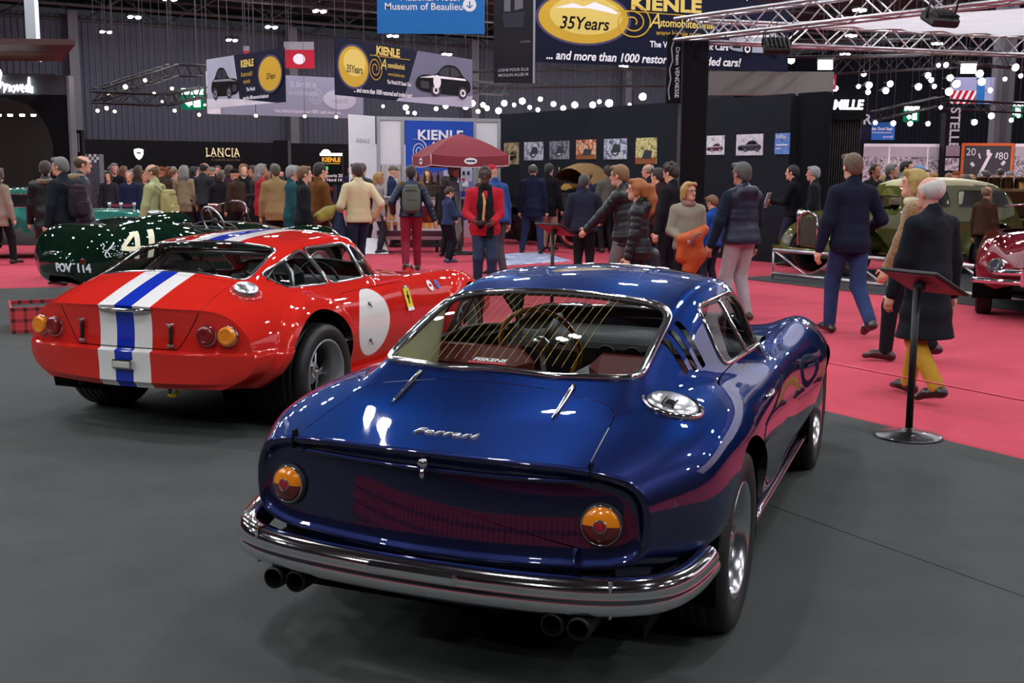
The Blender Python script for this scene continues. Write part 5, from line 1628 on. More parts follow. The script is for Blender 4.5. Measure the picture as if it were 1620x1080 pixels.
def green_car():
    M_g = mat('dark_green_paint', '0b2318', .3, coat=1.0, coat_rough=.02)
    e = empty('open_sports_car', (-4.72, 13.95, 0), -R(37), 'dark green open racing car numbered 41 behind the red coupe', 'car')
    ST = [
        (-1.0, [(.16, .40), (.3, .41), (.38, .47), (.39, .54), (.33, .62), (.23, .66), (.11, .68), (0, .69)]),
        (-.92, [(.34, .33), (.50, .37), (.60, .48), (.61, .60), (.53, .73), (.37, .80), (.18, .83), (0, .835)]),
        (-.55, [(.5, .28), (.68, .37), (.765, .52), (.76, .68), (.67, .85), (.48, .95), (.24, .985), (0, .99)]),
        (0, [(.6, .26), (.76, .40), (.83, .56), (.82, .74), (.72, .91), (.5, 1.01), (.25, 1.045), (0, 1.05)]),
        (.5, [(.62, .24), (.75, .36), (.80, .52), (.785, .68), (.68, .83), (.48, .94), (.25, .98), (0, .985)]),
        (1.0, [(.62, .24), (.73, .36), (.78, .51), (.765, .65), (.67, .78), (.48, .88), (.25, .93), (0, .94)]),
        (1.5, [(.62, .24), (.73, .36), (.78, .51), (.765, .65), (.66, .78), (.48, .88), (.25, .945), (0, .96)]),
        (2.0, [(.62, .25), (.77, .4), (.82, .56), (.80, .72), (.67, .86), (.47, .855), (.24, .89), (0, .905)]),
        (2.5, [(.6, .27), (.77, .41), (.82, .56), (.80, .73), (.67, .89), (.46, .80), (.24, .80), (0, .815)]),
        (2.95, [(.5, .3), (.66, .4), (.72, .5), (.70, .62), (.58, .75), (.4, .68), (.2, .67), (0, .675)]),
        (3.2, [(.2, .36), (.32, .4), (.36, .45), (.36, .5), (.3, .55), (.2, .55), (.1, .55), (0, .55)]),
    ]
    sh = Shell(ST, None, lambda G: G, ny=110, nx=50); cb = CarB(e, sh)
    cb.arch(0, .33, .36); cb.arch(2.44, .33, .38)
    nb = cb.take([(x, y, 1) for x, y in round_poly([(-.52, .50), (.52, .50), (.54, 1.28), (-.54, 1.28)], .14, 4)], (0, 0, 1), lambda c: abs(c.x) < .6 and .3 < c.y < 1.5 and c.z > .6)
    rim = boundary_loops(nb)[0]; nb.free()
    cb.finish(M_g)
    capv = end_cap(e, sh, 0, M_g, .085, 'tail', .01); end_cap(e, sh, -1, M_g, .05)
    t = MB(); t.tube(smooth_loop(resample(rim, .05)), .014, M_blackl, 6, closed=True); t.build('cockpit_rim', e)
    D = MATS['dark_inside']; t = MB(); t.box((0, 1.1, .30), (1.2, 3.6, .05), D); wheel_well(t, 0, .33, .38, .35, .8, D); wheel_well(t, 2.44, .33, .4, .35, .8, D); t.box((0, .92, .45), (1.0, .9, .05), D); t.build('underbody', e)
    for s in (1, -1):
        for y in (0, 2.44): wheel(e, (s * .68, y, .33), s, .33, .17, .21, M_alu, M_tyre, 'disc' if y else 'wire', D, dish=.02)
        se = empty('seat', (s * .26, .62, .45), parent=e); t = MB(); t.box((0, .12, .06), (.40, .42, .14), mat('tan_leather', '6b4526', .6), bev=.05); t.box((0, -.06, .32), (.42, .1, .46), MATS['tan_leather'], bev=.05); t.build('cushion', se)
    t = MB(); t.box((0, 1.24, .80), (1.0, .04, .2), M_black, bev=.01)
    for x in (.12, .26, .40, -.1): t.lathe([(.045, -.03), (.048, -.02), (.04, -.018), (.001, -.018)], (x, 1.23, .82), M_alu, 16, 'Y')
    t.build('dashboard', e)
    t = MB(); t.tube([(.30 + .20 * cos(a), 1.02 - .08 * sin(a), .97 + .19 * sin(a)) for a in np.linspace(0, 2 * pi, 36, endpoint=False)], .013, M_alu, 8, closed=True)
    for a in (pi / 2, pi / 2 + 2.1, pi / 2 - 2.1): t.tube([(.3, 1.05, .97), (.3 + .19 * cos(a), 1.02 - .08 * sin(a), .97 + .18 * sin(a))], .012, M_alu, 6, flat=.4)
    t.lathe([(.001, -.02), (.05, -.015), (.05, .02)], (.3, 1.04, .97), M_black, 16, 'Y'); t.build('steering_wheel', e)
    g = MB(); g.grid(lambda u, v: (.30 + .42 * (2 * u - 1), 1.50 - .20 * (2 * u - 1) ** 2 - .08 * v, .93 + .30 * v * sqrt(max(0, 1 - .75 * (2 * u - 1) ** 2))), 24, 6, MATS['clear_glass']); o = g.build('windscreen', e)
    t = MB(); t.tube([(.30 + .42 * (2 * u - 1), 1.50 - .20 * (2 * u - 1) ** 2 - .08, .93 + .30 * sqrt(max(0, 1 - .75 * (2 * u - 1) ** 2))) for u in np.linspace(0, 1, 24)], .008, M_chrome, 6); t.build('windscreen_frame', o)
    t = MB(); t.tube([(-.05, 1.42, .95), (-.05, 1.4, 1.12)], .008, M_chrome, 6); t.box((-.12, 1.38, 1.13), (.26, .03, .11), mat('mirror_back', 'b98a8c', .2, .8), bev=.02); t.build('mirror', e)
    p, nn = sh.top(.12, .28)
    t = MB(); t.lathe([(.085, -.01), (.085, .05), (.1, .055), (.1, .085), (.06, .1), (.001, .1)], p, M_alu, 24); 
    for k in range(4): t.box(p + Vector((.1 * cos(k * pi / 2), .1 * sin(k * pi / 2), .07)), (.03, .03, .03), M_alu)
    t.build('filler_cap', e)
    # number, plate lettering and emblem laid onto the skin
    M_num = mat('cream_number', 'ece8c8', .5)
    def put(name, txt, y, z, size, m, tilt, xs=1.0, sx=1, bold=.008, shear=.0):
        q, nn = sh.side(y, z, 1); Y = (Vector((0, 0, 1)) - nn * nn.z).normalized(); X = Y.cross(nn)
        X2 = X * cos(tilt) + Y * sin(tilt); Y2 = nn.cross(X2)
        o = text_mesh(name, txt, size, m, e, frame_M(q + nn * .05, X2, Y2), xscale=xs, bold=bold, shear=shear)
        return drape(o, lambda p: ((lambda h: (h, sh.normal(h) if h is not None else None))(sh.bvh.ray_cast(p + nn * .3, -nn)[0])))
    q, nn = sh.side(-.46, .765, 1); Y = (Vector((0, 0, 1)) - nn * nn.z).normalized(); X = Y.cross(nn); M = frame_M(q + nn * .05, X, Y)
    t = MB(); sx_ = lambda x, y: tuple(M @ Vector((x + .28 * y, y, 0)))
    for quad in (((.02, -.17), (.085, -.17), (.085, .17), (.02, .17)), ((-.19, -.085), (.13, -.085), (.13, -.03), (-.19, -.03)), ((-.19, -.03), (-.115, -.03), (.085, .17), (.01, .17)), ((.19, -.17), (.26, -.17), (.26, .17), (.19, .17))):
        t.add([sx_(x, y) for x, y in quad], [(0, 1, 2, 3)], M_num)
    drape(t.build('race_number', e), lambda p: ((lambda h: (h, sh.normal(h) if h is not None else None))(sh.bvh.ray_cast(p + nn * .3, -nn)[0])))
    q, nn = sh.at((-.12, -3, .47), (0, 1, 0))
    o = text_mesh('plate_lettering', 'POV 114', .135, P_white, e, frame_M(Vector((.34, -1.4, .50)), (1, 0, 0), (0, 0, 1)), xscale=.95, bold=.006)
    def tailhit(p):
        hs = [b_.ray_cast(Vector((p.x, -3, p.z)), Vector((0, 1, 0))) for b_ in (capv, sh.bvh)]
        hs = [h for h in hs if h[0] is not None]
        if not hs: return None, None
        h = min(hs, key=lambda h: h[0].y); return h[0], Vector((0, -1, 0))
    drape(o, tailhit)
    q, nn = sh.side(-.80, .72, 1); Y = (Vector((0, 0, 1)) - nn * nn.z).normalized(); X = Y.cross(nn)
    M = frame_M(q + nn * .010, X, Y); t = MB()
    for pts, r in (([(-.035, -.03), (.0, .01), (.03, .045)], [.022, .018, .02]), ([(.03, .05), (.045, .075)], [.022, .016]), ([(.02, .03), (.05, .03), (.07, .045)], [.009, .008, .005]), ([(.01, .015), (.045, .0), (.06, .01)], [.009, .008, .005]),
                   ([(-.03, -.03), (-.005, -.055), (.0, -.085), (.02, -.085)], [.014, .010, .007, .006]), ([(-.04, -.03), (-.05, -.06), (-.04, -.09), (-.02, -.09)], [.014, .010, .007, .006]), ([(-.045, -.02), (-.075, .01), (-.055, .045), (-.075, .075)], [.007, .007, .007, .010])):
        t.tube([M @ Vector((x, y, 0)) for x, y in pts], r, P_white, 6, flat=.35)
    t.build('lion_emblem', e)
    for s in (1, -1):
        q, nn = sh.at((s * .48, -3, .58), (0, 1, 0)); round_lamp(e, 'tail_lamp', q, nn, .035, MATS['dark_red_lens'], .02)
    # driver's fairing behind the cockpit
    g = MB(); g.grid(lambda u, v: (.30 + .26 * cos(pi * u) * sin(pi * min(v, .9) / 1.8) , .50 - .85 * (1 - v), .985 + .13 * sin(pi * u) * sin(pi * min(v, .97) / 2)), 14, 10, M_g); g.build('head_fairing', e)
green_car()

def teal_car():
    M_t = mat('teal_paint', '2f6b62', .35, .3, coat=1.0)
    e = empty('grand_tourer', (-10.0, 21.2, 0), -R(72), 'teal green grand tourer behind the dark green open car', 'car')
    ST = [
        (-1.0, [(.3, .42), (.5, .46), (.6, .56), (.6, .66), (.52, .75), (.35, .78), (.18, .79), (0, .79)]),
        (-.6, [(.6, .32), (.75, .42), (.80, .56), (.79, .70), (.72, .82), (.5, .87), (.25, .88), (0, .88)]),
        (0, [(.68, .28), (.80, .42), (.84, .58), (.82, .73), (.74, .87), (.55, .92), (.27, .94), (0, .94)]),
        (.8, [(.72, .25), (.80, .4), (.83, .56), (.82, .72), (.75, .85), (.57, .9), (.28, .91), (0, .91)]),
        (1.6, [(.72, .25), (.80, .4), (.83, .56), (.82, .72), (.74, .85), (.55, .88), (.28, .9), (0, .91)]),
        (2.5, [(.68, .28), (.80, .42), (.83, .58), (.81, .74), (.70, .87), (.5, .86), (.27, .89), (0, .9)]),
        (3.1, [(.5, .33), (.66, .42), (.72, .54), (.70, .66), (.6, .76), (.42, .77), (.2, .79), (0, .8)]),
        (3.35, [(.2, .42), (.4, .46), (.45, .52), (.45, .6), (.38, .65), (.25, .66), (.1, .66), (0, .66)]),
    ]
    yk = [-1.1, -.55, -.1, .4, .8, 1.15, 1.55, 1.9]; zk = [.60, .88, 1.12, 1.28, 1.31, 1.26, .94, .65]
    def cabin(x, y):
        if y < -1.1 or y > 1.9: return None
        yy = y + (.35 * x ** 2 if y > .8 else 0)
        return pch(yk, zk, np.clip(yy, -1.1, 1.9)) - .15 * x ** 2 - 1.6 * srelu(np.abs(x) - .56, .05)
    sh = Shell(ST, cabin, None, ny=110, nx=50); cb = CarB(e, sh)
    cb.arch(0, .33, .38); cb.arch(2.5, .33, .38)
    for s in (1, -1):
        cb.window('quarter_window', [(s * .65, y, z) for y, z in round_poly([(-.30, .96), (.38, .94), (.36, 1.20), (.1, 1.18)], .03, 3)], (s, 0, .2), lambda c: c.x * s > .4 and -.6 < c.y < .7 and c.z > .85, .01)
        cb.window('side_window', [(s * .65, y, z) for y, z in round_poly([(.45, .94), (1.40, .94), (1.08, 1.19), (.46, 1.20)], .03, 3)], (s, 0, .2), lambda c: c.x * s > .4 and .3 < c.y < 1.6 and c.z > .85, .012)
    cb.window('windscreen', [(x, y, 1) for x, y in [(-.58, 1.34), (0, 1.50), (.58, 1.34), (.5, 1.08), (-.5, 1.08)]], (0, 0, 1), lambda c: abs(c.x) < .7 and 1 < c.y < 1.7 and c.z > .85, .014)
    cb.finish(M_t)
    end_cap(e, sh, 0, M_t, .05, 'tail'); end_cap(e, sh, -1, M_t, .05)
    D = MATS['dark_inside']; t = MB(); t.box((0, 1.1, .30), (1.3, 3.7, .05), D); wheel_well(t, 0, .33, .4, .4, .82, D); wheel_well(t, 2.5, .33, .4, .4, .82, D); t.build('underbody', e)
    for s in (1, -1):
        for y in (0, 2.5): wheel(e, (s * .70, y, .33), s, .33, .18, .22, M_alu, M_tyre, 'wire', D, dish=.02)
    t = MB(); t.box((0, .6, .55), (1.2, .9, .5), mat('tan_leather', '6b4526', .6), bev=.1); t.build('seats', e)
    for s in (1, -1):
        p, nn = sh.side(.55, .80, s); t = MB(); t.tube([p + nn * .01, p + nn * .02 + Vector((0, .12, 0)), p + nn * .01 + Vector((0, .16, 0))], .01, M_chrome, 6); t.build('door_handle', e)
teal_car()

def crimson_car():
    """front of a dark red sports car on the right, turned towards the aisle"""
    M_c = mat('crimson_paint', '6e0f1c', .3, coat=1.0, coat_rough=.02)
    p = at_y(1655, 420, 15.2)
    e = empty('crimson_roadster', (p.x, 15.2, 0), pi - R(24), 'dark crimson sports car with chrome bumper at the right truss barrier', 'car')
    ST = [
        (-1.1, [(.3, .42), (.5, .46), (.6, .56), (.6, .66), (.52, .75), (.35, .78), (.18, .79), (0, .79)]),
        (-.4, [(.6, .32), (.75, .42), (.80, .56), (.79, .70), (.72, .84), (.5, .88), (.25, .89), (0, .89)]),
        (.6, [(.72, .25), (.80, .4), (.83, .56), (.82, .72), (.72, .86), (.57, .88), (.28, .89), (0, .89)]),
        (1.5, [(.70, .26), (.78, .4), (.80, .56), (.79, .70), (.70, .86), (.52, .90), (.28, .95), (0, .97)]),
        (2.3, [(.68, .28), (.80, .42), (.83, .58), (.81, .74), (.68, .88), (.48, .84), (.26, .90), (0, .93)]),
        (2.9, [(.6, .32), (.76, .42), (.80, .56), (.78, .70), (.64, .83), (.46, .76), (.24, .79), (0, .81)]),
        (3.2, [(.5, .38), (.66, .44), (.70, .54), (.68, .64), (.56, .72), (.4, .68), (.2, .68), (0, .69)]),
        (3.36, [(.25, .45), (.45, .48), (.5, .54), (.5, .59), (.42, .62), (.3, .61), (.15, .61), (0, .61)]),
    ]
    sh = Shell(ST, None, None, ny=90, nx=50); cb = CarB(e, sh)
    cb.arch(0, .33, .38); cb.arch(2.45, .33, .38)
    nb = cb.take([(x, y, 1) for x, y in round_poly([(-.55, -.1), (.55, -.1), (.58, 1.15), (-.58, 1.15)], .15, 4)], (0, 0, 1), lambda c: abs(c.x) < .7 and -.4 < c.y < 1.4 and c.z > .6); nb.free()
    cb.finish(M_c)
    end_cap(e, sh, 0, M_c, .05, 'tail'); end_cap(e, sh, -1, M_c, .03)
    D = MATS['dark_inside']; t = MB(); t.box((0, 1.1, .30), (1.3, 3.7, .05), D); t.box((0, .5, .5), (1.3, 1.4, .4), mat('tan_leather', '6b4526', .6), bev=.08); wheel_well(t, 0, .33, .4, .4, .82, D); wheel_well(t, 2.45, .33, .4, .4, .82, D); t.build('underbody', e)
    for s in (1, -1):
        for y in (0, 2.45): wheel(e, (s * .70, y, .33), s, .33, .18, .22, M_chrome, M_tyre, 'disc', D, dish=.02)
        q, nn = sh.at((s * .58, 5, .62), (0, -1, 0))
        if q: round_lamp(e, 'head_lamp', q, nn, .085, MATS.get('lamp_glass') or M_glass, .03)
    for z, k in ((.46, 1.0), (.56, .75)):
        t = MB(); t.tube([(x, 3.46 - .22 * (abs(x) / .8) ** 2.5, z) for x in np.linspace(-.80 * k, .80 * k, 24)], .035, M_chrome, 8); t.build('bumper_bar', e)
    for x in (-.3, .3): t = MB(); t.box((x, 3.46, .52), (.05, .08, .22), M_chrome, bev=.02); t.build('over_rider', e)
    g = MB(); g.lathe([(.001, .0), (.12, .01), (.19, .0), (.21, -.02)], (0, 3.38, .55), M_dark, 24, 'Y'); g.build('grille', e)
    g = MB(); g.grid(lambda u, v: (1.16 * (u - .5), 1.45 - .3 * (2 * u - 1) ** 2 - .14 * v, .93 + .34 * v - .05 * (2 * u - 1) ** 2), 14, 5, MATS['clear_glass']); o = g.build('windscreen', e)
    t = MB(); t.tube([(1.16 * (u - .5), 1.45 - .3 * (2 * u - 1) ** 2 - .14, 1.27 - .05 * (2 * u - 1) ** 2) for u in np.linspace(0, 1, 14)], .012, M_chrome, 6); t.build('windscreen_frame', o)
    t = MB(); t.tube([(0, y, sh.top(0, y)[0].z + .004) for y in np.linspace(1.6, 3.2, 14)], .012, M_chrome, 6); t.build('bonnet_strip', e)
crimson_car()

def olive_saloon():
    M_o = mat('olive_paint', '4e5226', .35, coat=.8); M_roofc = mat('olive_roof', 'b3ae84', .5)
    pf = at_y(1262, 400, 18.35); pr = at_y(1500, 400, 19.15)
    hd = Vector((pf.x - pr.x, pf.y - pr.y, 0)).normalized()
    yaw = atan2(hd.x, hd.y)
    ra = Vector((pf.x, pf.y, 0)) - hd * 3.15
    e = empty('vintage_saloon', ra, -yaw, 'olive green pre-war saloon with a pale roof behind the truss barrier', 'car')
    hp = lambda z1, w: [(w * .9, .42), (w, .50), (w * 1.0, .62), (w * .99, .74), (w * .93, .86), (w * .7, z1 - .02), (w * .35, z1), (0, z1)]
    ST = [(-.75, [(.45, .45), (.5, .5), (.52, .6), (.52, .7), (.5, .8), (.4, .9), (.2, .95), (0, .96)]),
          (-.3, hp(1.05, .64)), (.3, hp(1.05, .68)), (1.0, hp(1.05, .68)), (1.7, hp(1.05, .60)), (2.3, hp(1.04, .44)), (2.75, hp(1.02, .33)), (2.95, [(.28, .44), (.30, .52), (.30, .62), (.30, .74), (.28, .88), (.2, .98), (.1, 1.0), (0, 1.0)])]
    yk = [-1.0, -.72, -.5, -.1, .5, 1.1, 1.4, 1.62, 1.75]; zk = [.7, 1.0, 1.34, 1.53, 1.58, 1.57, 1.50, 1.10, .8]
    def cabin(x, y):
        if y < -1 or y > 1.75: return None
        return pch(yk, zk, [y])[0] - .22 * x ** 2 - 3.2 * srelu(np.abs(x) - .50, .07)
    sh = Shell(ST, cabin, None, ny=120, nx=60); cb = CarB(e, sh)
    for f in cb.bm.faces:
        c = f.calc_center_median()
        if c.z > 1.455 - .0 * c.y: f.material_index = 1
    for s in (1, -1):
        for nm, a, b in (('quarter_window', -.42, -.05), ('side_window', .05, .62), ('side_window', .74, 1.34)):
            cb.window(nm, [(s * .6, y, z) for y, z in round_poly([(a, 1.10), (b, 1.10), (b - .03, 1.38), (a + .05, 1.38)], .05, 3)], (s, 0, .1), lambda c: c.x * s > .4 and a - .3 < c.y < b + .3 and c.z > 1.0, .008, tm=M_o)
    cb.window('windscreen', [(x, 2, z) for x, z in round_poly([(-.46, 1.14), (.46, 1.14), (.43, 1.42), (-.43, 1.42)], .04, 3)], (0, 1, .3), lambda c: c.y > 1.2 and c.z > 1.0, .008, tm=M_o)
    cb.finish([M_o, M_roofc])
    end_cap(e, sh, 0, M_o, .08, 'tail'); end_cap(e, sh, -1, M_o, .02)
    # wings: swept tubes over the wheels
    for s in (1, -1):
        for yc, x0, nm in ((0, .66, 'rear_wing'), (2.55, .60, 'front_wing')):
            g = MB(); 
            def wing(u, v, s=s, yc=yc, x0=x0):
                a = -.35 + u * (pi + .75); a2 = (v - .5) * 2.2
                r = .43 + .10 * cos(a2)
                return (s * (x0 + .17 * sin(a2) / sin(1.1)), yc + r * cos(a) * 1.08 - (.18 * max(0, u - .75) * 4 if yc > 1 else 0), max(.30, .36 + r * sin(a)))
            g.grid(wing, 26, 9, M_o); g.build(nm, e)
            wheel(e, (s * x0, yc, .35), s, .35, .14, .22, M_o, M_tyre, 'disc', MATS['dark_inside'], dish=.02)
        t = MB(); t.box((s * .68, 1.28, .36), (.26, 1.5, .05), M_o, bev=.02); t.build('running_board', e)
        t = MB(); t.lathe([(.001, -.16), (.07, -.13), (.11, -.05), (.12, .0), (.125, .01), (.118, .02)], (s * .46, 2.86, .93), M_o, 20, 'Y'); t.lathe([(.118, .02), (.07, .045), (.001, .055)], (s * .46, 2.86, .93), M_chrome, 20, 'Y'); t.tube([(s * .46, 2.84, .82), (s * .44, 2.8, .66)], .02, M_chrome, 6); t.build('head_lamp', e)
    t = MB(); t.tube([(.29, 2.98, .46), (.30, 2.99, .8), (.24, 2.98, .96), (0, 2.98, 1.03), (-.24, 2.98, .96), (-.30, 2.99, .8), (-.29, 2.98, .46)], .02, M_chrome, 8); t.build('grille_shell', e)
    for k in range(9): t = MB(); t.box((-.22 + k * .055, 2.985, .70), (.012, .02, .46), M_alu); t.build('grille_bar', e)
    t = MB(); t.tube([(x, 3.26 - .1 * (x / .8) ** 2, .42) for x in np.linspace(-.78, .78, 10)], .03, M_o, 8); t.build('bumper', e)
    t = MB(); t.box((0, 1.1, .40), (.9, 3.6, .08), MATS['dark_inside']); t.build('chassis', e)
    t = MB(); t.tube([(.60, 1.45, 1.14), (.70, 1.47, 1.16)], .01, M_chrome, 6); t.lathe([(.001, 0), (.05, .004), (.05, .012), (.001, .016)], (.73, 1.46, 1.17), M_chrome, 14, 'Y'); t.build('mirror', e)
    # red and white pennant board standing behind its window
    return e
olive_saloon()

def veteran_tourer():
    """black veteran car with its bonnet open and a yellow interior, inside the dealer's stand"""
    M_k = mat('black_lacquer', '0e0e10', .25, coat=1); M_y = mat('tan_hood_lining', '8a6a3e', .8); M_br = mat('brass', 'c9a24a', .25, 1)
    p = at_y(935, 390, 24.9)
    e = empty('veteran_car', (p.x, 24.9, 0), R(52), 'black veteran car with raised tan hood among visitors below the photos', 'car')
    t = MB(); t.box((0, .9, .62), (.9, 3.2, .12), M_k, bev=.03); t.build('chassis', e)
    t = MB(); t.box((0, .3, .98), (1.2, 1.5, .62), M_k, bev=.08); t.build('tub', e)
    t = MB(); t.box((0, 2.2, 1.0), (.75, 1.1, .55), M_k, bev=.12); t.build('bonnet', e)
    t = MB(); t.box((0, 2.8, 1.02), (.8, .1, .66), M_br, bev=.04); t.build('radiator', e)
    t = MB(); t.grid(lambda u, v: ((u - .5) * 1.2, -.4 + 1.2 * v, 1.3 + .55 * sin(pi * (.1 + .8 * v)) - .12 * (2 * u - 1) ** 2), 10, 10, M_y); t.build('folding_hood', e)
    for x in (-.5, .5): t = MB(); t.tube([(x, 1.15, 1.25), (x, 1.25, 1.75)], .02, M_br, 6); t.build('windscreen_post', e)
    for s in (1, -1):
        for y in (0, 2.4):
            wheel(e, (s * .66, y, .42), s, .42, .10, .33, mat('red_spokes', 'a52830', .4), M_tyre, 'wire', None, dish=.0)
            g = MB(); g.grid(lambda u, v: (s * (.56 + .22 * v), y + .5 * cos(.1 + u * 2.9), .42 + .5 * sin(.1 + u * 2.9)), 16, 3, M_k); g.build('mudguard', e)
        t = MB(); t.lathe([(.001, -.1), (.09, -.06), (.11, .06), (.1, .07), (.001, .06)], (s * .42, 2.85, 1.05), M_br, 16, 'Y'); t.build('head_lamp', e)
    t = MB(); t.box((0, .35, 1.25), (1.1, .3, .3), mat('gold_seat', 'a8803a', .6), bev=.08); t.build('seat', e)
    # second: chassis with brass engine at the far right
    p = at_y(1770, 330, 21.0)
    e = empty('brass_era_car', (p.x, 21.0, 0), R(80), 'brass-era racing chassis with exposed engine at the right edge', 'car')
    M_bz = mat('dark_bronze', '4a3420', .35, .8); M_crk = mat('cream_hood', 'c9bd98', .7)
    t = MB(); t.box((0, 1.2, .75), (.8, 3.4, .16), M_bz, bev=.03); t.build('chassis', e)
    t = MB(); t.lathe([(.001, -.6), (.2, -.6), (.21, -.55), (.21, .55), (.2, .6), (.001, .6)], (0, 1.2, 1.32), mat('old_brass', '8a6a38', .3, .9), 20, 'Y'); t.build('fuel_tank', e)
    t = MB(); t.box((0, 2.1, 1.1), (.5, .9, .55), M_bz, bev=.05)
    for k in range(4): t.lathe([(.1, 0), (.11, .1), (.1, .2), (.11, .22), (.001, .25)], (.0, 1.75 + k * .23, 1.36), M_bz, 14); t.tube([(.2, 1.75 + k * .23, 1.4), (.36, 1.75 + k * .23, 1.3), (.36, 1.75 + k * .23, 1.0)], .03, M_br, 6)
    t.build('engine', e)
    t = MB(); t.tube([(.25 * cos(a) , .6 + .05 * sin(a), 1.45 + .25 * sin(a)) for a in np.linspace(0, 2 * pi, 28, endpoint=False)], .018, M_bz, 6, closed=True); t.tube([(0, .6, 1.45), (0, 1.2, 1.1)], .02, M_br, 6); t.build('steering_wheel', e)
    t = MB(); t.box((0, .0, 1.0), (.9, .5, .5), mat('tan_leather', '6b4526', .6), bev=.1); t.build('seat', e)
    for s in (1, -1):
        for y in (0, 2.6): wheel(e, (s * .68, y, .45), s, .45, .11, .34, M_bz, M_tyre, 'wire', None, dish=0)
veteran_tourer()

# ---- tartan planter box at the left edge, the same cloth that fences the stand behind the photographer
def tartan_mat():
    m = bpy.data.materials.new('red_tartan'); m.use_nodes = True; nt = m.node_tree; bs = nt.nodes['Principled BSDF']; bs.inputs['Roughness'].default_value = .9
    tc = nt.nodes.new('ShaderNodeTexCoord'); sp = nt.nodes.new('ShaderNodeSeparateXYZ'); nt.links.new(tc.outputs['Object'], sp.inputs[0])
    def band(a, b, ax):
        n = nt.nodes.new('ShaderNodeMath'); n.operation = 'MULTIPLY'; n.inputs[1].default_value = 9.0; nt.links.new(sp.outputs[ax], n.inputs[0])
        f = nt.nodes.new('ShaderNodeMath'); f.operation = 'FRACT'; nt.links.new(n.outputs[0], f.inputs[0])
        g = nt.nodes.new('ShaderNodeMath'); g.operation = 'LESS_THAN'; g.inputs[1].default_value = b; nt.links.new(f.outputs[0], g.inputs[0])
        return g.outputs[0]
    ad = nt.nodes.new('ShaderNodeMath'); ad.operation = 'ADD'
    xy = nt.nodes.new('ShaderNodeMath'); xy.operation = 'ADD'; nt.links.new(sp.outputs[0], xy.inputs[0]); nt.links.new(sp.outputs[1], xy.inputs[1])
    a_ = band(0, .3, 2)
    n = nt.nodes.new('ShaderNodeMath'); n.operation = 'MULTIPLY'; n.inputs[1].default_value = 9.0; nt.links.new(xy.outputs[0], n.inputs[0])
    f = nt.nodes.new('ShaderNodeMath'); f.operation = 'FRACT'; nt.links.new(n.outputs[0], f.inputs[0])
    g = nt.nodes.new('ShaderNodeMath'); g.operation = 'LESS_THAN'; g.inputs[1].default_value = .3; nt.links.new(f.outputs[0], g.inputs[0])
    nt.links.new(a_, ad.inputs[0]); nt.links.new(g.outputs[0], ad.inputs[1])
    mr = nt.nodes.new('ShaderNodeMapRange'); mr.inputs['From Max'].default_value = 2; nt.links.new(ad.outputs[0], mr.inputs['Value'])
    cr = nt.nodes.new('ShaderNodeValToRGB'); cr.color_ramp.elements[0].color = (*lin('c23a3c'), 1); cr.color_ramp.elements[1].color = (*lin('3a1620'), 1); nt.links.new(mr.outputs[0], cr.inputs['Fac'])
    nt.links.new(cr.outputs['Color'], bs.inputs['Base Color']); return m
M_tartan = tartan_mat()
def planter(p, rz, L, wd, h, label):
    e = empty('tartan_planter', p, rz, label, 'planter')
    for nm, c, d in (('side_board', (L / 2, 0, h / 2), (L, .02, h)), ('side_board', (L / 2, wd, h / 2), (L, .02, h)), ('end_board', (.01, wd / 2, h / 2), (.02, wd - .02, h)), ('end_board', (L - .01, wd / 2, h / 2), (.02, wd - .02, h))):
        t = MB(); t.box(c, d, M_tartan); t.build(nm, e)
    t = MB(); t.box((L / 2, wd / 2, h * .8), (L - .04, wd - .04, .02), mat('planter_fill', '232527', .9)); t.build('lining', e)
pl_ = at_z(18, 529)
planter((pl_.x, pl_.y, .006), R(25), 1.6, .7, .26, 'low red tartan planter box beside the tail of the red coupe')
planter((-6.1, .35, .006), -R(21.4), 9.0, .5, .32, 'long red tartan planter box behind the photographer')
# ---------------------------------------------------------------- lights on black trusses, signs and furniture further back
M_spot = emis('spot_lamp', 'f6f9ff', 30); M_spotw = emis('spot_lamp_warm', 'ffe6bc', 16)
def spot_proto(warm):
    e = empty('stage_spot', (0, 0, 0)); k = 1
    t = MB(); t.lathe([(.10, .26), (.12, .20), (.13, .02), (.15, .0), (.14, .0), (.12, .03)], m=M_blacks, n=14, cap=True); t.tube([(-.14, 0, .12), (-.15, 0, .40), (.15, 0, .40), (.14, 0, .12)], .012, M_blacks, 5); t.build('housing', e)
    t = MB(); t.lathe([(.001, -.02), (.08, -.014), (.135, .0)], m=M_spotw if warm else M_spot, n=14); t.build('lens', e)
    return e
SPOT = {}
def hang_rod(o):
    t = MB(); x, y, z = o.location; t.tube([(x, y, z + .02), (x, y, 12.09)], .006, mat('cable_grey', '55575c', .7), 4)
    c = t.build('suspension_rod', o); c.matrix_parent_inverse = o.matrix_basis.inverted()
def spots(px, d, label, group, warm=False, s=1.0, tilt=.7):
    rr = random.Random(len(px))
    for u, v in px:
        if warm not in SPOT: SPOT[warm] = o = spot_proto(warm)
        else: o = dup_tree(SPOT[warm])
        o.location = at_y(u, v, d + rr.uniform(-1.5, 1.5)); q_ = s * rr.uniform(.26, .55); o.scale = (q_, q_, q_)
        o.rotation_euler = (-rr.uniform(1.15, 1.5), rr.uniform(-.5, .5), 0); tag(o, label, 'lamp', group)
c7 = [(515, 285), (860, 350), (725, 420), (835, 410), (885, 405), (985, 398), (880, 437), (965, 430), (1120, 412), (1195, 410), (1215, 310), (1250, 308), (1180, 380), (1165, 358), (1270, 370), (1265, 435), (1300, 398), (1410, 350), (1420, 388), (1460, 428), (1530, 375), (1580, 320), (1605, 360)]
spots([(x / 3 + 1080, y / 3) for x, y in c7], 33, 'white stage spot on the black trusses of the far right stands', 'white spots on the far right trusses', s=1.5)
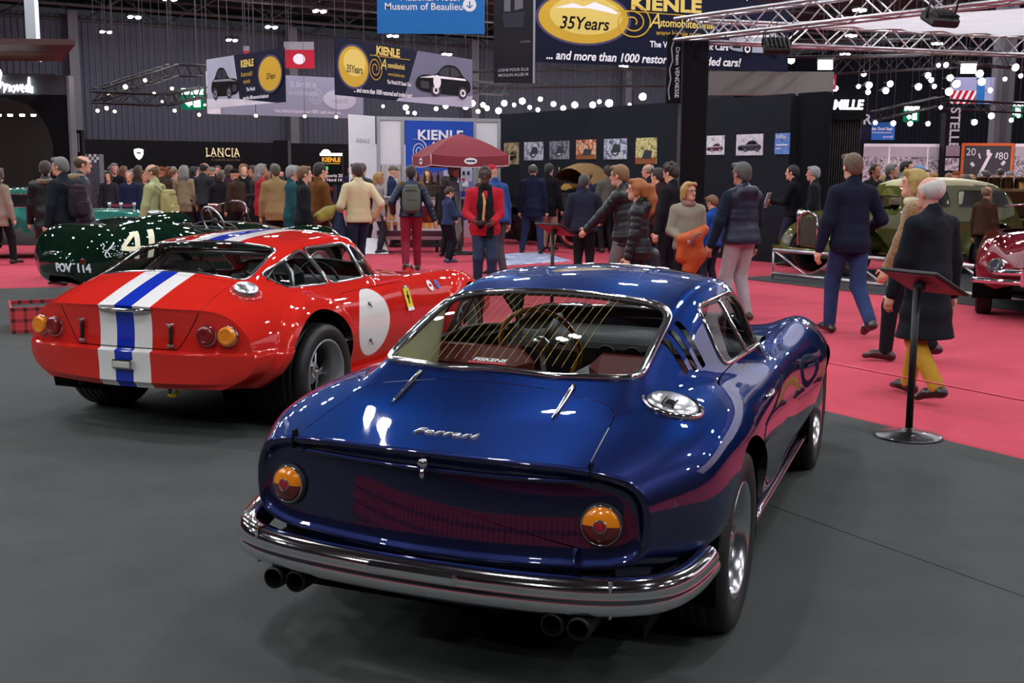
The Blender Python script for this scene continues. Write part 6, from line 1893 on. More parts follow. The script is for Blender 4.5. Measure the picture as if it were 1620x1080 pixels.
spots([(x / 3 + 1080, y / 3) for x, y in [(915, 582), (1000, 585), (1080, 587), (1165, 587), (1225, 510), (1385, 580), (1560, 570), (1595, 550), (1465, 550)]], 34, 'white stage spot on the low truss above the crowd posters', 'white spots over the crowd posters', s=1.3)
c6 = [(65, 650), (105, 630), (140, 680), (170, 640), (195, 660), (265, 675), (300, 630), (410, 617), (455, 655), (505, 670), (520, 605), (600, 635), (660, 660), (840, 640), (880, 620), (940, 630), (1065, 640), (1145, 590), (730, 640), (360, 640)]
spots([(x / 3.857 + 720, y / 3.857) for x, y in c6], 44, 'white stage spot seen over the top of the photo wall', 'white spots beyond the photo wall', s=1.9)
c4 = [(595, 675), (650, 660), (700, 680), (660, 570), (765, 530), (885, 490), (940, 570), (1050, 540), (990, 620), (1065, 675), (1215, 700), (1250, 640), (1560, 705)]
spots([(x / 3.857, y / 3.857) for x, y in c4] + [(405, 183), (482, 184), (532, 185)], 31, 'small warm spot on the black lighting frame at the left', 'warm spots on the left lighting frame', True, .85)
spots([(645, 178), (656, 179), (690, 172), (705, 168), (642, 170), (608, 150), (606, 168)], 40, 'stage spot behind the white booth', 'spots behind the white booth', s=1.3)
bpy.context.view_layer.update()
for o in [o for o in SC.objects if o.name.startswith(('flood_light', 'stage_spot')) and o.location.y > 14]: hang_rod(o)
M_bt = mat('black_truss', '1b1b1d', .5, .4)
P_ = lambda u, v, d: at_y(u, v, d)
for k, (a, b, s, lab) in enumerate((((148, 160, 30), (268, 120, 33), .32, 'black lighting truss rising to the right of the dark stand'), ((268, 120, 33), (338, 121, 36), .32, 'black lighting truss behind the white banner edge'),
    ((150, 163, 30), (248, 167, 30), .28, 'lower black lighting truss left of the green exit sign'), ((248, 167, 30), (318, 153, 33), .28, 'lower black lighting truss meeting the white banner'),
    ((575, 140, 38), (795, 150, 42), .4, 'black lighting truss behind the white booth'), ((700, 141, 44), (1075, 136, 42), .6, 'long black truss above the photo wall'),
    ((1200, 92, 28), (1450, 88, 32), .4, 'black truss under the silver stage truss'), ((1310, 118, 32), (1500, 108, 34), .4, 'black truss with a row of white spots'), ((1480, 98, 33), (1640, 112, 36), .4, 'black truss at the upper right edge'),
    ((1375, 192, 34), (1480, 168, 36), .28, 'low black truss over the crowd posters'), ((1480, 172, 36), (1640, 180, 36), .28, 'low black truss over the dial poster'))):
    truss('lighting_truss', P_(*a), P_(*b), s, M_bt, lab, None, .03)
t = MB()
for u, v0, v1, d in ((178, 60, 118, 31), (222, 70, 126, 31), (265, 40, 118, 33), (310, 70, 125, 35), (325, 20, 112, 33), (360, 60, 95, 36), (392, -20, 92, 35), (430, -10, 85, 27.5), (345, -10, 100, 29.5), (545, -10, 62, 29.5), (735, -10, 60, 34), (575, 30, 115, 35), (455, -10, 90, 52), (460, 10, 70, 52), (386, -10, 76, 36), (383, -10, 76, 36), (1303, 40, 96, 22), (1530, 50, 102, 22), (415, 20, 118, 34)):
    a, b = at_y(u, v0, d), at_y(u, v1, d); b.x = a.x; t.tube([b, Vector((a.x, a.y, 10.2))], .010, mat('cable_grey', '55575c', .7), 4)
o = t.build('suspension_cables'); tag(o, 'thin steel cables holding banners and trusses under the roof', 'cable', None, 'stuff')
# exit signs
def exit_sign(u0, u1, v0, v1, d, lab):
    O = at_y(u0, v1, d); s_ = d / FOCAL
    b = Board('exit_sign', lab, 'sign', O, (1, 0, 0), (u1 - u0) * s_, (v1 - v0) * s_, emis('exit_green', '0d7a52', .9), .12)
    b.rect(0, .72, 1, 1, emis('exit_white', 'e8fff4', 5)); b.poly([(.55, .12), (.85, .12), (.85, .62), (.55, .62)], emis('exit_white', 'e8fff4', 5)); b.poly([(.15, .3), (.35, .5), (.35, .4), (.48, .4), (.48, .2), (.35, .2), (.35, .1)], emis('exit_white', 'e8fff4', 5))
exit_sign(288, 322, 141, 173, 55, 'green exit sign left of the white banner'); exit_sign(1430, 1453, 169, 192, 45, 'green exit sign above the crowd poster'); exit_sign(1591, 1617, 162, 186, 45, 'green exit sign at the right edge column')
# posters on the right
DR = 36.0
def rboard(name, lab, u0, u1, v0, v1, m, d=DR, thick=.08, cat='poster'):
    O = at_y(u0, v1, d); s_ = d / FOCAL
    if O.z < .03: O.z = .03
    top = at_y(u0, v0, d).z
    return Board(name, lab, cat, O, (1, 0, 0), (u1 - u0) * s_, top - O.z, m, thick)
crowd_m = photo_mat('photo_grandstand', ['2e2b30', '77727a', 'cfcbd2', '8f8a92'], 9, 1.2)
for u0, u1, lab in ((1363, 1488, 'black and white grandstand poster beyond the olive saloon'), (1600, 1690, 'black and white grandstand poster at the right edge')):
    b = rboard('crowd_poster', lab, u0, u1, 227, 330, crowd_m)
    b.rect(0, .955, 1, 1, P_white); b.rect(0, .80, 1, .955, Mp('pale_sky', 'b4b0b8'))
    for x in (.30, .78): b.rect(x, .5, x + .02, .95, P_white)
b = rboard('dial_poster', 'poster of a dashboard dial in an orange frame', 1516, 1597, 226, 330, Mp('orange_frame', 'e0703a'))
b.rect(.05, .03, .95, .96, Mp('dial_grey', '4a4c50'))
for k in range(9):
    a = R(200 - k * 27); cx, cy = .52, .45
    b.line([(cx + .33 * cos(a), cy + .36 * sin(a)), (cx + .40 * cos(a), cy + .45 * sin(a))], .10 if k % 2 == 0 else .05, P_white)
b.line([(.38, .55), (.56, .85)], .10, P_white); b.ell(.45, .55, .03, .04, Mp('dial_orange', 'e58a2e')); b.text('20', .17, .86, .32, P_white); b.text('80', .80, .80, .32, P_white); b.text('100', .84, .52, .24, P_white)
b = rboard('poster_tower', 'tall black lettered tower between the two posters', 1488, 1515, 178, 330, P_black, DR - .5, .4, 'display')
b.text('STELLE', .5, .84, .42, P_lgrey, rot=-pi / 2, bold=.008); b.rect(.1, .55, .9, .66, Mp('mauve', '8a7c88')); b.rect(.1, .40, .9, .53, crowd_m)
b = rboard('blue_sign', 'blue stand sign with white letters above the crowd poster', 1363, 1414, 193, 221, Mp('bright_blue', '3470c8'), 34, .05, 'sign')
b.text('in der Dorf Saal', .54, .62, .115, P_white, bold=.004); b.rect(.1, .38, .9, .44, P_lgrey); b.text('porsal', .8, .18, .12, P_white)
b = rboard('navy_sign', 'narrow navy sign with a large R beside the stand letters', 1362, 1378, 176, 221, P_navy, 33, .05, 'sign'); b.text('R', .5, .7, .4, P_lgrey, bold=.01)
b = rboard('striped_banner', 'striped pink and white hanging banner at the upper right', 1503, 1570, 122, 164, Mp('banner_lilac', '9aa0c4'), 40, .05, 'banner')
b.rect(0, 0, .58, .5, P_red)
for k in range(4): b.poly([(k * .14, 0), (k * .14 + .06, 0), (k * .14 + .2, .5), (k * .14 + .14, .5)], P_white)
b.rect(.6, 0, .78, 1, P_blue)
for u, lab in ((1577, 'broad grey steel column at the right'),):
    p = at_y(u, 275, 41); t = MB(); t.box((0, 0, 4.5), (.62, .5, 9), mat('grey_column', '47484e', .7)); t.box((0, -.26, 4.5), (.2, .04, 9), mat('column_web', '33343a', .6)); o = t.build('wall_column', loc=(p.x, 41, 0)); struct(o)
b = rboard('small_red_sign', 'small red hall sign beside the lettered stand', 1309, 1322, 118, 142, P_red, 30, .05, 'sign'); b.ell(.5, .5, .3, .3, P_white)
# small lit dealer board, checkered display, queue posts
d = 29.0
O = at_y(507, 292, d); b = Board('dealer_totem', 'small black dealer board with a lit white header', 'sign', O, (1, 0, 0), 35 / FOCAL * d, 52 / FOCAL * d, P_black, .1)
b.rect(0, .86, 1, .94, emis('totem_white', 'fff6e6', 3)); b.ell(.27, .92, .22, .13, emis('totem_white', 'fff6e6', 3), a0=0, a1=pi); b.text('KIENLE', .5, .74, .15, Mp('totem_gold', 'e0a030', emit='e0a030', es=.6), bold=.006); b.line([(.1, .63), (.9, .63)], .03, P_gold)
b.rect(.28, .44, .36, .54, emis('totem_green', '10c060', 2)); b.text('A l\'ecurie 20', .5, .27, .11, P_white, bold=.003); b.text('du Nord 14', .5, .14, .11, P_white, bold=.003)
O = at_y(136, 318, 27.5); O.z = .02; b = Board('checkered_display', 'tall narrow display with a checkered top near the dark stand', 'display', O, (1, 0, 0), 24 / FOCAL * 27.5, 2.0, photo_mat('photo_display', ['15161a', '3a3c46', '70727c', '22242a'], 14, 3), .3)
for i in range(6):
    for j in range(3):
        if (i + j) % 2 == 0: b.rect(i / 6, .90 + j * .033, (i + 1) / 6, .933 + j * .033, P_white)
O = at_y(119, 300, 27.0); O.z = .02; b = Board('dark_totem', 'dark totem with grey glyphs beside the checkered display', 'display', O, (1, 0, 0), 14 / FOCAL * 27, 2.55, P_black, .2)
for k in range(3): b.rect(.25 + .2 * k, .80, .35 + .2 * k, .97, P_grey)
for k, u in enumerate((172, 190, 211)):
    p = at_y(u, 300, 22.5); e = empty('queue_post', (p.x, 22.5, 0), 0, ('first', 'middle', 'last')[k] + ' silver queue post in the row behind the teal bonnet', 'post', 'queue posts behind the teal car')
    t = MB(); t.lathe([(.001, 0), (.16, .0), (.16, .02), (.03, .03), (.025, .04), (.025, .92), (.035, .93), (.035, 1.0), (.001, 1.0)], m=M_silver, n=16); t.build('post', e)
    if k < 2: q = at_y((190, 211)[k], 300, 22.5); t = MB(); t.box(((q.x - p.x) / 2, 0, .94), (q.x - p.x - .08, .006, .05), mat('queue_belt', '8a2a3a', .8)); t.build('belt', e)
p_ = b.e.location
for o in [o for o in SC.objects if o.name.startswith(('dealer_banner', 'navy_sign')) and 'hanger' not in [c.name.split('.')[0] for c in o.children]]:
    M = o.matrix_world; w_ = max(v.co.x for c in o.children for v in c.data.vertices); h_ = max(v.co.y for c in o.children for v in c.data.vertices)
    t = MB(); t.tube([(w_ * .5, h_ - .05, -.02), (w_ * .5, (12.09 - M.translation.z), -.02)], .008, mat('cable_grey', '55575c', .7), 4); t.build('hanger', o)
for o in [o for o in SC.objects if o.name.startswith('dealer_totem')]:
    t = MB(); t.box((.35, -.64, -.05), (.08, 1.30, .06), M_blacks); t.box((.35, -o.location.z + .02, -.05), (.5, .03, .3), M_blacks); t.build('stand', o)
# ---- refreshment cart with parasol
d = 23.0
Cx0, Cx1 = at_y(594, 300, d).x, at_y(702, 300, d).x
e = empty('refreshment_cart', ((Cx0 + Cx1) / 2, d + .35, 0), R(3), 'white refreshment cart with ice-cream pictures and a maroon base stripe', 'cart'); wC = Cx1 - Cx0
M_wp = mat('cart_white', 'dedee2', .4); M_mar = mat('cart_maroon', '4a1a30', .5)
t = MB(); t.box((0, 0, .72), (wC, .7, .72), M_wp, bev=.01); t.build('body', e)
t = MB(); t.box((0, 0, 1.10), (wC + .06, .76, .05), mat('counter_grey', '9a9a9a', .4), bev=.01); t.build('counter', e)
t = MB(); t.box((0, -.355, .40), (wC, .01, .09), M_mar); t.build('stripe', e)
t = MB(); t.box((0, 0, .30), (wC, .6, .08), M_silver); t.build('chassis', e)
for x in (-wC * .38, wC * .38):
    t = MB(); t.lathe([(.001, -.03), (.10, -.03), (.11, 0), (.10, .03), (.001, .03)], (x, -.2, .11), M_black, 16, 'X'); t.tube([(x, -.2, .11), (x, -.18, .28)], .02, M_blacks, 6); t.build('castor', e)
def cup(x, z, c1, c2, s):
    t = MB()
    t.add([(x - .05 * s, -.362, z), (x + .05 * s, -.362, z), (x + .035 * s, -.362, z - .14 * s), (x - .035 * s, -.362, z - .14 * s)], [(0, 1, 2, 3)], Mp('cup_' + c1, c1))
    t.add([(x + .055 * s * cos(a), -.363, z + .045 * s * sin(a) + .01) for a in np.linspace(0, 2 * pi, 14, endpoint=False)], [tuple(range(14))], Mp('cup_' + c2, c2)); t.build('picture', e)
for k in range(4): cup(-wC * .43 + k * .14, .58, ('3a2420', 'c0782e', '6a3a2a', '3a2420')[k], ('b0563a', 'd9a24a', 'c0782e', 'a83a3a')[k], .9)
for k, x in enumerate((-wC * .40, -wC * .27)): cup(x, .92, ('4a2a1e', 'd9b06a')[k], ('6b4028', 'e4c98a')[k], 1.8)
t = MB(); t.box((wC * .28, -.361, .78), (wC * .3, .004, .34), Mp('cart_photo', '6a2230')); t.build('picture', e)
for k in range(3): cup(wC * (.18 + k * .09), .68, 'd8a24a', 'b5501e', 1.3)
t = MB(); t.tube([(-wC * .47, -.36, 1.03), (-wC * .35, -.36, 1.03)], .006, P_grey, 4); t.build('picture', e)
p0 = at_y(597, 385, d - .6); 
t = MB(); t.add([(-.62, -.62, .30), (-.10, -.62, .30), (.02, -1.05, .01), (-.50, -1.05, .01)], [(0, 1, 2, 3)], M_wp); o = t.build('leaning_board'); o.matrix_world = e.matrix_basis @ Matrix.Translation((-wC * .32, .18, .0)); tag(o, 'white board leaning at the foot of the refreshment cart', 'board')
# goods on the counter
t = MB(); t.box((0, 0, .12), (.55, .4, .24), mat('bottle_rack', '4a3a2c', .5), bev=.02); 
for k in range(8): t.lathe([(.03, 0), (.032, .16), (.012, .22), (.012, .28), (.001, .28)], (-.22 + (k % 4) * .14, -.1 + (k // 4) * .18, .24), mat('bottle_amber', '7a5020', .2, coat=.6), 8)
o = t.build('drinks_rack', loc=(e.location.x + .35, d + .4, 1.126)); tag(o, 'rack of bottles on the refreshment cart', 'rack')
# parasol
pp_ = at_y(719, 300, 22.9)
e = empty('market_parasol', (pp_.x + .12, 22.62, 0), R(18), 'maroon market parasol with white oval badges over the refreshment cart', 'parasol')
M_par = mat('maroon_canvas', '7c2a34', .9, bump=(30, .15)); M_pin = mat('white_piping', 'd6c6c8', .7)
zc = lambda v, dd=22.8: 1.6 + (275 - v) / FOCAL * dd
zt, zb_ = zc(214), zc(247)
t = MB(); t.tube([(0, 0, .05), (0, 0, zt - .03)], .022, M_silver, 10); t.build('pole', e)
t = MB(); t.lathe([(.28, 0), (.28, .05), (.05, .07), (.05, .2), (.001, .2)], m=M_blacks, n=20); t.build('base', e)
hw = .78; crn = [(-hw, -hw), (hw, -hw), (hw, hw), (-hw, hw)]
t = MB()
for k in range(4):
    a, b = Vector((*crn[k], zb_)), Vector((*crn[(k + 1) % 4], zb_)); top = Vector((0, 0, zt))
    def pan(u, v, a=a, b=b, top=top):
        q = a + (b - a) * u; w = q + (top - q) * v; return w + Vector((0, 0, .05 * sin(pi * v) - .04 * sin(pi * u) * (1 - v)))
    t.grid(pan, 9, 7, M_par)
t.build('canopy', e)
for k in range(4):
    a, b = Vector((*crn[k], zb_)), Vector((*crn[(k + 1) % 4], zb_))
    t = MB(); t.grid(lambda u, v: a + (b - a) * u + Vector((0, 0, -.04 * sin(pi * u) - .20 * v + .01 * sin(u * 14) * v)), 13, 3, M_par); o = t.build('valance', e)
    t = MB(); t.tube([a + (b - a) * u + Vector((0, 0, -.04 * sin(pi * u) - .20)) for u in np.linspace(0, 1, 9)], .008, M_pin, 5); t.tube([a, a - Vector((0, 0, .2))], .008, M_pin, 5); t.build('piping', o)
    mid = (a + b) / 2; nn = Vector((mid.x, mid.y, 0)).normalized(); X = Vector((-nn.y, nn.x, 0))
    mid = mid + Vector((0, 0, -.12)) + nn * .012
    t = MB(); t.add([tuple(mid + X * .13 * cos(q) + UP * .062 * sin(q)) for q in np.linspace(0, 2 * pi, 24, endpoint=False)], [tuple(range(24))], P_white); t.add([tuple(mid + nn * .003 + X * x + UP * z) for x, z in ((-.09, -.014), (.09, -.02), (.09, .02), (-.09, .018))], [(0, 1, 2, 3)], Mp('badge_blue', '3a4a5a')); t.build('oval_badge', o)
for k in range(4): t = MB(); t.tube([(0, 0, zt - .12), (*[c * .98 for c in crn[k]], zb_)], .008, M_silver, 5); t.build('rib', e)
# reception desk and laptop
p = at_y(678, 300, 24.9); e = empty('reception_desk', (p.x, 24.9, 0), 0, 'dark reception desk in front of the blue poster', 'desk')
t = MB(); t.box((0, .15, .52), (1.5, .6, 1.04), mat('desk_dark', '2a2a2e', .5), bev=.01); t.build('body', e); t = MB(); t.box((0, .15, 1.06), (1.6, .7, .04), mat('desk_top', '6a6a70', .4), bev=.008); t.build('top', e)
lp = empty('laptop', (p.x + .28, 24.95, 1.08), R(10), 'silver laptop standing open on the reception desk', 'laptop'); t = MB(); t.box((0, .1, .01), (.34, .24, .016), M_silver, bev=.004); t.build('keyboard', lp); t = MB(); t.box((0, -.04, .12), (.34, .012, .23), M_silver, rot=Quaternion((1, 0, 0), -.2), bev=.004); t.build('screen', lp)
t = MB(); t.lathe([(.001, 0), (.06, 0), (.07, .08), (.001, .085)], m=P_white, n=14); o = t.build('white_bowl', loc=(p.x - .12, 24.85, 1.08)); tag(o, 'small white bowl on the reception desk', 'bowl')
# printed mat on the carpet
cs = [at_z(u, v, .002) for u, v in ((800, 420), (770, 404), (852, 398), (905, 413))]
t = MB(); t.prism([(q.x, q.y) for q in cs], .0, .010, photo_mat('mat_print', ['e6e8f0', 'c9d0e2', '6a7ab8', 'dfe2ea'], 2.5, 2)); o = t.build('printed_mat'); tag(o, 'white floor mat with blue print on the red carpet', 'mat')
# ---- information stands and the low red cord along the edge of the stand
def info_stand(p, face, h, label, s=1.0):
    e = empty('information_stand', p, face, label, 'stand')
    t = MB(); t.lathe([(.20 * s, 0), (.205 * s, .006), (.19 * s, .014), (.06, .035), (.035, .045), (.03, .06), (.001, .06)], m=mat('black_gloss', '161618', .3, coat=.5), n=40); t.build('base', e)
    t = MB(); t.tube([(0, 0, .03), (0, 0, h)], .022, M_blacks, 14); t.build('pole', e)
    q = Quaternion((1, 0, 0), -R(26))
    t = MB(); t.box((0, .05, h + .03), (.44 * s, .32 * s, .02), M_blacks, rot=q, bev=.004); t.build('panel_frame', e)
    t = MB(); t.box(Vector((0, .05, h + .03)) + q @ Vector((0, 0, -.0125)), (.41 * s, .29 * s, .004), mat('panel_red_back', '8a2230', .5), rot=q); o = t.build('panel_back', e)
    t = MB(); c = Vector((0, .05, h + .03)) + q @ Vector((.06, -.02, -.0155)); t.lathe([(.055, 0), (.06, -.001)], c, M_black, 20, rot=q); t.box(c, (.05, .02, .002), M_black, rot=q); t.build('back_print', o)
    t = MB(); t.box(Vector((0, .05, h + .03)) + q @ Vector((0, 0, .0115)), (.40 * s, .28 * s, .003), P_white, rot=q); t.build('text_panel', e)
    t = MB(); t.box((0, .02, h + .0), (.07, .05, .05), M_blacks, bev=.01); t.build('bracket', e)
    return e
info_stand((*at_z(1437, 692)[:2], .006), -R(62), .93, 'black information stand with a tilted panel at the edge of the dark carpet')
info_stand((at_y(875, 300, 13.2).x, 13.2, 0), -R(50), .93, 'information stand behind the roof of the blue coupe')
e = empty('low_cord', (0, 0, 0), 0, 'thin red elastic cord along the edge of the dark carpet', 'cord')
n_ = Vector((A.y, -A.x, 0)) * .05
def zedge(u, v): p = at_plane(u, v, c1 + n_, Vector((A.y, -A.x, 0))); return p
qa, qb = zedge(1300, 568), zedge(1620, 637)
hc = (qa.z + qb.z) / 2
t = MB(); t.tube([Vector((c0.x, c0.y, hc)) + n_, Vector((c2.x, c2.y, hc)) + n_], .006, mat('red_cord', 'd83a48', .5), 6); t.tube([Vector((c0.x, c0.y, hc)) + n_, Vector((l0.x, l0.y, hc))], .006, mat('red_cord', 'd83a48', .5), 6); t.build('cord', e)
for q in (c0 + n_, c0 + (l0 - c0) * .45, c1 - A * 5):
    t = MB(); t.lathe([(.09, 0), (.09, .01), (.015, .015), (.012, .02), (.012, hc + .02), (.001, hc + .025)], (q.x, q.y, 0), M_silver, 12); t.build('post', e)
# ---------------------------------------------------------------- people: smooth implicit bodies, one continuous surface each
def surfnet(F, xs, ys, zs):
    S = F < 0
    nx, ny, nz = F.shape
    o = [(0, 0, 0), (1, 0, 0), (0, 1, 0), (1, 1, 0), (0, 0, 1), (1, 0, 1), (0, 1, 1), (1, 1, 1)]
    sl = lambda A, d: A[d[0]:nx - 1 + d[0], d[1]:ny - 1 + d[1], d[2]:nz - 1 + d[2]]
    cnt = sum(sl(S, d).astype(np.int8) for d in o)
    I, J, K = np.nonzero((cnt > 0) & (cnt < 8))
    ids = np.full((nx - 1, ny - 1, nz - 1), -1, np.int32); ids[I, J, K] = np.arange(len(I))
    val = np.stack([F[I + a, J + b, K + c] for a, b, c in o], 1)
    pos = np.stack([np.stack([xs[I + a], ys[J + b], zs[K + c]], 1) for a, b, c in o], 1)
    acc = np.zeros((len(I), 3)); n = np.zeros(len(I))
    for a in range(8):
        for d in (1, 2, 4):
            if a & d: continue
            b = a | d
            m = (val[:, a] < 0) != (val[:, b] < 0)
            t = val[m, a] / (val[m, a] - val[m, b])
            acc[m] += pos[m, a] + (pos[m, b] - pos[m, a]) * t[:, None]; n[m] += 1
    V = acc / n[:, None]
    Q = []
    for ax in range(3):
        d = [0, 0, 0]; d[ax] = 1
        A = S[:nx - d[0], :ny - d[1], :nz - d[2]]; Bq = S[d[0]:, d[1]:, d[2]:]
        i, j, k = np.nonzero(A != Bq)
        u, v = [(1, 2), (2, 0), (0, 1)][ax]
        P = np.stack([i, j, k], 1)
        ok = (P[:, u] > 0) & (P[:, v] > 0) & (P[:, u] < F.shape[u] - 1) & (P[:, v] < F.shape[v] - 1)
        P = P[ok]; sg = A[i[ok], j[ok], k[ok]]
        def cell(du, dv):
            q = P.copy(); q[:, u] -= du; q[:, v] -= dv; return ids[q[:, 0], q[:, 1], q[:, 2]]
        q = np.stack([cell(1, 1), cell(0, 1), cell(0, 0), cell(1, 0)], 1)
        q[~sg] = q[~sg][:, ::-1]
        Q.append(q)
    Q = np.concatenate(Q); Q = Q[(Q >= 0).all(1)]
    return V, Q

def axis(lo, hi, h, fine=()):
    """grid coordinates with finer bands (centre, half width, step)"""
    out = [lo]
    while out[-1] < hi:
        s = h
        for c, w, f in fine:
            if abs(out[-1] - c) < w: s = min(s, f)
        out.append(out[-1] + s)
    return np.array(out)

class Blob:
    def __init__(s): s.p = []
    def cone(s, a, b, r1, r2=None, sc=(1, 1, 1), k=.02, neg=False, rib=None):
        s.p.append((np.array(a, float), np.array(b, float), r1, r1 if r2 is None else r2, np.array(sc, float), k, neg, rib)); return s
    def ball(s, c, r, sc=(1, 1, 1), k=.02, neg=False): return s.cone(c, c, r, r, sc, k, neg)
    def chain(s, pts, rs, sc=(1, 1, 1), k=.02, rib=None):
        for i in range(len(pts) - 1): s.cone(pts[i], pts[i + 1], rs[i], rs[i + 1], sc, k, False, rib)
        return s
    def mesh(s, name, mats, h=.016, fine=((), (), ()), cutz=None, hem=None):
        lo = np.array([9.0] * 3); hi = -lo
        for a, b, r1, r2, sc, k, neg, rib in s.p:
            if neg: continue
            R_ = max(r1, r2) * sc + .02
            lo = np.minimum(lo, np.minimum(a, b) - R_); hi = np.maximum(hi, np.maximum(a, b) + R_)
        ax = [axis(lo[i] - h, hi[i] + 2 * h, h, fine[i]) for i in range(3)]
        F = np.full([len(q) for q in ax], .2, np.float32)
        for a, b, r1, r2, sc, k, neg, rib in s.p:
            R_ = (max(r1, r2)) * sc + k + .03
            l = np.minimum(a, b) - R_; u = np.maximum(a, b) + R_
            i0 = [max(0, np.searchsorted(ax[i], l[i]) - 1) for i in range(3)]; i1 = [min(len(ax[i]), np.searchsorted(ax[i], u[i]) + 1) for i in range(3)]
            X, Y, Z = np.meshgrid(*[(ax[i][i0[i]:i1[i]] - a[i]) / sc[i] for i in range(3)], indexing='ij')
            d = (b - a) / sc; L = float(d @ d)
            t = np.clip((X * d[0] + Y * d[1] + Z * d[2]) / L, 0, 1) if L > 1e-10 else np.zeros_like(X)
            D = np.sqrt((X - t * d[0]) ** 2 + (Y - t * d[1]) ** 2 + (Z - t * d[2]) ** 2)
            rad = r1 + (r2 - r1) * t
            if rib: rad = rad + rib[0] * np.abs(np.sin((t * sqrt(L) + rib[2]) * pi / rib[1])) ** .6 - rib[0]
            D = (D - rad) * min(sc)
            blk = F[i0[0]:i1[0], i0[1]:i1[1], i0[2]:i1[2]]
            if neg:
                blk[...] = -np.minimum(-blk, D) if False else np.maximum(blk, -D)
            else:
                hh = np.clip(.5 + .5 * (blk - D) / k, 0, 1)
                blk[...] = blk * (1 - hh) + D * hh - k * hh * (1 - hh)
        if hem is not None:      # cut straight at the hem, sleeves left alone
            core = (np.abs(ax[0])[:, None, None] < (hem[1] * .82 if hem[0] > .66 else .5)) & (np.abs(ax[1])[None, :, None] < .24)
            F = np.where(core, np.maximum(F, (hem[0] - ax[2])[None, None, :]), F)
        V, Q = surfnet(F, *ax)
        me = np_mesh(name, V, Q, mats)
        return me

def ik(a, b, l1, l2, pole):
    a = Vector(a); b = Vector(b); d = b - a; L = min(d.length, (l1 + l2) * .998)
    if d.length < 1e-6: d = Vector((0, 0, -1))
    d.normalize(); b = a + d * L
    x = (l1 * l1 - l2 * l2 + L * L) / (2 * L); y = sqrt(max(0, l1 * l1 - x * x))
    p = Vector(pole); p = p - d * p.dot(d); p.normalize()
    return a + d * x + p * y, b

SKIN = {'fair': 'd9a88c', 'pink': 'd09a82', 'tan': 'b98262', 'dark': '4d362c'}
def cloth(c, kind='plain'):
    n = 'cloth_%s_%s' % (kind, c)
    if kind == 'puffer': return mat(n, c, .45, bump=(14, .35), spec=.4)
    if kind == 'denim': return mat(n, c, .9, noise=(12, .25), bump=(160, .2))
    if kind == 'fur': return mat(n, c, .95, noise=(45, .45), bump=(60, .9), sheen=.4)
    if kind == 'knit': return mat(n, c, .95, noise=(50, .07), bump=(110, .35))
    if kind == 'leather': return mat(n, c, .3, coat=.3, bump=(40, .2))
    return mat(n, c, .85, bump=(22, .25), noise=(8, .12), spec=.2)

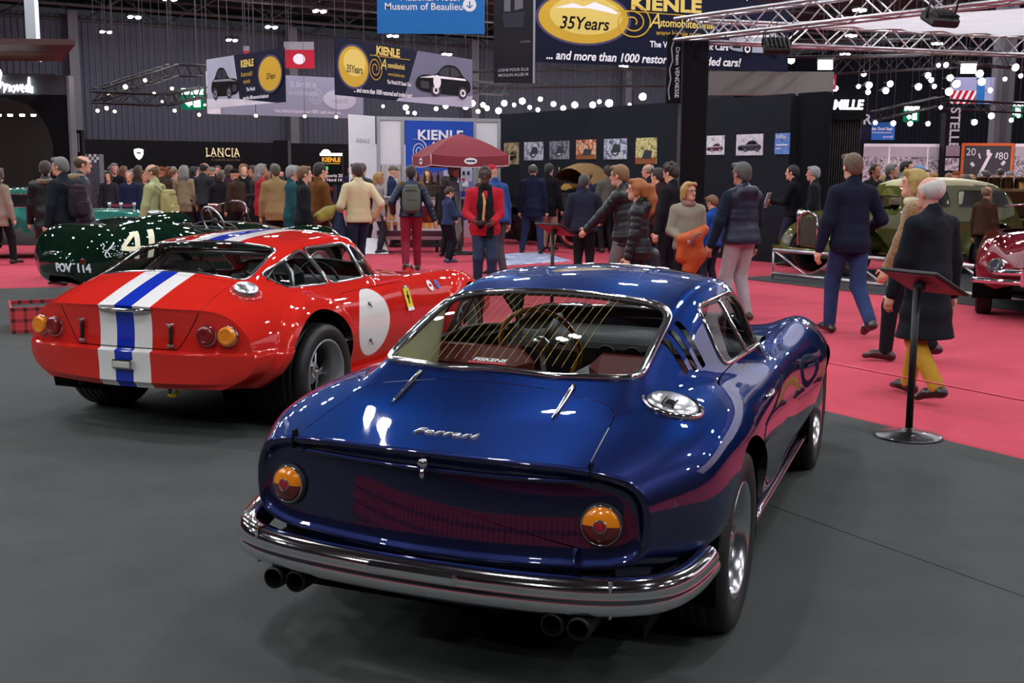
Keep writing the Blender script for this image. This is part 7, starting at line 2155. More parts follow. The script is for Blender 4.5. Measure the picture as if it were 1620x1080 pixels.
def person(name, p, face, label, H=1.7, skin='fair', hair=('short', '3a2a1e'), top=('2a3040', 'plain'), top_len=.86, bottom=('22304a', 'denim'), shoes='1c1512',
           feet=None, hands=None, lean=0.0, turn=0.0, nod=0.0, build=1.0, detail=1, sleeve=None, under=None, scarf=None, collar=True, glasses=False, group=None, rib=None, hood=None, flare=0.0, sit=False):
    """p: spot on the floor; face: heading in degrees clockwise from straight away. Local frame: x right, y ahead."""
    s = H / 1.75
    e = empty('person', p, -R(face), label, 'person', group); e.scale = (s, s, s)
    h = .015 if detail else .022
    lz = R(lean)
    def T(x, y, z):       # torso points lean about the hip
        q = Vector((x, y, z - .93)); q.rotate(Matrix.Rotation(-lz, 3, 'X')); return Vector((q.x, q.y, q.z + .93))
    fl, fr = feet or ((-.10, .02, 0), (.10, -.02, 0))
    hl, hr = hands or ((-.27, .06, .80), (.27, .06, .80))
    hip = [Vector((-.09, 0, .92)), Vector((.09, 0, .92))]
    legs = []
    for i, f in enumerate((fl, fr)):
        an = Vector((f[0], f[1], .09 + f[2])); kn, an = ik(hip[i], an, .44, .42, (0, 1, 0)); legs.append((hip[i], kn, an))
    sh_ = [T(-.178 * build, -.01, 1.385), T(.178 * build, -.01, 1.385)]
    arms = []
    for i, q in enumerate((hl, hr)):
        el, w = ik(sh_[i], q, .29, .26, ((-1 if i == 0 else 1) * .6, -1, -.3)); arms.append((sh_[i], el, w))
    hd = T(0, .035, 1.615); nk = T(0, -.005, 1.45)
    Rh = Matrix.Rotation(-R(turn), 3, 'Z') @ Matrix.Rotation(-R(nod) - lz * .5, 3, 'X')
    def Hd(x, y, z): return hd + Rh @ Vector((x, y, z))
    M_skin = mat('skin_' + skin, SKIN[skin], .5, noise=(30, .06), spec=.35)
    # ---- the body: head with face, neck, trunk, arms with five-fingered hands, legs: one surface
    b = Blob()
    b.ball(Hd(0, -.015, .035), .092, (.86, 1.06, 1.0), k=.01)
    b.cone(Hd(0, .02, .02), Hd(0, .045, -.07), .07, .045, (.92, 1, 1), k=.03)
    b.cone(Hd(0, .02, -.06), Hd(0, .062, -.088), .046, .028, k=.03)
    b.cone(Hd(0, .088, .02), Hd(0, .105, -.018), .008, .016, k=.012); b.ball(Hd(0, .098, -.02), .017, k=.01)
    for q in (-1, 1):
        b.ball(Hd(q * .082, -.01, -.005), .026, (.4, .8, 1.2), k=.008)
        b.ball(Hd(q * .032, .074, .036), .016, (1.4, .7, .6), k=.012)
        if detail: b.ball(Hd(q * .033, .098, .016), .013, (1.1, .7, .7), neg=True)
    b.ball(Hd(0, .080, -.052), .018, (1.5, .7, .45), k=.008)
    b.cone(nk, Hd(0, -.01, -.05), .056, .052, k=.03)
    b.chain([T(0, 0, .98), T(0, 0, 1.15), T(0, .01, 1.32), nk - Vector((0, 0, .04))], [.115, .105, .125, .06], (1.1, .68, 1), k=.05)
    for (a, c, w) in arms:
        b.chain([a, c, w], [.045, .037, .027], k=.03)
    fine_hand = []
    for i, (a, c, w) in enumerate(arms):
        d = (w - c).normalized(); q = -1 if i == 0 else 1
        inw = Vector((-q, .15, 0)); inw = (inw - d * inw.dot(d)).normalized(); fwd = d.cross(inw) * (1 if i == 0 else -1)
        if fwd.y < 0: fwd = -fwd
        palm = w + d * .06
        b.cone(w, w + d * .085, .024, .030, k=.015)
        b.cone(palm + fwd * .02, palm - fwd * .02 + d * .01, .022, .02, k=.012)
        for j, (o, L_) in enumerate(((.030, .07), (.011, .08), (-.010, .075), (-.029, .058))):
            r0 = w + d * .085 + fwd * o; r1 = r0 + d * L_ * .55 + inw * .012; r2 = r1 + d * L_ * .4 + inw * .03
            b.chain([r0, r1, r2], [.0105, .0095, .008], k=.006)
        t0 = w + d * .035 + fwd * .025; b.chain([t0, t0 + fwd * .035 + d * .025 + inw * .01, t0 + fwd * .04 + d * .06 + inw * .02], [.013, .011, .009], k=.008)
        fine_hand.append(w + d * .1)
    for (a, k_, n_) in legs: b.chain([a, k_, n_], [.085, .055, .038], k=.03)
    fs = .0075 if detail else .014
    hw = .085 if detail else .0
    fx_ = [(hd.x, .11, fs)] + ([(q.x, .06, .009) for q in fine_hand] if detail else [])
    fy_ = [(hd.y, .14, fs)] + ([(q.y, .08, .009) for q in fine_hand] if detail else [])
    fz_ = [(hd.z, .14, fs)] + ([(q.z, .09, .009) for q in fine_hand] if detail else [])
    link('body', b.mesh('body', [M_skin], h * 1.5, (fx_, fy_, fz_)), e)
    if detail:
        for q in (-1, 1):
            t = MB(); t.lathe([(.0005, .0105), (.0055, .0095), (.007, .0082)], (0, 0, 0), mat('dark_iris', '22160f', .2, coat=.5), 10, 'Y'); t.lathe([(.007, .0082), (.0098, .004), (.0105, 0)], (0, 0, 0), mat('eye_white', 'a89f96', .4), 12, 'Y')
            o = t.build('eye', e); o.matrix_local = Matrix.Translation(Hd(q * .033, .0785, .016)) @ Rh.to_4x4()
        t = MB()
        for q in (-1, 1): t.tube([Hd(q * .016, .094, .036), Hd(q * .034, .092, .041), Hd(q * .05, .082, .036)], [.003, .004, .002], mat('brow_' + hair[1], hair[1], .9), 5)
        t.build('eyebrows', e)
        t = MB(); t.tube([Hd(-.024, .088, -.052), Hd(0, .097, -.050), Hd(.024, .088, -.052)], [.003, .006, .003], mat('lip_' + skin, '7a4038' if skin != 'dark' else '3a1a18', .5), 6, flat=.7); t.build('lips', e)
    if glasses:
        t = MB(); mg = mat('spectacle_frame', '1a1a1c', .3)
        for q in (-1, 1):
            t.tube([Hd(q * .033 + .024 * cos(a), .108, .016 + .018 * sin(a)) for a in np.linspace(0, 2 * pi, 16, endpoint=False)], .0022, mg, 5, closed=True); t.tube([Hd(q * .057, .106, .02), Hd(q * .086, .0, .015)], .002, mg, 5)
        t.tube([Hd(-.01, .11, .02), Hd(.01, .11, .02)], .002, mg, 5); t.build('glasses', e)
    # ---- hair
    style, hc = hair
    if style != 'bald':
        g = Blob(); M_h = mat('hair_' + hc, hc, .6, bump=(70, .35), noise=(30, .15), sheen=.1)
        if style == 'cap':
            M_h = cloth(hc)
            g.ball(Hd(0, -.01, .055), .098, (.9, 1.1, .85), k=.01); g.ball(Hd(0, -.0, -.06), .115, (1, 1.3, 1), neg=True); g.cone(Hd(0, .09, .045), Hd(0, .15, .035), .05, .04, (1, 1, .18), k=.01)
        else:
            g.ball(Hd(0, -.022, .042), .101, (.90, 1.08, 1.0), k=.01)
            if style in ('short', 'curly', 'crop'):
                g.ball(Hd(0, -.085, -.02), .06, (1.1, .7, 1.0), k=.03)
                if style == 'curly':
                    rr = random.Random(5)
                    for _ in range(34):
                        a, c = rr.uniform(0, 2 * pi), rr.uniform(-.1, 1.2); g.ball(Hd(.088 * cos(a) * cos(c), -.02 + .1 * sin(a) * cos(c), .05 + .1 * sin(c)), rr.uniform(.018, .03), k=.008)
                if style == 'short': g.cone(Hd(-.05, .06, .10), Hd(.05, .055, .105), .03, .03, k=.02)
            elif style in ('bob', 'long', 'pony'):
                for q in (-1, 1): g.cone(Hd(q * .07, -.02, .03), Hd(q * .08, -.01, -.07 if style == 'bob' else -.05), .04, .03, k=.03)
                g.cone(Hd(0, -.08, .02), Hd(0, -.09, -.09 if style == 'bob' else -.05), .07, .06, k=.03)
                g.cone(Hd(-.04, .06, .10), Hd(.05, .05, .10), .034, .03, k=.02)
                if style == 'long':
                    for q in (-.05, 0, .05): g.chain([Hd(q, -.09, .0), Hd(q * 1.4, -.10, -.12), Hd(q * 1.5, -.10, -.25)], [.055, .055, .03], k=.03)
                if style == 'pony':
                    g.chain([Hd(0, -.11, .05), Hd(0, -.17, .03), Hd(.01, -.19, -.10), Hd(.0, -.17, -.24), Hd(.01, -.14, -.33)], [.03, .045, .06, .05, .015], k=.02)
            # bare face: carve the front
            if style == 'ring': g.ball(Hd(0, .03, .12), .10, (1, 1.2, .9), neg=True)
            yy = .055 if style in ('bob', 'pony', 'long') else .03
            g.cone(Hd(0, yy + .06, -.08), Hd(0, yy + .045, .035), .072, .064, (1.12, 1, 1), neg=True)
            g.ball(Hd(0, .03, -.10), .07, (1.3, 1.0, 1), neg=True)
        link('hair' if style != 'cap' else 'cap', g.mesh('hair', [M_h], .009 if detail else .015), e)
    # ---- jacket or pullover
    tc, tk = top
    rb = rib or ((.012, .075, 0) if tk == 'puffer' else None)
    thick = .018 if tk in ('puffer', 'fur') else .008
    j = Blob()
    wz = [T(0, -.005, max(.98, top_len)), T(0, 0, 1.12), T(0, .005, 1.30)]
    rs = [(.135 + thick) * build, (.128 + thick) * build, (.142 + thick) * build]
    j.chain(wz, rs, (1.16, .76, 1), k=.05, rib=rb)
    j.cone(T(-.11 * build, 0, 1.36), T(.11 * build, 0, 1.36), .072 + thick, .072 + thick, (1, .95, .9), k=.05)
    for q in (-1, 1): j.cone(T(q * .03, -.012, 1.45), T(q * .165 * build, -.01, 1.375), .05, .062 + thick * .6, k=.04)
    j.cone(T(0, -.01, 1.40), nk + Vector((0, 0, .0)), .09, .066, k=.04)
    if collar:
        j.cone(nk + Vector((0, -.012, .0)), nk + Vector((0, -.005, .035)), .068, .072, (1, .95, 1), k=.01); j.cone(nk + Vector((0, .055, .02)), nk + Vector((0, .04, .09)), .045, .06, neg=True)
    if hood: j.cone(T(-.07, -.10, 1.43), T(.07, -.10, 1.43), .06, .06, (1, .9, 1.1), k=.04)
    if top_len < .95:
        zt = top_len; fx2 = (.150 + thick + flare) * build
        j.chain([T(0, -.005, 1.0), Vector((0, 0, min(.9, zt + .2))), Vector((0, 0, zt - .06))], [(.138 + thick) * build, (.150 + thick) * build, fx2], (1.14, .90, .55), k=.04, rib=rb)
        n_leg = (legs[0][1] + legs[1][1]) / 2
    sc_, sk_ = sleeve or top
    two = sleeve is not None
    js = Blob() if two else j
    for (a, c, w) in arms:
        d = (w - c).normalized()
        js.chain([a + Vector((0, 0, -.005)), c, w + d * .01], [.062 + thick * .7, .056 + thick * .6, .042 + thick * .5], k=.035, rib=rb)
    link('jacket' if tk != 'knit' else 'pullover', j.mesh('jacket', [cloth(tc, tk)], h, hem=(top_len, .28 * build)), e)
    if two: link('sleeves', js.mesh('sleeves', [cloth(sc_, sk_)], h), e)
    # ---- trousers
    t_ = Blob()
    for (a, k_, n_) in legs:
        d = (n_ - k_).normalized(); t_.chain([a + Vector((0, 0, -.0)), k_, n_ - d * .01], [.100, .075, .060], (1, 1, 1), k=.03)
    t_.cone((-.05, -.01, .97), (.05, -.01, .97), .115, .115, (1, .85, .9), k=.05)
    link('trousers', t_.mesh('trousers', [cloth(*bottom)], h * 1.15), e)
    for i, (f, (a, k_, n_)) in enumerate(zip((fl, fr), legs)):
        g = Blob(); pitch = -min(1.0, f[2] * 6) if f[2] > 0.02 else 0
        toe = Vector((0, .17 * cos(pitch), -.045 + .17 * sin(pitch))); heel = Vector((0, -.055 * cos(pitch), -.045 - .055 * sin(pitch)))
        out = (-.025 if i == 0 else .025)
        g.cone(n_ + heel, n_ + toe * .55 + Vector((out * .5, 0, 0)), .042, .045, (1, 1, .9), k=.02); g.cone(n_ + toe * .5, n_ + toe + Vector((out, 0, 0)), .044, .036, (1.05, 1, .75), k=.02); g.cone(n_, n_ + heel * .6, .045, .045, k=.02)
        link('shoe', g.mesh('shoe', [mat('shoe_' + shoes, shoes, .35, coat=.3)], .013), e)
    # ---- extras
    if under is not None:
        g = Blob(); g.cone(T(0, .10, 1.06), T(0, .085, 1.36), .045, .03, (1, .5, 1), k=.01); g.cone(nk + Vector((0, .03, -.02)), nk + Vector((0, .01, .03)), .052, .055, k=.01)
        link('shirt', g.mesh('shirt', [cloth(under)], .012), e)
    if scarf is not None:
        g = Blob(); g.chain([nk + Vector((.07 * cos(a), .01 + .07 * sin(a), .01)) for a in np.linspace(0, 2 * pi, 13)], [.034] * 13, (1, 1, 1.2), k=.01)
        if len(scarf) > 1:
            for q, zl in ((-.065, .82), (.06, .95)): g.chain([nk + Vector((q * .9, .075, 0)), T(q, .145, 1.25), T(q * 1.05, .15, zl + .25), T(q, .16, zl)], [.04, .05, .055, .055], (1, .35, 1), k=.01)
        link('scarf', g.mesh('scarf', [cloth(scarf[0])], .012), e)
    e['_'] = 0
    del e['_']
    return e, dict(T=T, Hd=Hd, nk=nk, arms=arms, s=s)

def backpack(e, i, c, trim, label_unused=None, w=.30, hgt=.46):
    g = MB(); T = i['T']; m = cloth(c); mt = cloth(trim)
    def soft(c, d, k=3.4):
        def fn(u, v):
            a = u * 2 * pi; b_ = (v - .5) * pi; f = lambda q: math.copysign(abs(q) ** (2 / k), q)
            return (c[0] + d[0] / 2 * f(cos(a)) * f(cos(b_)), c[1] + d[1] / 2 * f(sin(a)) * f(cos(b_)), c[2] + d[2] / 2 * f(sin(b_)))
        g.grid(fn, 29, 17, m)
    soft((0, 0, 0), (w, .19, hgt)); soft((0, -.085, -.09), (w * .82, .10, hgt * .46)); soft((0, .0, hgt * .40), (w * .8, .17, .12))
    g.tube([(-w * .40, -.06, .13), (-w * .2, -.10, .15), (w * .2, -.10, .15), (w * .40, -.06, .13)], .006, mt, 5); g.tube([(-w * .3, -.137, .0), (w * .3, -.137, .0)], .005, mt, 5)
    return g, m, mt
# ---------------------------------------------------------------- the visitors
def spot(u, v): p = at_z(u, v); return (p.x, p.y, 0)
def at_d(u, d): p = at_y(u, 275, d); return (p.x, d, 0)
WALK_L = ((-.10, .18, 0), (.10, -.20, .05)); WALK_R = ((-.10, -.20, .05), (.10, .18, 0))
# near right
e, i = person('person', at_d(1350, 11.3), -12, 'man in a navy pea coat and blue jeans walking away along the truss barrier', 1.82, hair=('short', '5a4630'), top=('141a2e', 'plain'), top_len=.80, bottom=('1f3560', 'denim'), shoes='2e1a12', feet=((-.08, .18, 0), (.09, -.30, .07)), hands=((-.31, .05, .76), (.26, .20, 1.0)), build=1.02)
NAVYMAN = e
e, i = person('person', at_d(1478, 8.0), -28, 'elderly white-haired man in a long dark coat and mustard trousers', 1.60, skin='pink', hair=('ring', 'c9c6c0'), top=('121820', 'plain'), top_len=.50, flare=.05, bottom=('b08a2c', 'plain'), shoes='121010', feet=((-.10, -.24, .05), (.09, .22, 0)), hands=((-.30, .12, .72), (.28, -.02, .76)), build=1.12)
e, i = person('person', at_d(1452, 9.7), -62, 'woman in a camel fur coat with short blond hair passing the elderly man', 1.66, hair=('bob', 'a08a4a'), top=('8a6a40', 'fur'), top_len=.72, under='d8cfae', bottom=('14161c', 'plain'), shoes='3a1016', feet=WALK_L, hands=((-.28, .22, .74), (.30, .0, .80)), scarf=('c9c1a0',), turn=-8)
e, i = person('person', at_d(1176, 12.4), -30, 'grey-haired man in a quilted navy vest and pale trousers seen from behind', 1.74, skin='tan', hair=('short', '4a4846'), top=('1c2236', 'puffer'), sleeve=('152030', 'plain'), top_len=.86, bottom=('a9a6a8', 'plain'), shoes='3a2a20', hands=((-.36, .14, .72), (.28, .08, .8)), glasses=True, build=1.16, hood=True, rib=(.006, .06, 0))
e, i = person('person', at_d(1090, 13.2), 172, 'woman with short blond hair and glasses holding an orange jacket', 1.52, skin='pink', hair=('bob', 'a5803e'), top=('8f8a78', 'knit'), top_len=.84, bottom=('1a1a20', 'plain'), hands=((-.10, .20, 1.02), (.14, .22, 1.0)), glasses=True, scarf=('8f6a6a',), turn=-25)
g = Blob(); g.chain([(-.16, .22, 1.12), (.0, .26, 1.02), (.16, .24, 1.0)], [.07, .09, .07], k=.04); g.chain([(-.02, .26, 1.0), (-.06, .24, .78), (.02, .22, .60)], [.09, .10, .09], (1.2, .7, 1), k=.05); g.chain([(.12, .24, .98), (.14, .22, .76)], [.07, .08], k=.05)
o = link('folded_jacket', g.mesh('folded_jacket', [cloth('c05a2c', 'puffer')], .016)); o.matrix_world = Matrix.Translation(e.location) @ e.rotation_euler.to_matrix().to_4x4() @ Matrix.Scale(.87, 4); tag(o, 'orange padded jacket carried over the arms of the blond woman with glasses', 'jacket')
t = MB(); t.tube([(-.08, .33, 1.08), (.0, .36, 1.04), (.06, .35, .96), (.02, .35, .90)], .008, cloth('3a5a8a'), 6); t.build('cord', o)
e, i = person('person', at_d(1012, 11.9), -78, 'woman with a long red ponytail and glasses in a black quilted jacket', 1.56, skin='fair', hair=('pony', '9a5a26'), top=('121519', 'puffer'), top_len=.80, bottom=('16181d', 'plain'), hands=((-.27, .10, .78), (.28, .02, .80)), glasses=True, hood=True)
g = Blob(); g.cone((.30, -.12, .72), (.30, -.10, .58), .09, .12, (.55, 1, 1.2), k=.02)
o = link('shoulder_bag', g.mesh('shoulder_bag', [cloth('2a3038', 'leather')], .014)); o.matrix_world = Matrix.Translation(e.location) @ e.rotation_euler.to_matrix().to_4x4(); tag(o, 'dark grey shoulder bag hanging at the side of the ponytailed woman', 'bag')
t = MB(); t.tube([(.30, -.12, .80), (.24, -.06, 1.24), (.17, -.02, 1.33), (.24, .02, 1.1), (.30, -.06, .8)], .009, cloth('2a3038', 'leather'), 6); t.build('strap', o)
q = MB(); q.lathe([(.001, .004), (.026, .004), (.028, 0)], (.29, .05, 1.12), P_white, 16, 'X'); o = q.build('badge', e)
e, i = person('person', at_d(992, 13.4), -62, 'man with glasses in a black ribbed down jacket pointing at the information stand', 1.72, skin='pink', hair=('short', '7a5a36'), top=('15171c', 'puffer'), top_len=.78, bottom=('6f6c6c', 'plain'), hands=((-.22, .52, .86), (.27, .05, .82)), glasses=True, lean=6)
e, i = person('person', at_d(1064, 15.4), -48, 'man with dark curly hair in a black jacket behind the ponytailed woman', 1.75, hair=('curly', '1e1712'), top=('15161a', 'plain'), top_len=.84, bottom=('191a20', 'plain'), nod=12)
e, i = person('person', at_d(1130, 15.2), -40, 'boy with brown hair in a blue top beside the quilted vest', 1.33, hair=('short', '6a4a2c'), top=('1f4a9a', 'plain'), bottom=('20242e', 'plain'), nod=20, detail=0)
e, i = person('person', at_d(925, 16.6), 8, 'grey-haired man in a navy pullover and black trousers seen from behind', 1.60, skin='tan', hair=('crop', '3a3836'), top=('141b30', 'knit'), top_len=.84, bottom=('15151a', 'plain'), hands=((-.33, .02, .78), (.27, .25, 1.0)), build=1.12, turn=20)
e, i = person('person', at_d(843, 22.9), 12, 'man in a long navy jacket and jeans standing beside the printed mat', 1.80, hair=('ring', '4a4846'), top=('151c34', 'plain'), top_len=.72, bottom=('1e2c4e', 'denim'), shoes='15110f', feet=((-.22, .05, 0), (.18, -.05, 0)), build=1.08)
e, i = person('person', at_d(868, 23.7), 30, 'man in a black coat and pale trousers half hidden by the man in jeans', 1.82, hair=('crop', '1e1816'), top=('121318', 'plain'), top_len=.70, bottom=('b0907e', 'plain'), detail=0)
e, i = person('person', at_d(767, 15.2), 176, 'man in a red jacket with a black scarf looking down the aisle', 1.70, skin='dark', hair=('crop', '15100e'), top=('b01c2e', 'plain'), top_len=.80, bottom=('22344e', 'denim'), shoes='16120f', hands=((-.10, .27, 1.0), (.16, .27, 1.02)), under='dcdde2', scarf=('14171a', 1), glasses=True, build=1.10, turn=8)
t = MB(); t.box((.03, .33, .985), (.17, .10, .035), cloth('1a1a24', 'leather'), bev=.01); t.box((.06, .36, 1.01), (.05, .04, .03), M_black, bev=.008); o = t.build('small_camera'); o.matrix_world = Matrix.Translation(e.location) @ e.rotation_euler.to_matrix().to_4x4() @ Matrix.Scale(.97, 4); tag(o, 'small dark camera held by the man in the red jacket', 'camera')
g = Blob(); g.chain([(.03, .13, 1.38), (.01, .165, 1.25), (.03, .17, 1.02)], [.018, .022, .022], (1, .4, 1), k=.01); link('scarf_lining', g.mesh('scarf_lining', [cloth('c9a86a')], .012), e)
e, i = person('person', at_d(650, 18.6), -6, 'man in a navy padded jacket and red trousers walking away with a grey backpack', 1.73, hair=('short', '1e1714'), top=('1c2a3e', 'puffer'), top_len=.90, bottom=('8a2438', 'plain'), shoes='3a2a20', feet=WALK_R, hands=((-.30, .10, .98), (.40, -.04, .80)), hood=True)
for q in (-1, 1):
    g = Blob(); g.cone((q * .15, -.03, 1.44), (q * .19, -.02, 1.41), .055, .05, k=.01); link('shoulder_patch', g.mesh('shoulder_patch', [cloth('6a5230')], .014), e)
bp, m, mt = backpack(e, i, '5a6058', '26282a')
o = bp.build('backpack'); o.matrix_world = Matrix.Translation(e.location) @ e.rotation_euler.to_matrix().to_4x4() @ Matrix.Translation((0, -.24, 1.18)); tag(o, 'grey-green backpack worn by the man in red trousers', 'backpack')
for q in (-1, 1): t = MB(); t.tube([(q * .10, .05, .22), (q * .10, .16, .26), (q * .10, .30, .18), (q * .11, .32, -.05), (q * .13, .16, -.16)], .016, mt, 6, flat=.6); t.build('strap', o)
e, i = person('person', at_d(709, 20.4), 62, 'boy in a navy jumper looking at a phone beside the parasol pole', 1.36, hair=('short', '3a281a'), top=('1f3358', 'knit'), top_len=.88, bottom=('14161e', 'plain'), shoes='3a4a6a', hands=((-.05, .30, 1.12), (.10, .30, 1.10)), nod=28)
e, i = person('person', at_d(566, 17.2), -30, 'man in a cream pullover and dark jeans carrying a denim jacket', 1.75, skin='tan', hair=('short', '33241a'), top=('ddd0a4', 'knit'), top_len=.86, bottom=('18203a', 'denim'), shoes='2a1c14', hands=((-.22, .20, 1.0), (.30, .06, .95)), build=1.08, feet=WALK_R)
g = Blob(); g.chain([(-.26, .14, 1.0), (-.27, .12, .75), (-.26, .10, .5)], [.07, .11, .12], (1, .7, 1), k=.04)
o = link('denim_jacket', g.mesh('denim_jacket', [cloth('22344e', 'denim')], .016)); o.matrix_world = Matrix.Translation(e.location) @ e.rotation_euler.to_matrix().to_4x4(); tag(o, 'blue denim jacket hung over the arm of the man in cream', 'jacket')
g = Blob(); g.chain([(-.55, .18, .94), (-.42, .18, 1.0), (-.30, .17, 1.08)], [.09, .10, .05], k=.03)
o = link('patterned_bag', g.mesh('patterned_bag', [cloth('a5963a', 'fur')], .014)); o.matrix_world = Matrix.Translation(e.location) @ e.rotation_euler.to_matrix().to_4x4(); tag(o, 'mustard patterned scarf bundle held by the man in cream', 'scarf')
e, i = person('person', at_d(505, 17.6), 52, 'young man in a brown suede jacket with dark hair', 1.76, hair=('short', '1c1512'), top=('6a431c', 'plain'), top_len=.76, bottom=('5a5652', 'plain'), hands=((-.27, .06, .80), (.28, .1, .78)))
e, i = person('person', at_d(479, 17.0), 70, 'fair-haired man in a black jacket over a pale blue shirt', 1.70, hair=('short', '6a4c30'), top=('16181e', 'plain'), top_len=.72, bottom=('16203a', 'plain'), under='a9c0dc')
e, i = person('person', at_d(461, 18.6), 66, 'grey-haired man in a teal jacket beside the black jacket', 1.72, skin='pink', hair=('short', '8a8a88'), top=('174a50', 'plain'), top_len=.72, bottom=('1b1d24', 'plain'), detail=0)
e, i = person('person', at_d(436, 20.2), -20, 'man in a beige jacket seen from behind near the teal jacket', 1.75, hair=('crop', '4a4034'), top=('8a764e', 'plain'), top_len=.76, bottom=('15161a', 'plain'), detail=0, build=1.1)
e, i = person('person', at_d(243, 17.4), -76, 'balding man in a pale olive shirt with a small rucksack behind the green car', 1.72, skin='pink', hair=('ring', '6a5034'), top=('a3a878', 'plain'), top_len=.84, bottom=('3a3a34', 'plain'), hands=((-.27, .1, .8), (.26, .08, .82)), turn=-20)
bp, m, mt = backpack(e, i, 'a8a06a', '6a6a3a', w=.28, hgt=.40)
o = bp.build('rucksack'); o.matrix_world = Matrix.Translation(e.location) @ e.rotation_euler.to_matrix().to_4x4() @ Matrix.Translation((0, -.24, 1.12)); tag(o, 'pale khaki rucksack on the back of the man in the olive shirt', 'backpack')
for q in (-1, 1): t = MB(); t.tube([(q * .10, .05, .18), (q * .10, .16, .27), (q * .10, .30, .2), (q * .11, .32, -.03), (q * .13, .14, -.14)], .014, mt, 6, flat=.6); t.build('strap', o)
e, i = person('person', at_d(98, 15.9), -70, 'grey-haired man in a dark jacket with a rucksack by the tail of the green car', 1.80, skin='pink', hair=('short', '6a6866'), top=('1a1e26', 'plain'), top_len=.80, bottom=('1a1c22', 'plain'), turn=-10)
bp, m, mt = backpack(e, i, '2e2228', '4a3038', w=.26, hgt=.46)
o = bp.build('rucksack'); o.matrix_world = Matrix.Translation(e.location) @ e.rotation_euler.to_matrix().to_4x4() @ Matrix.Translation((0, -.25, 1.18)); tag(o, 'dark patterned rucksack on the grey-haired man by the green car', 'backpack')
for q in (-1, 1): t = MB(); t.tube([(q * .10, .05, .22), (q * .10, .16, .26), (q * .10, .30, .18), (q * .11, .32, -.05), (q * .12, .14, -.16)], .014, mt, 6, flat=.6); t.build('strap', o)
e, i = person('person', at_d(128, 17.0), 64, 'balding man in a navy parka with a fur-edged hood', 1.84, skin='pink', hair=('ring', '4a3826'), top=('141c28', 'puffer'), top_len=.66, bottom=('16181e', 'plain'), rib=(.004, .2, 0))
g = Blob(); g.chain([i['nk'] + Vector((.11 * cos(a), -.03 + .10 * sin(a), .0)) for a in np.linspace(pi * .9, 2.1 * pi, 9)], [.042] * 9, k=.02); link('fur_collar', g.mesh('fur_collar', [cloth('8a7a56', 'fur')], .014), e)
e, i = person('person', at_d(72, 17.2), -14, 'man in a black parka seen from behind beside the teal car', 1.76, hair=('crop', '2e221a'), top=('101114', 'puffer'), top_len=.56, bottom=('14151a', 'plain'), detail=0, rib=(.004, .2, 0))
g = Blob(); g.chain([i['nk'] + Vector((.10 * cos(a), -.03 + .09 * sin(a), -.01)) for a in np.linspace(pi, 2 * pi, 8)], [.036] * 8, k=.02); link('fur_collar', g.mesh('fur_collar', [cloth('6a5a3a', 'fur')], .016), e)
e, i = person('person', at_d(-5, 19.4), 20, 'person in a beige coat and dark leggings at the left edge by the teal car', 1.66, hair=('long', '3a2a1c'), top=('8a7c6c', 'plain'), top_len=.70, bottom=('16161a', 'plain'), feet=WALK_R, detail=0)
# around the dealer's stand
e, i = person('person', at_d(620, 24.6), 78, 'man in a flat cap and blue jacket at the refreshment cart', 1.76, hair=('cap', '6a6250'), top=('1a2a4a', 'plain'), top_len=.78, bottom=('1a1c24', 'plain'), detail=0)
e, i = person('person', at_d(598, 22.6), 70, 'woman with short fair hair in a grey coat behind the cream pullover', 1.62, hair=('bob', '9a7a44'), top=('8a8684', 'plain'), top_len=.70, bottom=('2a2a30', 'plain'), detail=0)
e, i = person('person', at_d(572, 23.0), 20, 'man in a black leather jacket before the white booth', 1.80, hair=('crop', '3a3634'), top=('17171a', 'leather'), top_len=.84, bottom=('1a1a20', 'plain'), detail=0)
e, i = person('person', at_d(716, 22.6), 80, 'grey-haired man in a grey coat behind the boy', 1.78, hair=('short', '7a7876'), top=('5a5c62', 'plain'), top_len=.60, bottom=('8a8680', 'plain'), scarf=('7a7c84',), detail=0)
e, i = person('person', at_d(704, 21.8), 40, 'dark-haired woman in black standing over the boy', 1.55, hair=('bob', '1e1614'), top=('16161a', 'plain'), top_len=.70, bottom=('16161a', 'plain'), detail=0)
e, i = person('person', at_d(788, 17.8), -40, 'man in a red cap and blue shirt behind the red jacket', 1.76, skin='pink', hair=('cap', 'b01e2a'), top=('2c4f8a', 'plain'), top_len=.84, bottom=('4a4a50', 'plain'), nod=25, lean=10)
e, i = person('person', at_d(770, 21.0), 30, 'bald man in a dark jacket left of the red cap', 1.72, skin='tan', hair=('bald', '2a1e18'), top=('1a1a1e', 'plain'), bottom=('1a1a1e', 'plain'), detail=0)
e, i = person('person', at_d(962, 23.2), -20, 'man with short black hair in a grey jacket at the veteran car', 1.78, skin='tan', hair=('crop', '1a1412'), top=('5a5850', 'plain'), bottom=('1a1a1e', 'plain'), detail=0)
e, i = person('person', at_d(930, 23.4), 0, 'woman with reddish curly hair at the veteran car', 1.66, hair=('curly', '7a5226'), top=('2a2a4a', 'plain'), bottom=('1a1a1e', 'plain'), detail=0)
e, i = person('person', at_d(1027, 21.5), -60, 'bald man in a black coat under the yellow-green photo', 1.80, skin='pink', hair=('ring', '9a8a7a'), top=('14151a', 'plain'), bottom=('1a1a1e', 'plain'), detail=0)
e, i = person('person', at_d(1043, 17.0), -50, 'man with glasses peering past the curly-haired man', 1.70, hair=('short', '2a1e18'), top=('3a2420', 'plain'), bottom=('1a1a1e', 'plain'), detail=0)
e, i = person('person', at_d(675, 25.9), 176, 'man in a dark suit seated at the desk under the blue poster', 1.70, hair=('crop', '3a2e26'), top=('12141e', 'plain'), under='c8ccd8', hands=((-.15, .3, 1.0), (.2, .3, 1.0)), bottom=('12141e', 'plain'), nod=15, detail=0)
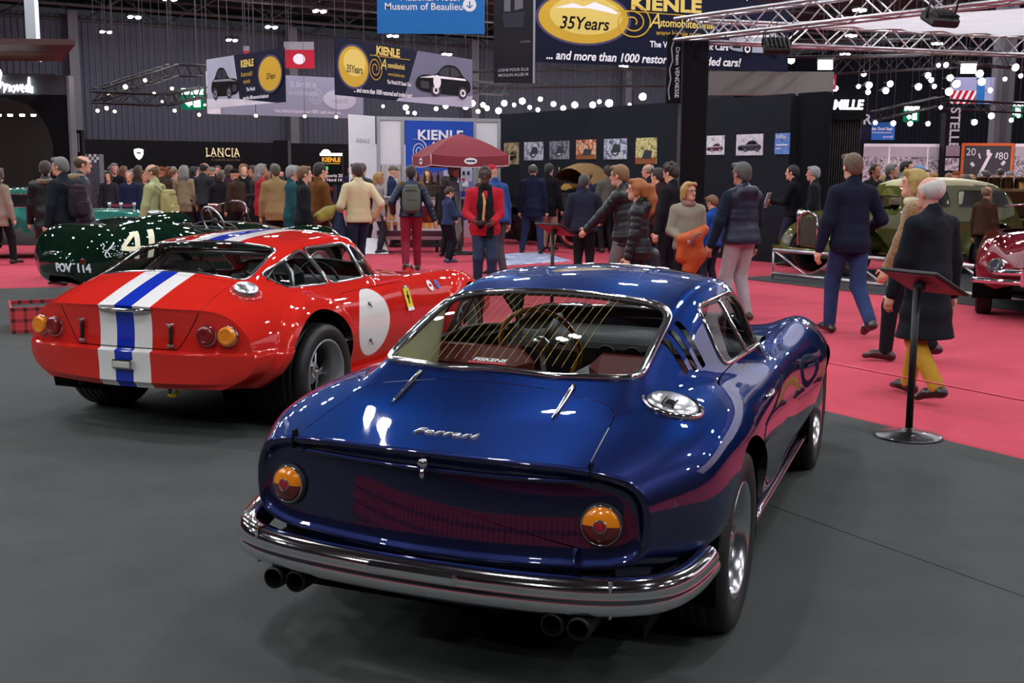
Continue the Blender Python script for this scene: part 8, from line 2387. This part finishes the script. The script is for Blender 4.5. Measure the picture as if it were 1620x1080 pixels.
e, i = person('person', at_d(1256, 19.95), -60, 'bearded man in black holding white papers by the photo wall', 1.78, hair=('crop', '1c1614'), top=('131419', 'plain'), bottom=('1a2236', 'denim'), hands=((-.12, .32, 1.12), (.28, .0, .82)))
t = MB(); t.box((0, 0, 0), (.21, .01, .28), mat('paper_white', 'dcdde0', .7), rot=Quaternion((1, 0, 0), .3)); o = t.build('papers'); o.matrix_world = Matrix.Translation(e.location) @ e.rotation_euler.to_matrix().to_4x4() @ Matrix.Translation((-.14, .42, 1.16)); tag(o, 'white sheets held by the bearded man in black', 'papers')
e, i = person('person', at_d(1289, 19.75), -66, 'grey-haired bearded man in a pink shirt and dark jacket by the photo wall', 1.76, skin='pink', hair=('short', '9a9896'), top=('1a1c22', 'plain'), under='c0a8b4', bottom=('1a1c22', 'plain'), detail=0)
# beyond the olive saloon and the brass-era car
R_ = [(1383, 22.3, 150, 'man with glasses and black hair behind the olive saloon', 'tan', ('crop', '1a1412'), '17181c'), (1408, 21.9, 110, 'grey-haired man with glasses beyond the pale saloon roof', 'pink', ('short', '6a6866'), '1c1d22'),
      (1431, 22.8, 120, 'smiling dark-haired man in grey towering behind the saloon', 'fair', ('short', '1c1512'), '7a7878'), (1424, 21.2, 150, 'fair-haired child behind the pale saloon roof', 'fair', ('bob', 'a5804a'), '8a7a6a'),
      (1562, 17.2, 60, 'balding man in a brown jacket before the brass engine', 'pink', ('ring', '7a5a3e'), '3e2418'), (1452, 24.0, 100, 'person in a pale blue cap beyond the olive saloon', 'fair', ('cap', '6a88a8'), '3a3a44')]
for u, d, f, lab, sk, hr_, tc in R_:
    hh = 1.90 if 'tower' in lab else (1.45 if 'child' in lab or 'brown jacket' in lab else 1.83)
    person('person', at_d(u, d), f, lab, hh, skin=sk, hair=hr_, top=(tc, 'plain'), bottom=('1a1a1e', 'plain'), detail=0)
e, i = person('person', at_d(1510, 22.6), 62, 'bald bearded man in a cream jumper leaning over the racing chassis', 1.76, skin='pink', hair=('ring', '4a3a30'), top=('b8b09a', 'plain'), bottom=('2a2a30', 'plain'), lean=32, nod=10, detail=0, hands=((-.2, .5, 1.0), (.2, .5, 1.0)))
e, i = person('person', at_d(1543, 23.3), 66, 'bald man in a pale jumper bending down beside the racing chassis', 1.70, skin='pink', hair=('bald', '4a3a30'), top=('c0b898', 'plain'), bottom=('2a2a30', 'plain'), lean=42, nod=20, detail=0, hands=((-.2, .5, .95), (.2, .5, .95)))
# the crowds: a few bodies, copied with clothes of their own
def protos():
    out = []
    for k, (hs, ln, bd, fe, hd_) in enumerate((('crop', .80, 1.05, None, None), ('short', .62, 1.1, WALK_L, None), ('long', .70, .95, None, ((-.15, .25, 1.1), (.25, .05, .8))), ('ring', .84, 1.12, None, ((-.2, .3, 1.0), (.2, .3, 1.0))), ('bob', .74, .95, WALK_R, None), ('cap', .80, 1.05, None, None))):
        e, i = person('person', (-40, 60, 0), 0, 'x', 1.72, hair=(hs, '2a1e18'), top=('1a1a1e', 'plain'), top_len=ln, bottom=('1a1a1e', 'plain'), build=bd, feet=fe, hands=hd_, detail=0)
        out.append((hs, e))
    return out
PROTO = protos(); used_proto = set()
TOPS = [('black', '141418'), ('navy', '18203a'), ('charcoal', '2c2e33'), ('dark brown', '3a2a20'), ('grey', '5c5e64'), ('red', '9a2430'), ('olive', '45462e'), ('blue', '24427a'), ('beige', '8f8064'), ('plum', '44283a'), ('dark green', '1f3a30')]
HAIRS = [('black', '17120f'), ('brown', '3d2a1c'), ('grey', '77756f'), ('fair', '8d6c3c'), ('auburn', '6d3a1c')]
SHAPE = {'crop': 'cropped', 'short': 'short', 'long': 'long', 'ring': 'thinning', 'bob': 'bobbed', 'cap': 'cap'}
seen_labels = {}
PLACED = [o.location.copy() for o in SC.objects if o.name.startswith('person') and o.location.y < 45]
def clear(u, d, lo, hi):
    for k in range(60):
        dd = d + (k + 1) // 2 * .35 * (1 if k % 2 else -1)
        q = Vector(at_d(u, dd))
        if lo <= dd <= hi and all((q - w).length > .62 for w in PLACED): break
    PLACED.append(q); return dd
def crowd(spots, where, group):
    rr = random.Random(len(where) * 7 + 3)
    for n, (u, d, f) in enumerate(spots):
        for _ in range(200):
            k = rr.randrange(6); ti = rr.randrange(len(TOPS)) if rr.random() < .55 else rr.randrange(4); hi = rr.randrange(5)
            hs, pe = PROTO[k]; tn, tc = TOPS[ti]; hn, hc = HAIRS[hi]
            lab = ('person in a %s coat and a %s cap %s' % (tn, hn, where)) if hs == 'cap' else ('person with %s %s hair in a %s coat %s' % (SHAPE[hs], hn, tn, where))
            if lab not in seen_labels: break
        seen_labels[lab] = 1
        if k in used_proto: c = dup_tree(pe)
        else: c = pe; used_proto.add(k)
        c.location = at_d(u, clear(u, d, 23, 41)); c.rotation_euler = (0, 0, -R(f)); q = rr.uniform(.93, 1.06) * .985; c.scale = (q, q, q)
        c['label'] = lab; c['group'] = group
        for ch in c.children:
            nm = ch.name.split('.')[0]
            m = {'jacket': cloth(tc), 'hair': mat('hair_' + hc, hc, .6, bump=(90, .6), noise=(40, .3), sheen=.2), 'cap': cloth(hc), 'body': mat('skin_' + rr.choice(['fair', 'pink', 'tan']), SKIN['fair'], .5, noise=(30, .06)), 'trousers': cloth(rr.choice(['16171c', '1c2640', '2a2826', '3a3a40']))}.get(nm)
            if m: ch.material_slots[0].link = 'OBJECT'; ch.material_slots[0].material = m
rr = random.Random(11)
L1 = []
for u in range(150, 440, 11):
    L1.append((u + rr.uniform(-4, 4), rr.uniform(24, 30) if u > 165 else 30, rr.choice([0, -60, 60, 150, 180, -120, 30])))
L2 = [(u + rr.uniform(-5, 5), rr.uniform(33, 40), rr.choice([0, 90, -90, 180, 20])) for u in range(160, 560, 13)]
crowd(L1, 'behind the green open car', 'visitors thronging behind the green open car')
crowd(L2, 'before the black lettered wall', 'visitors far back before the black lettered wall')
crowd([(u + rr.uniform(-6, 6), rr.uniform(24, 30), rr.choice([0, 150, 60, 180, -60])) for u in range(1380, 1640, 13)], 'beyond the racing chassis', 'visitors beyond the racing chassis')
for k, (hs, pe) in enumerate(PROTO):
    if k not in used_proto:
        for ch in list(pe.children): bpy.data.objects.remove(ch)
        bpy.data.objects.remove(pe)
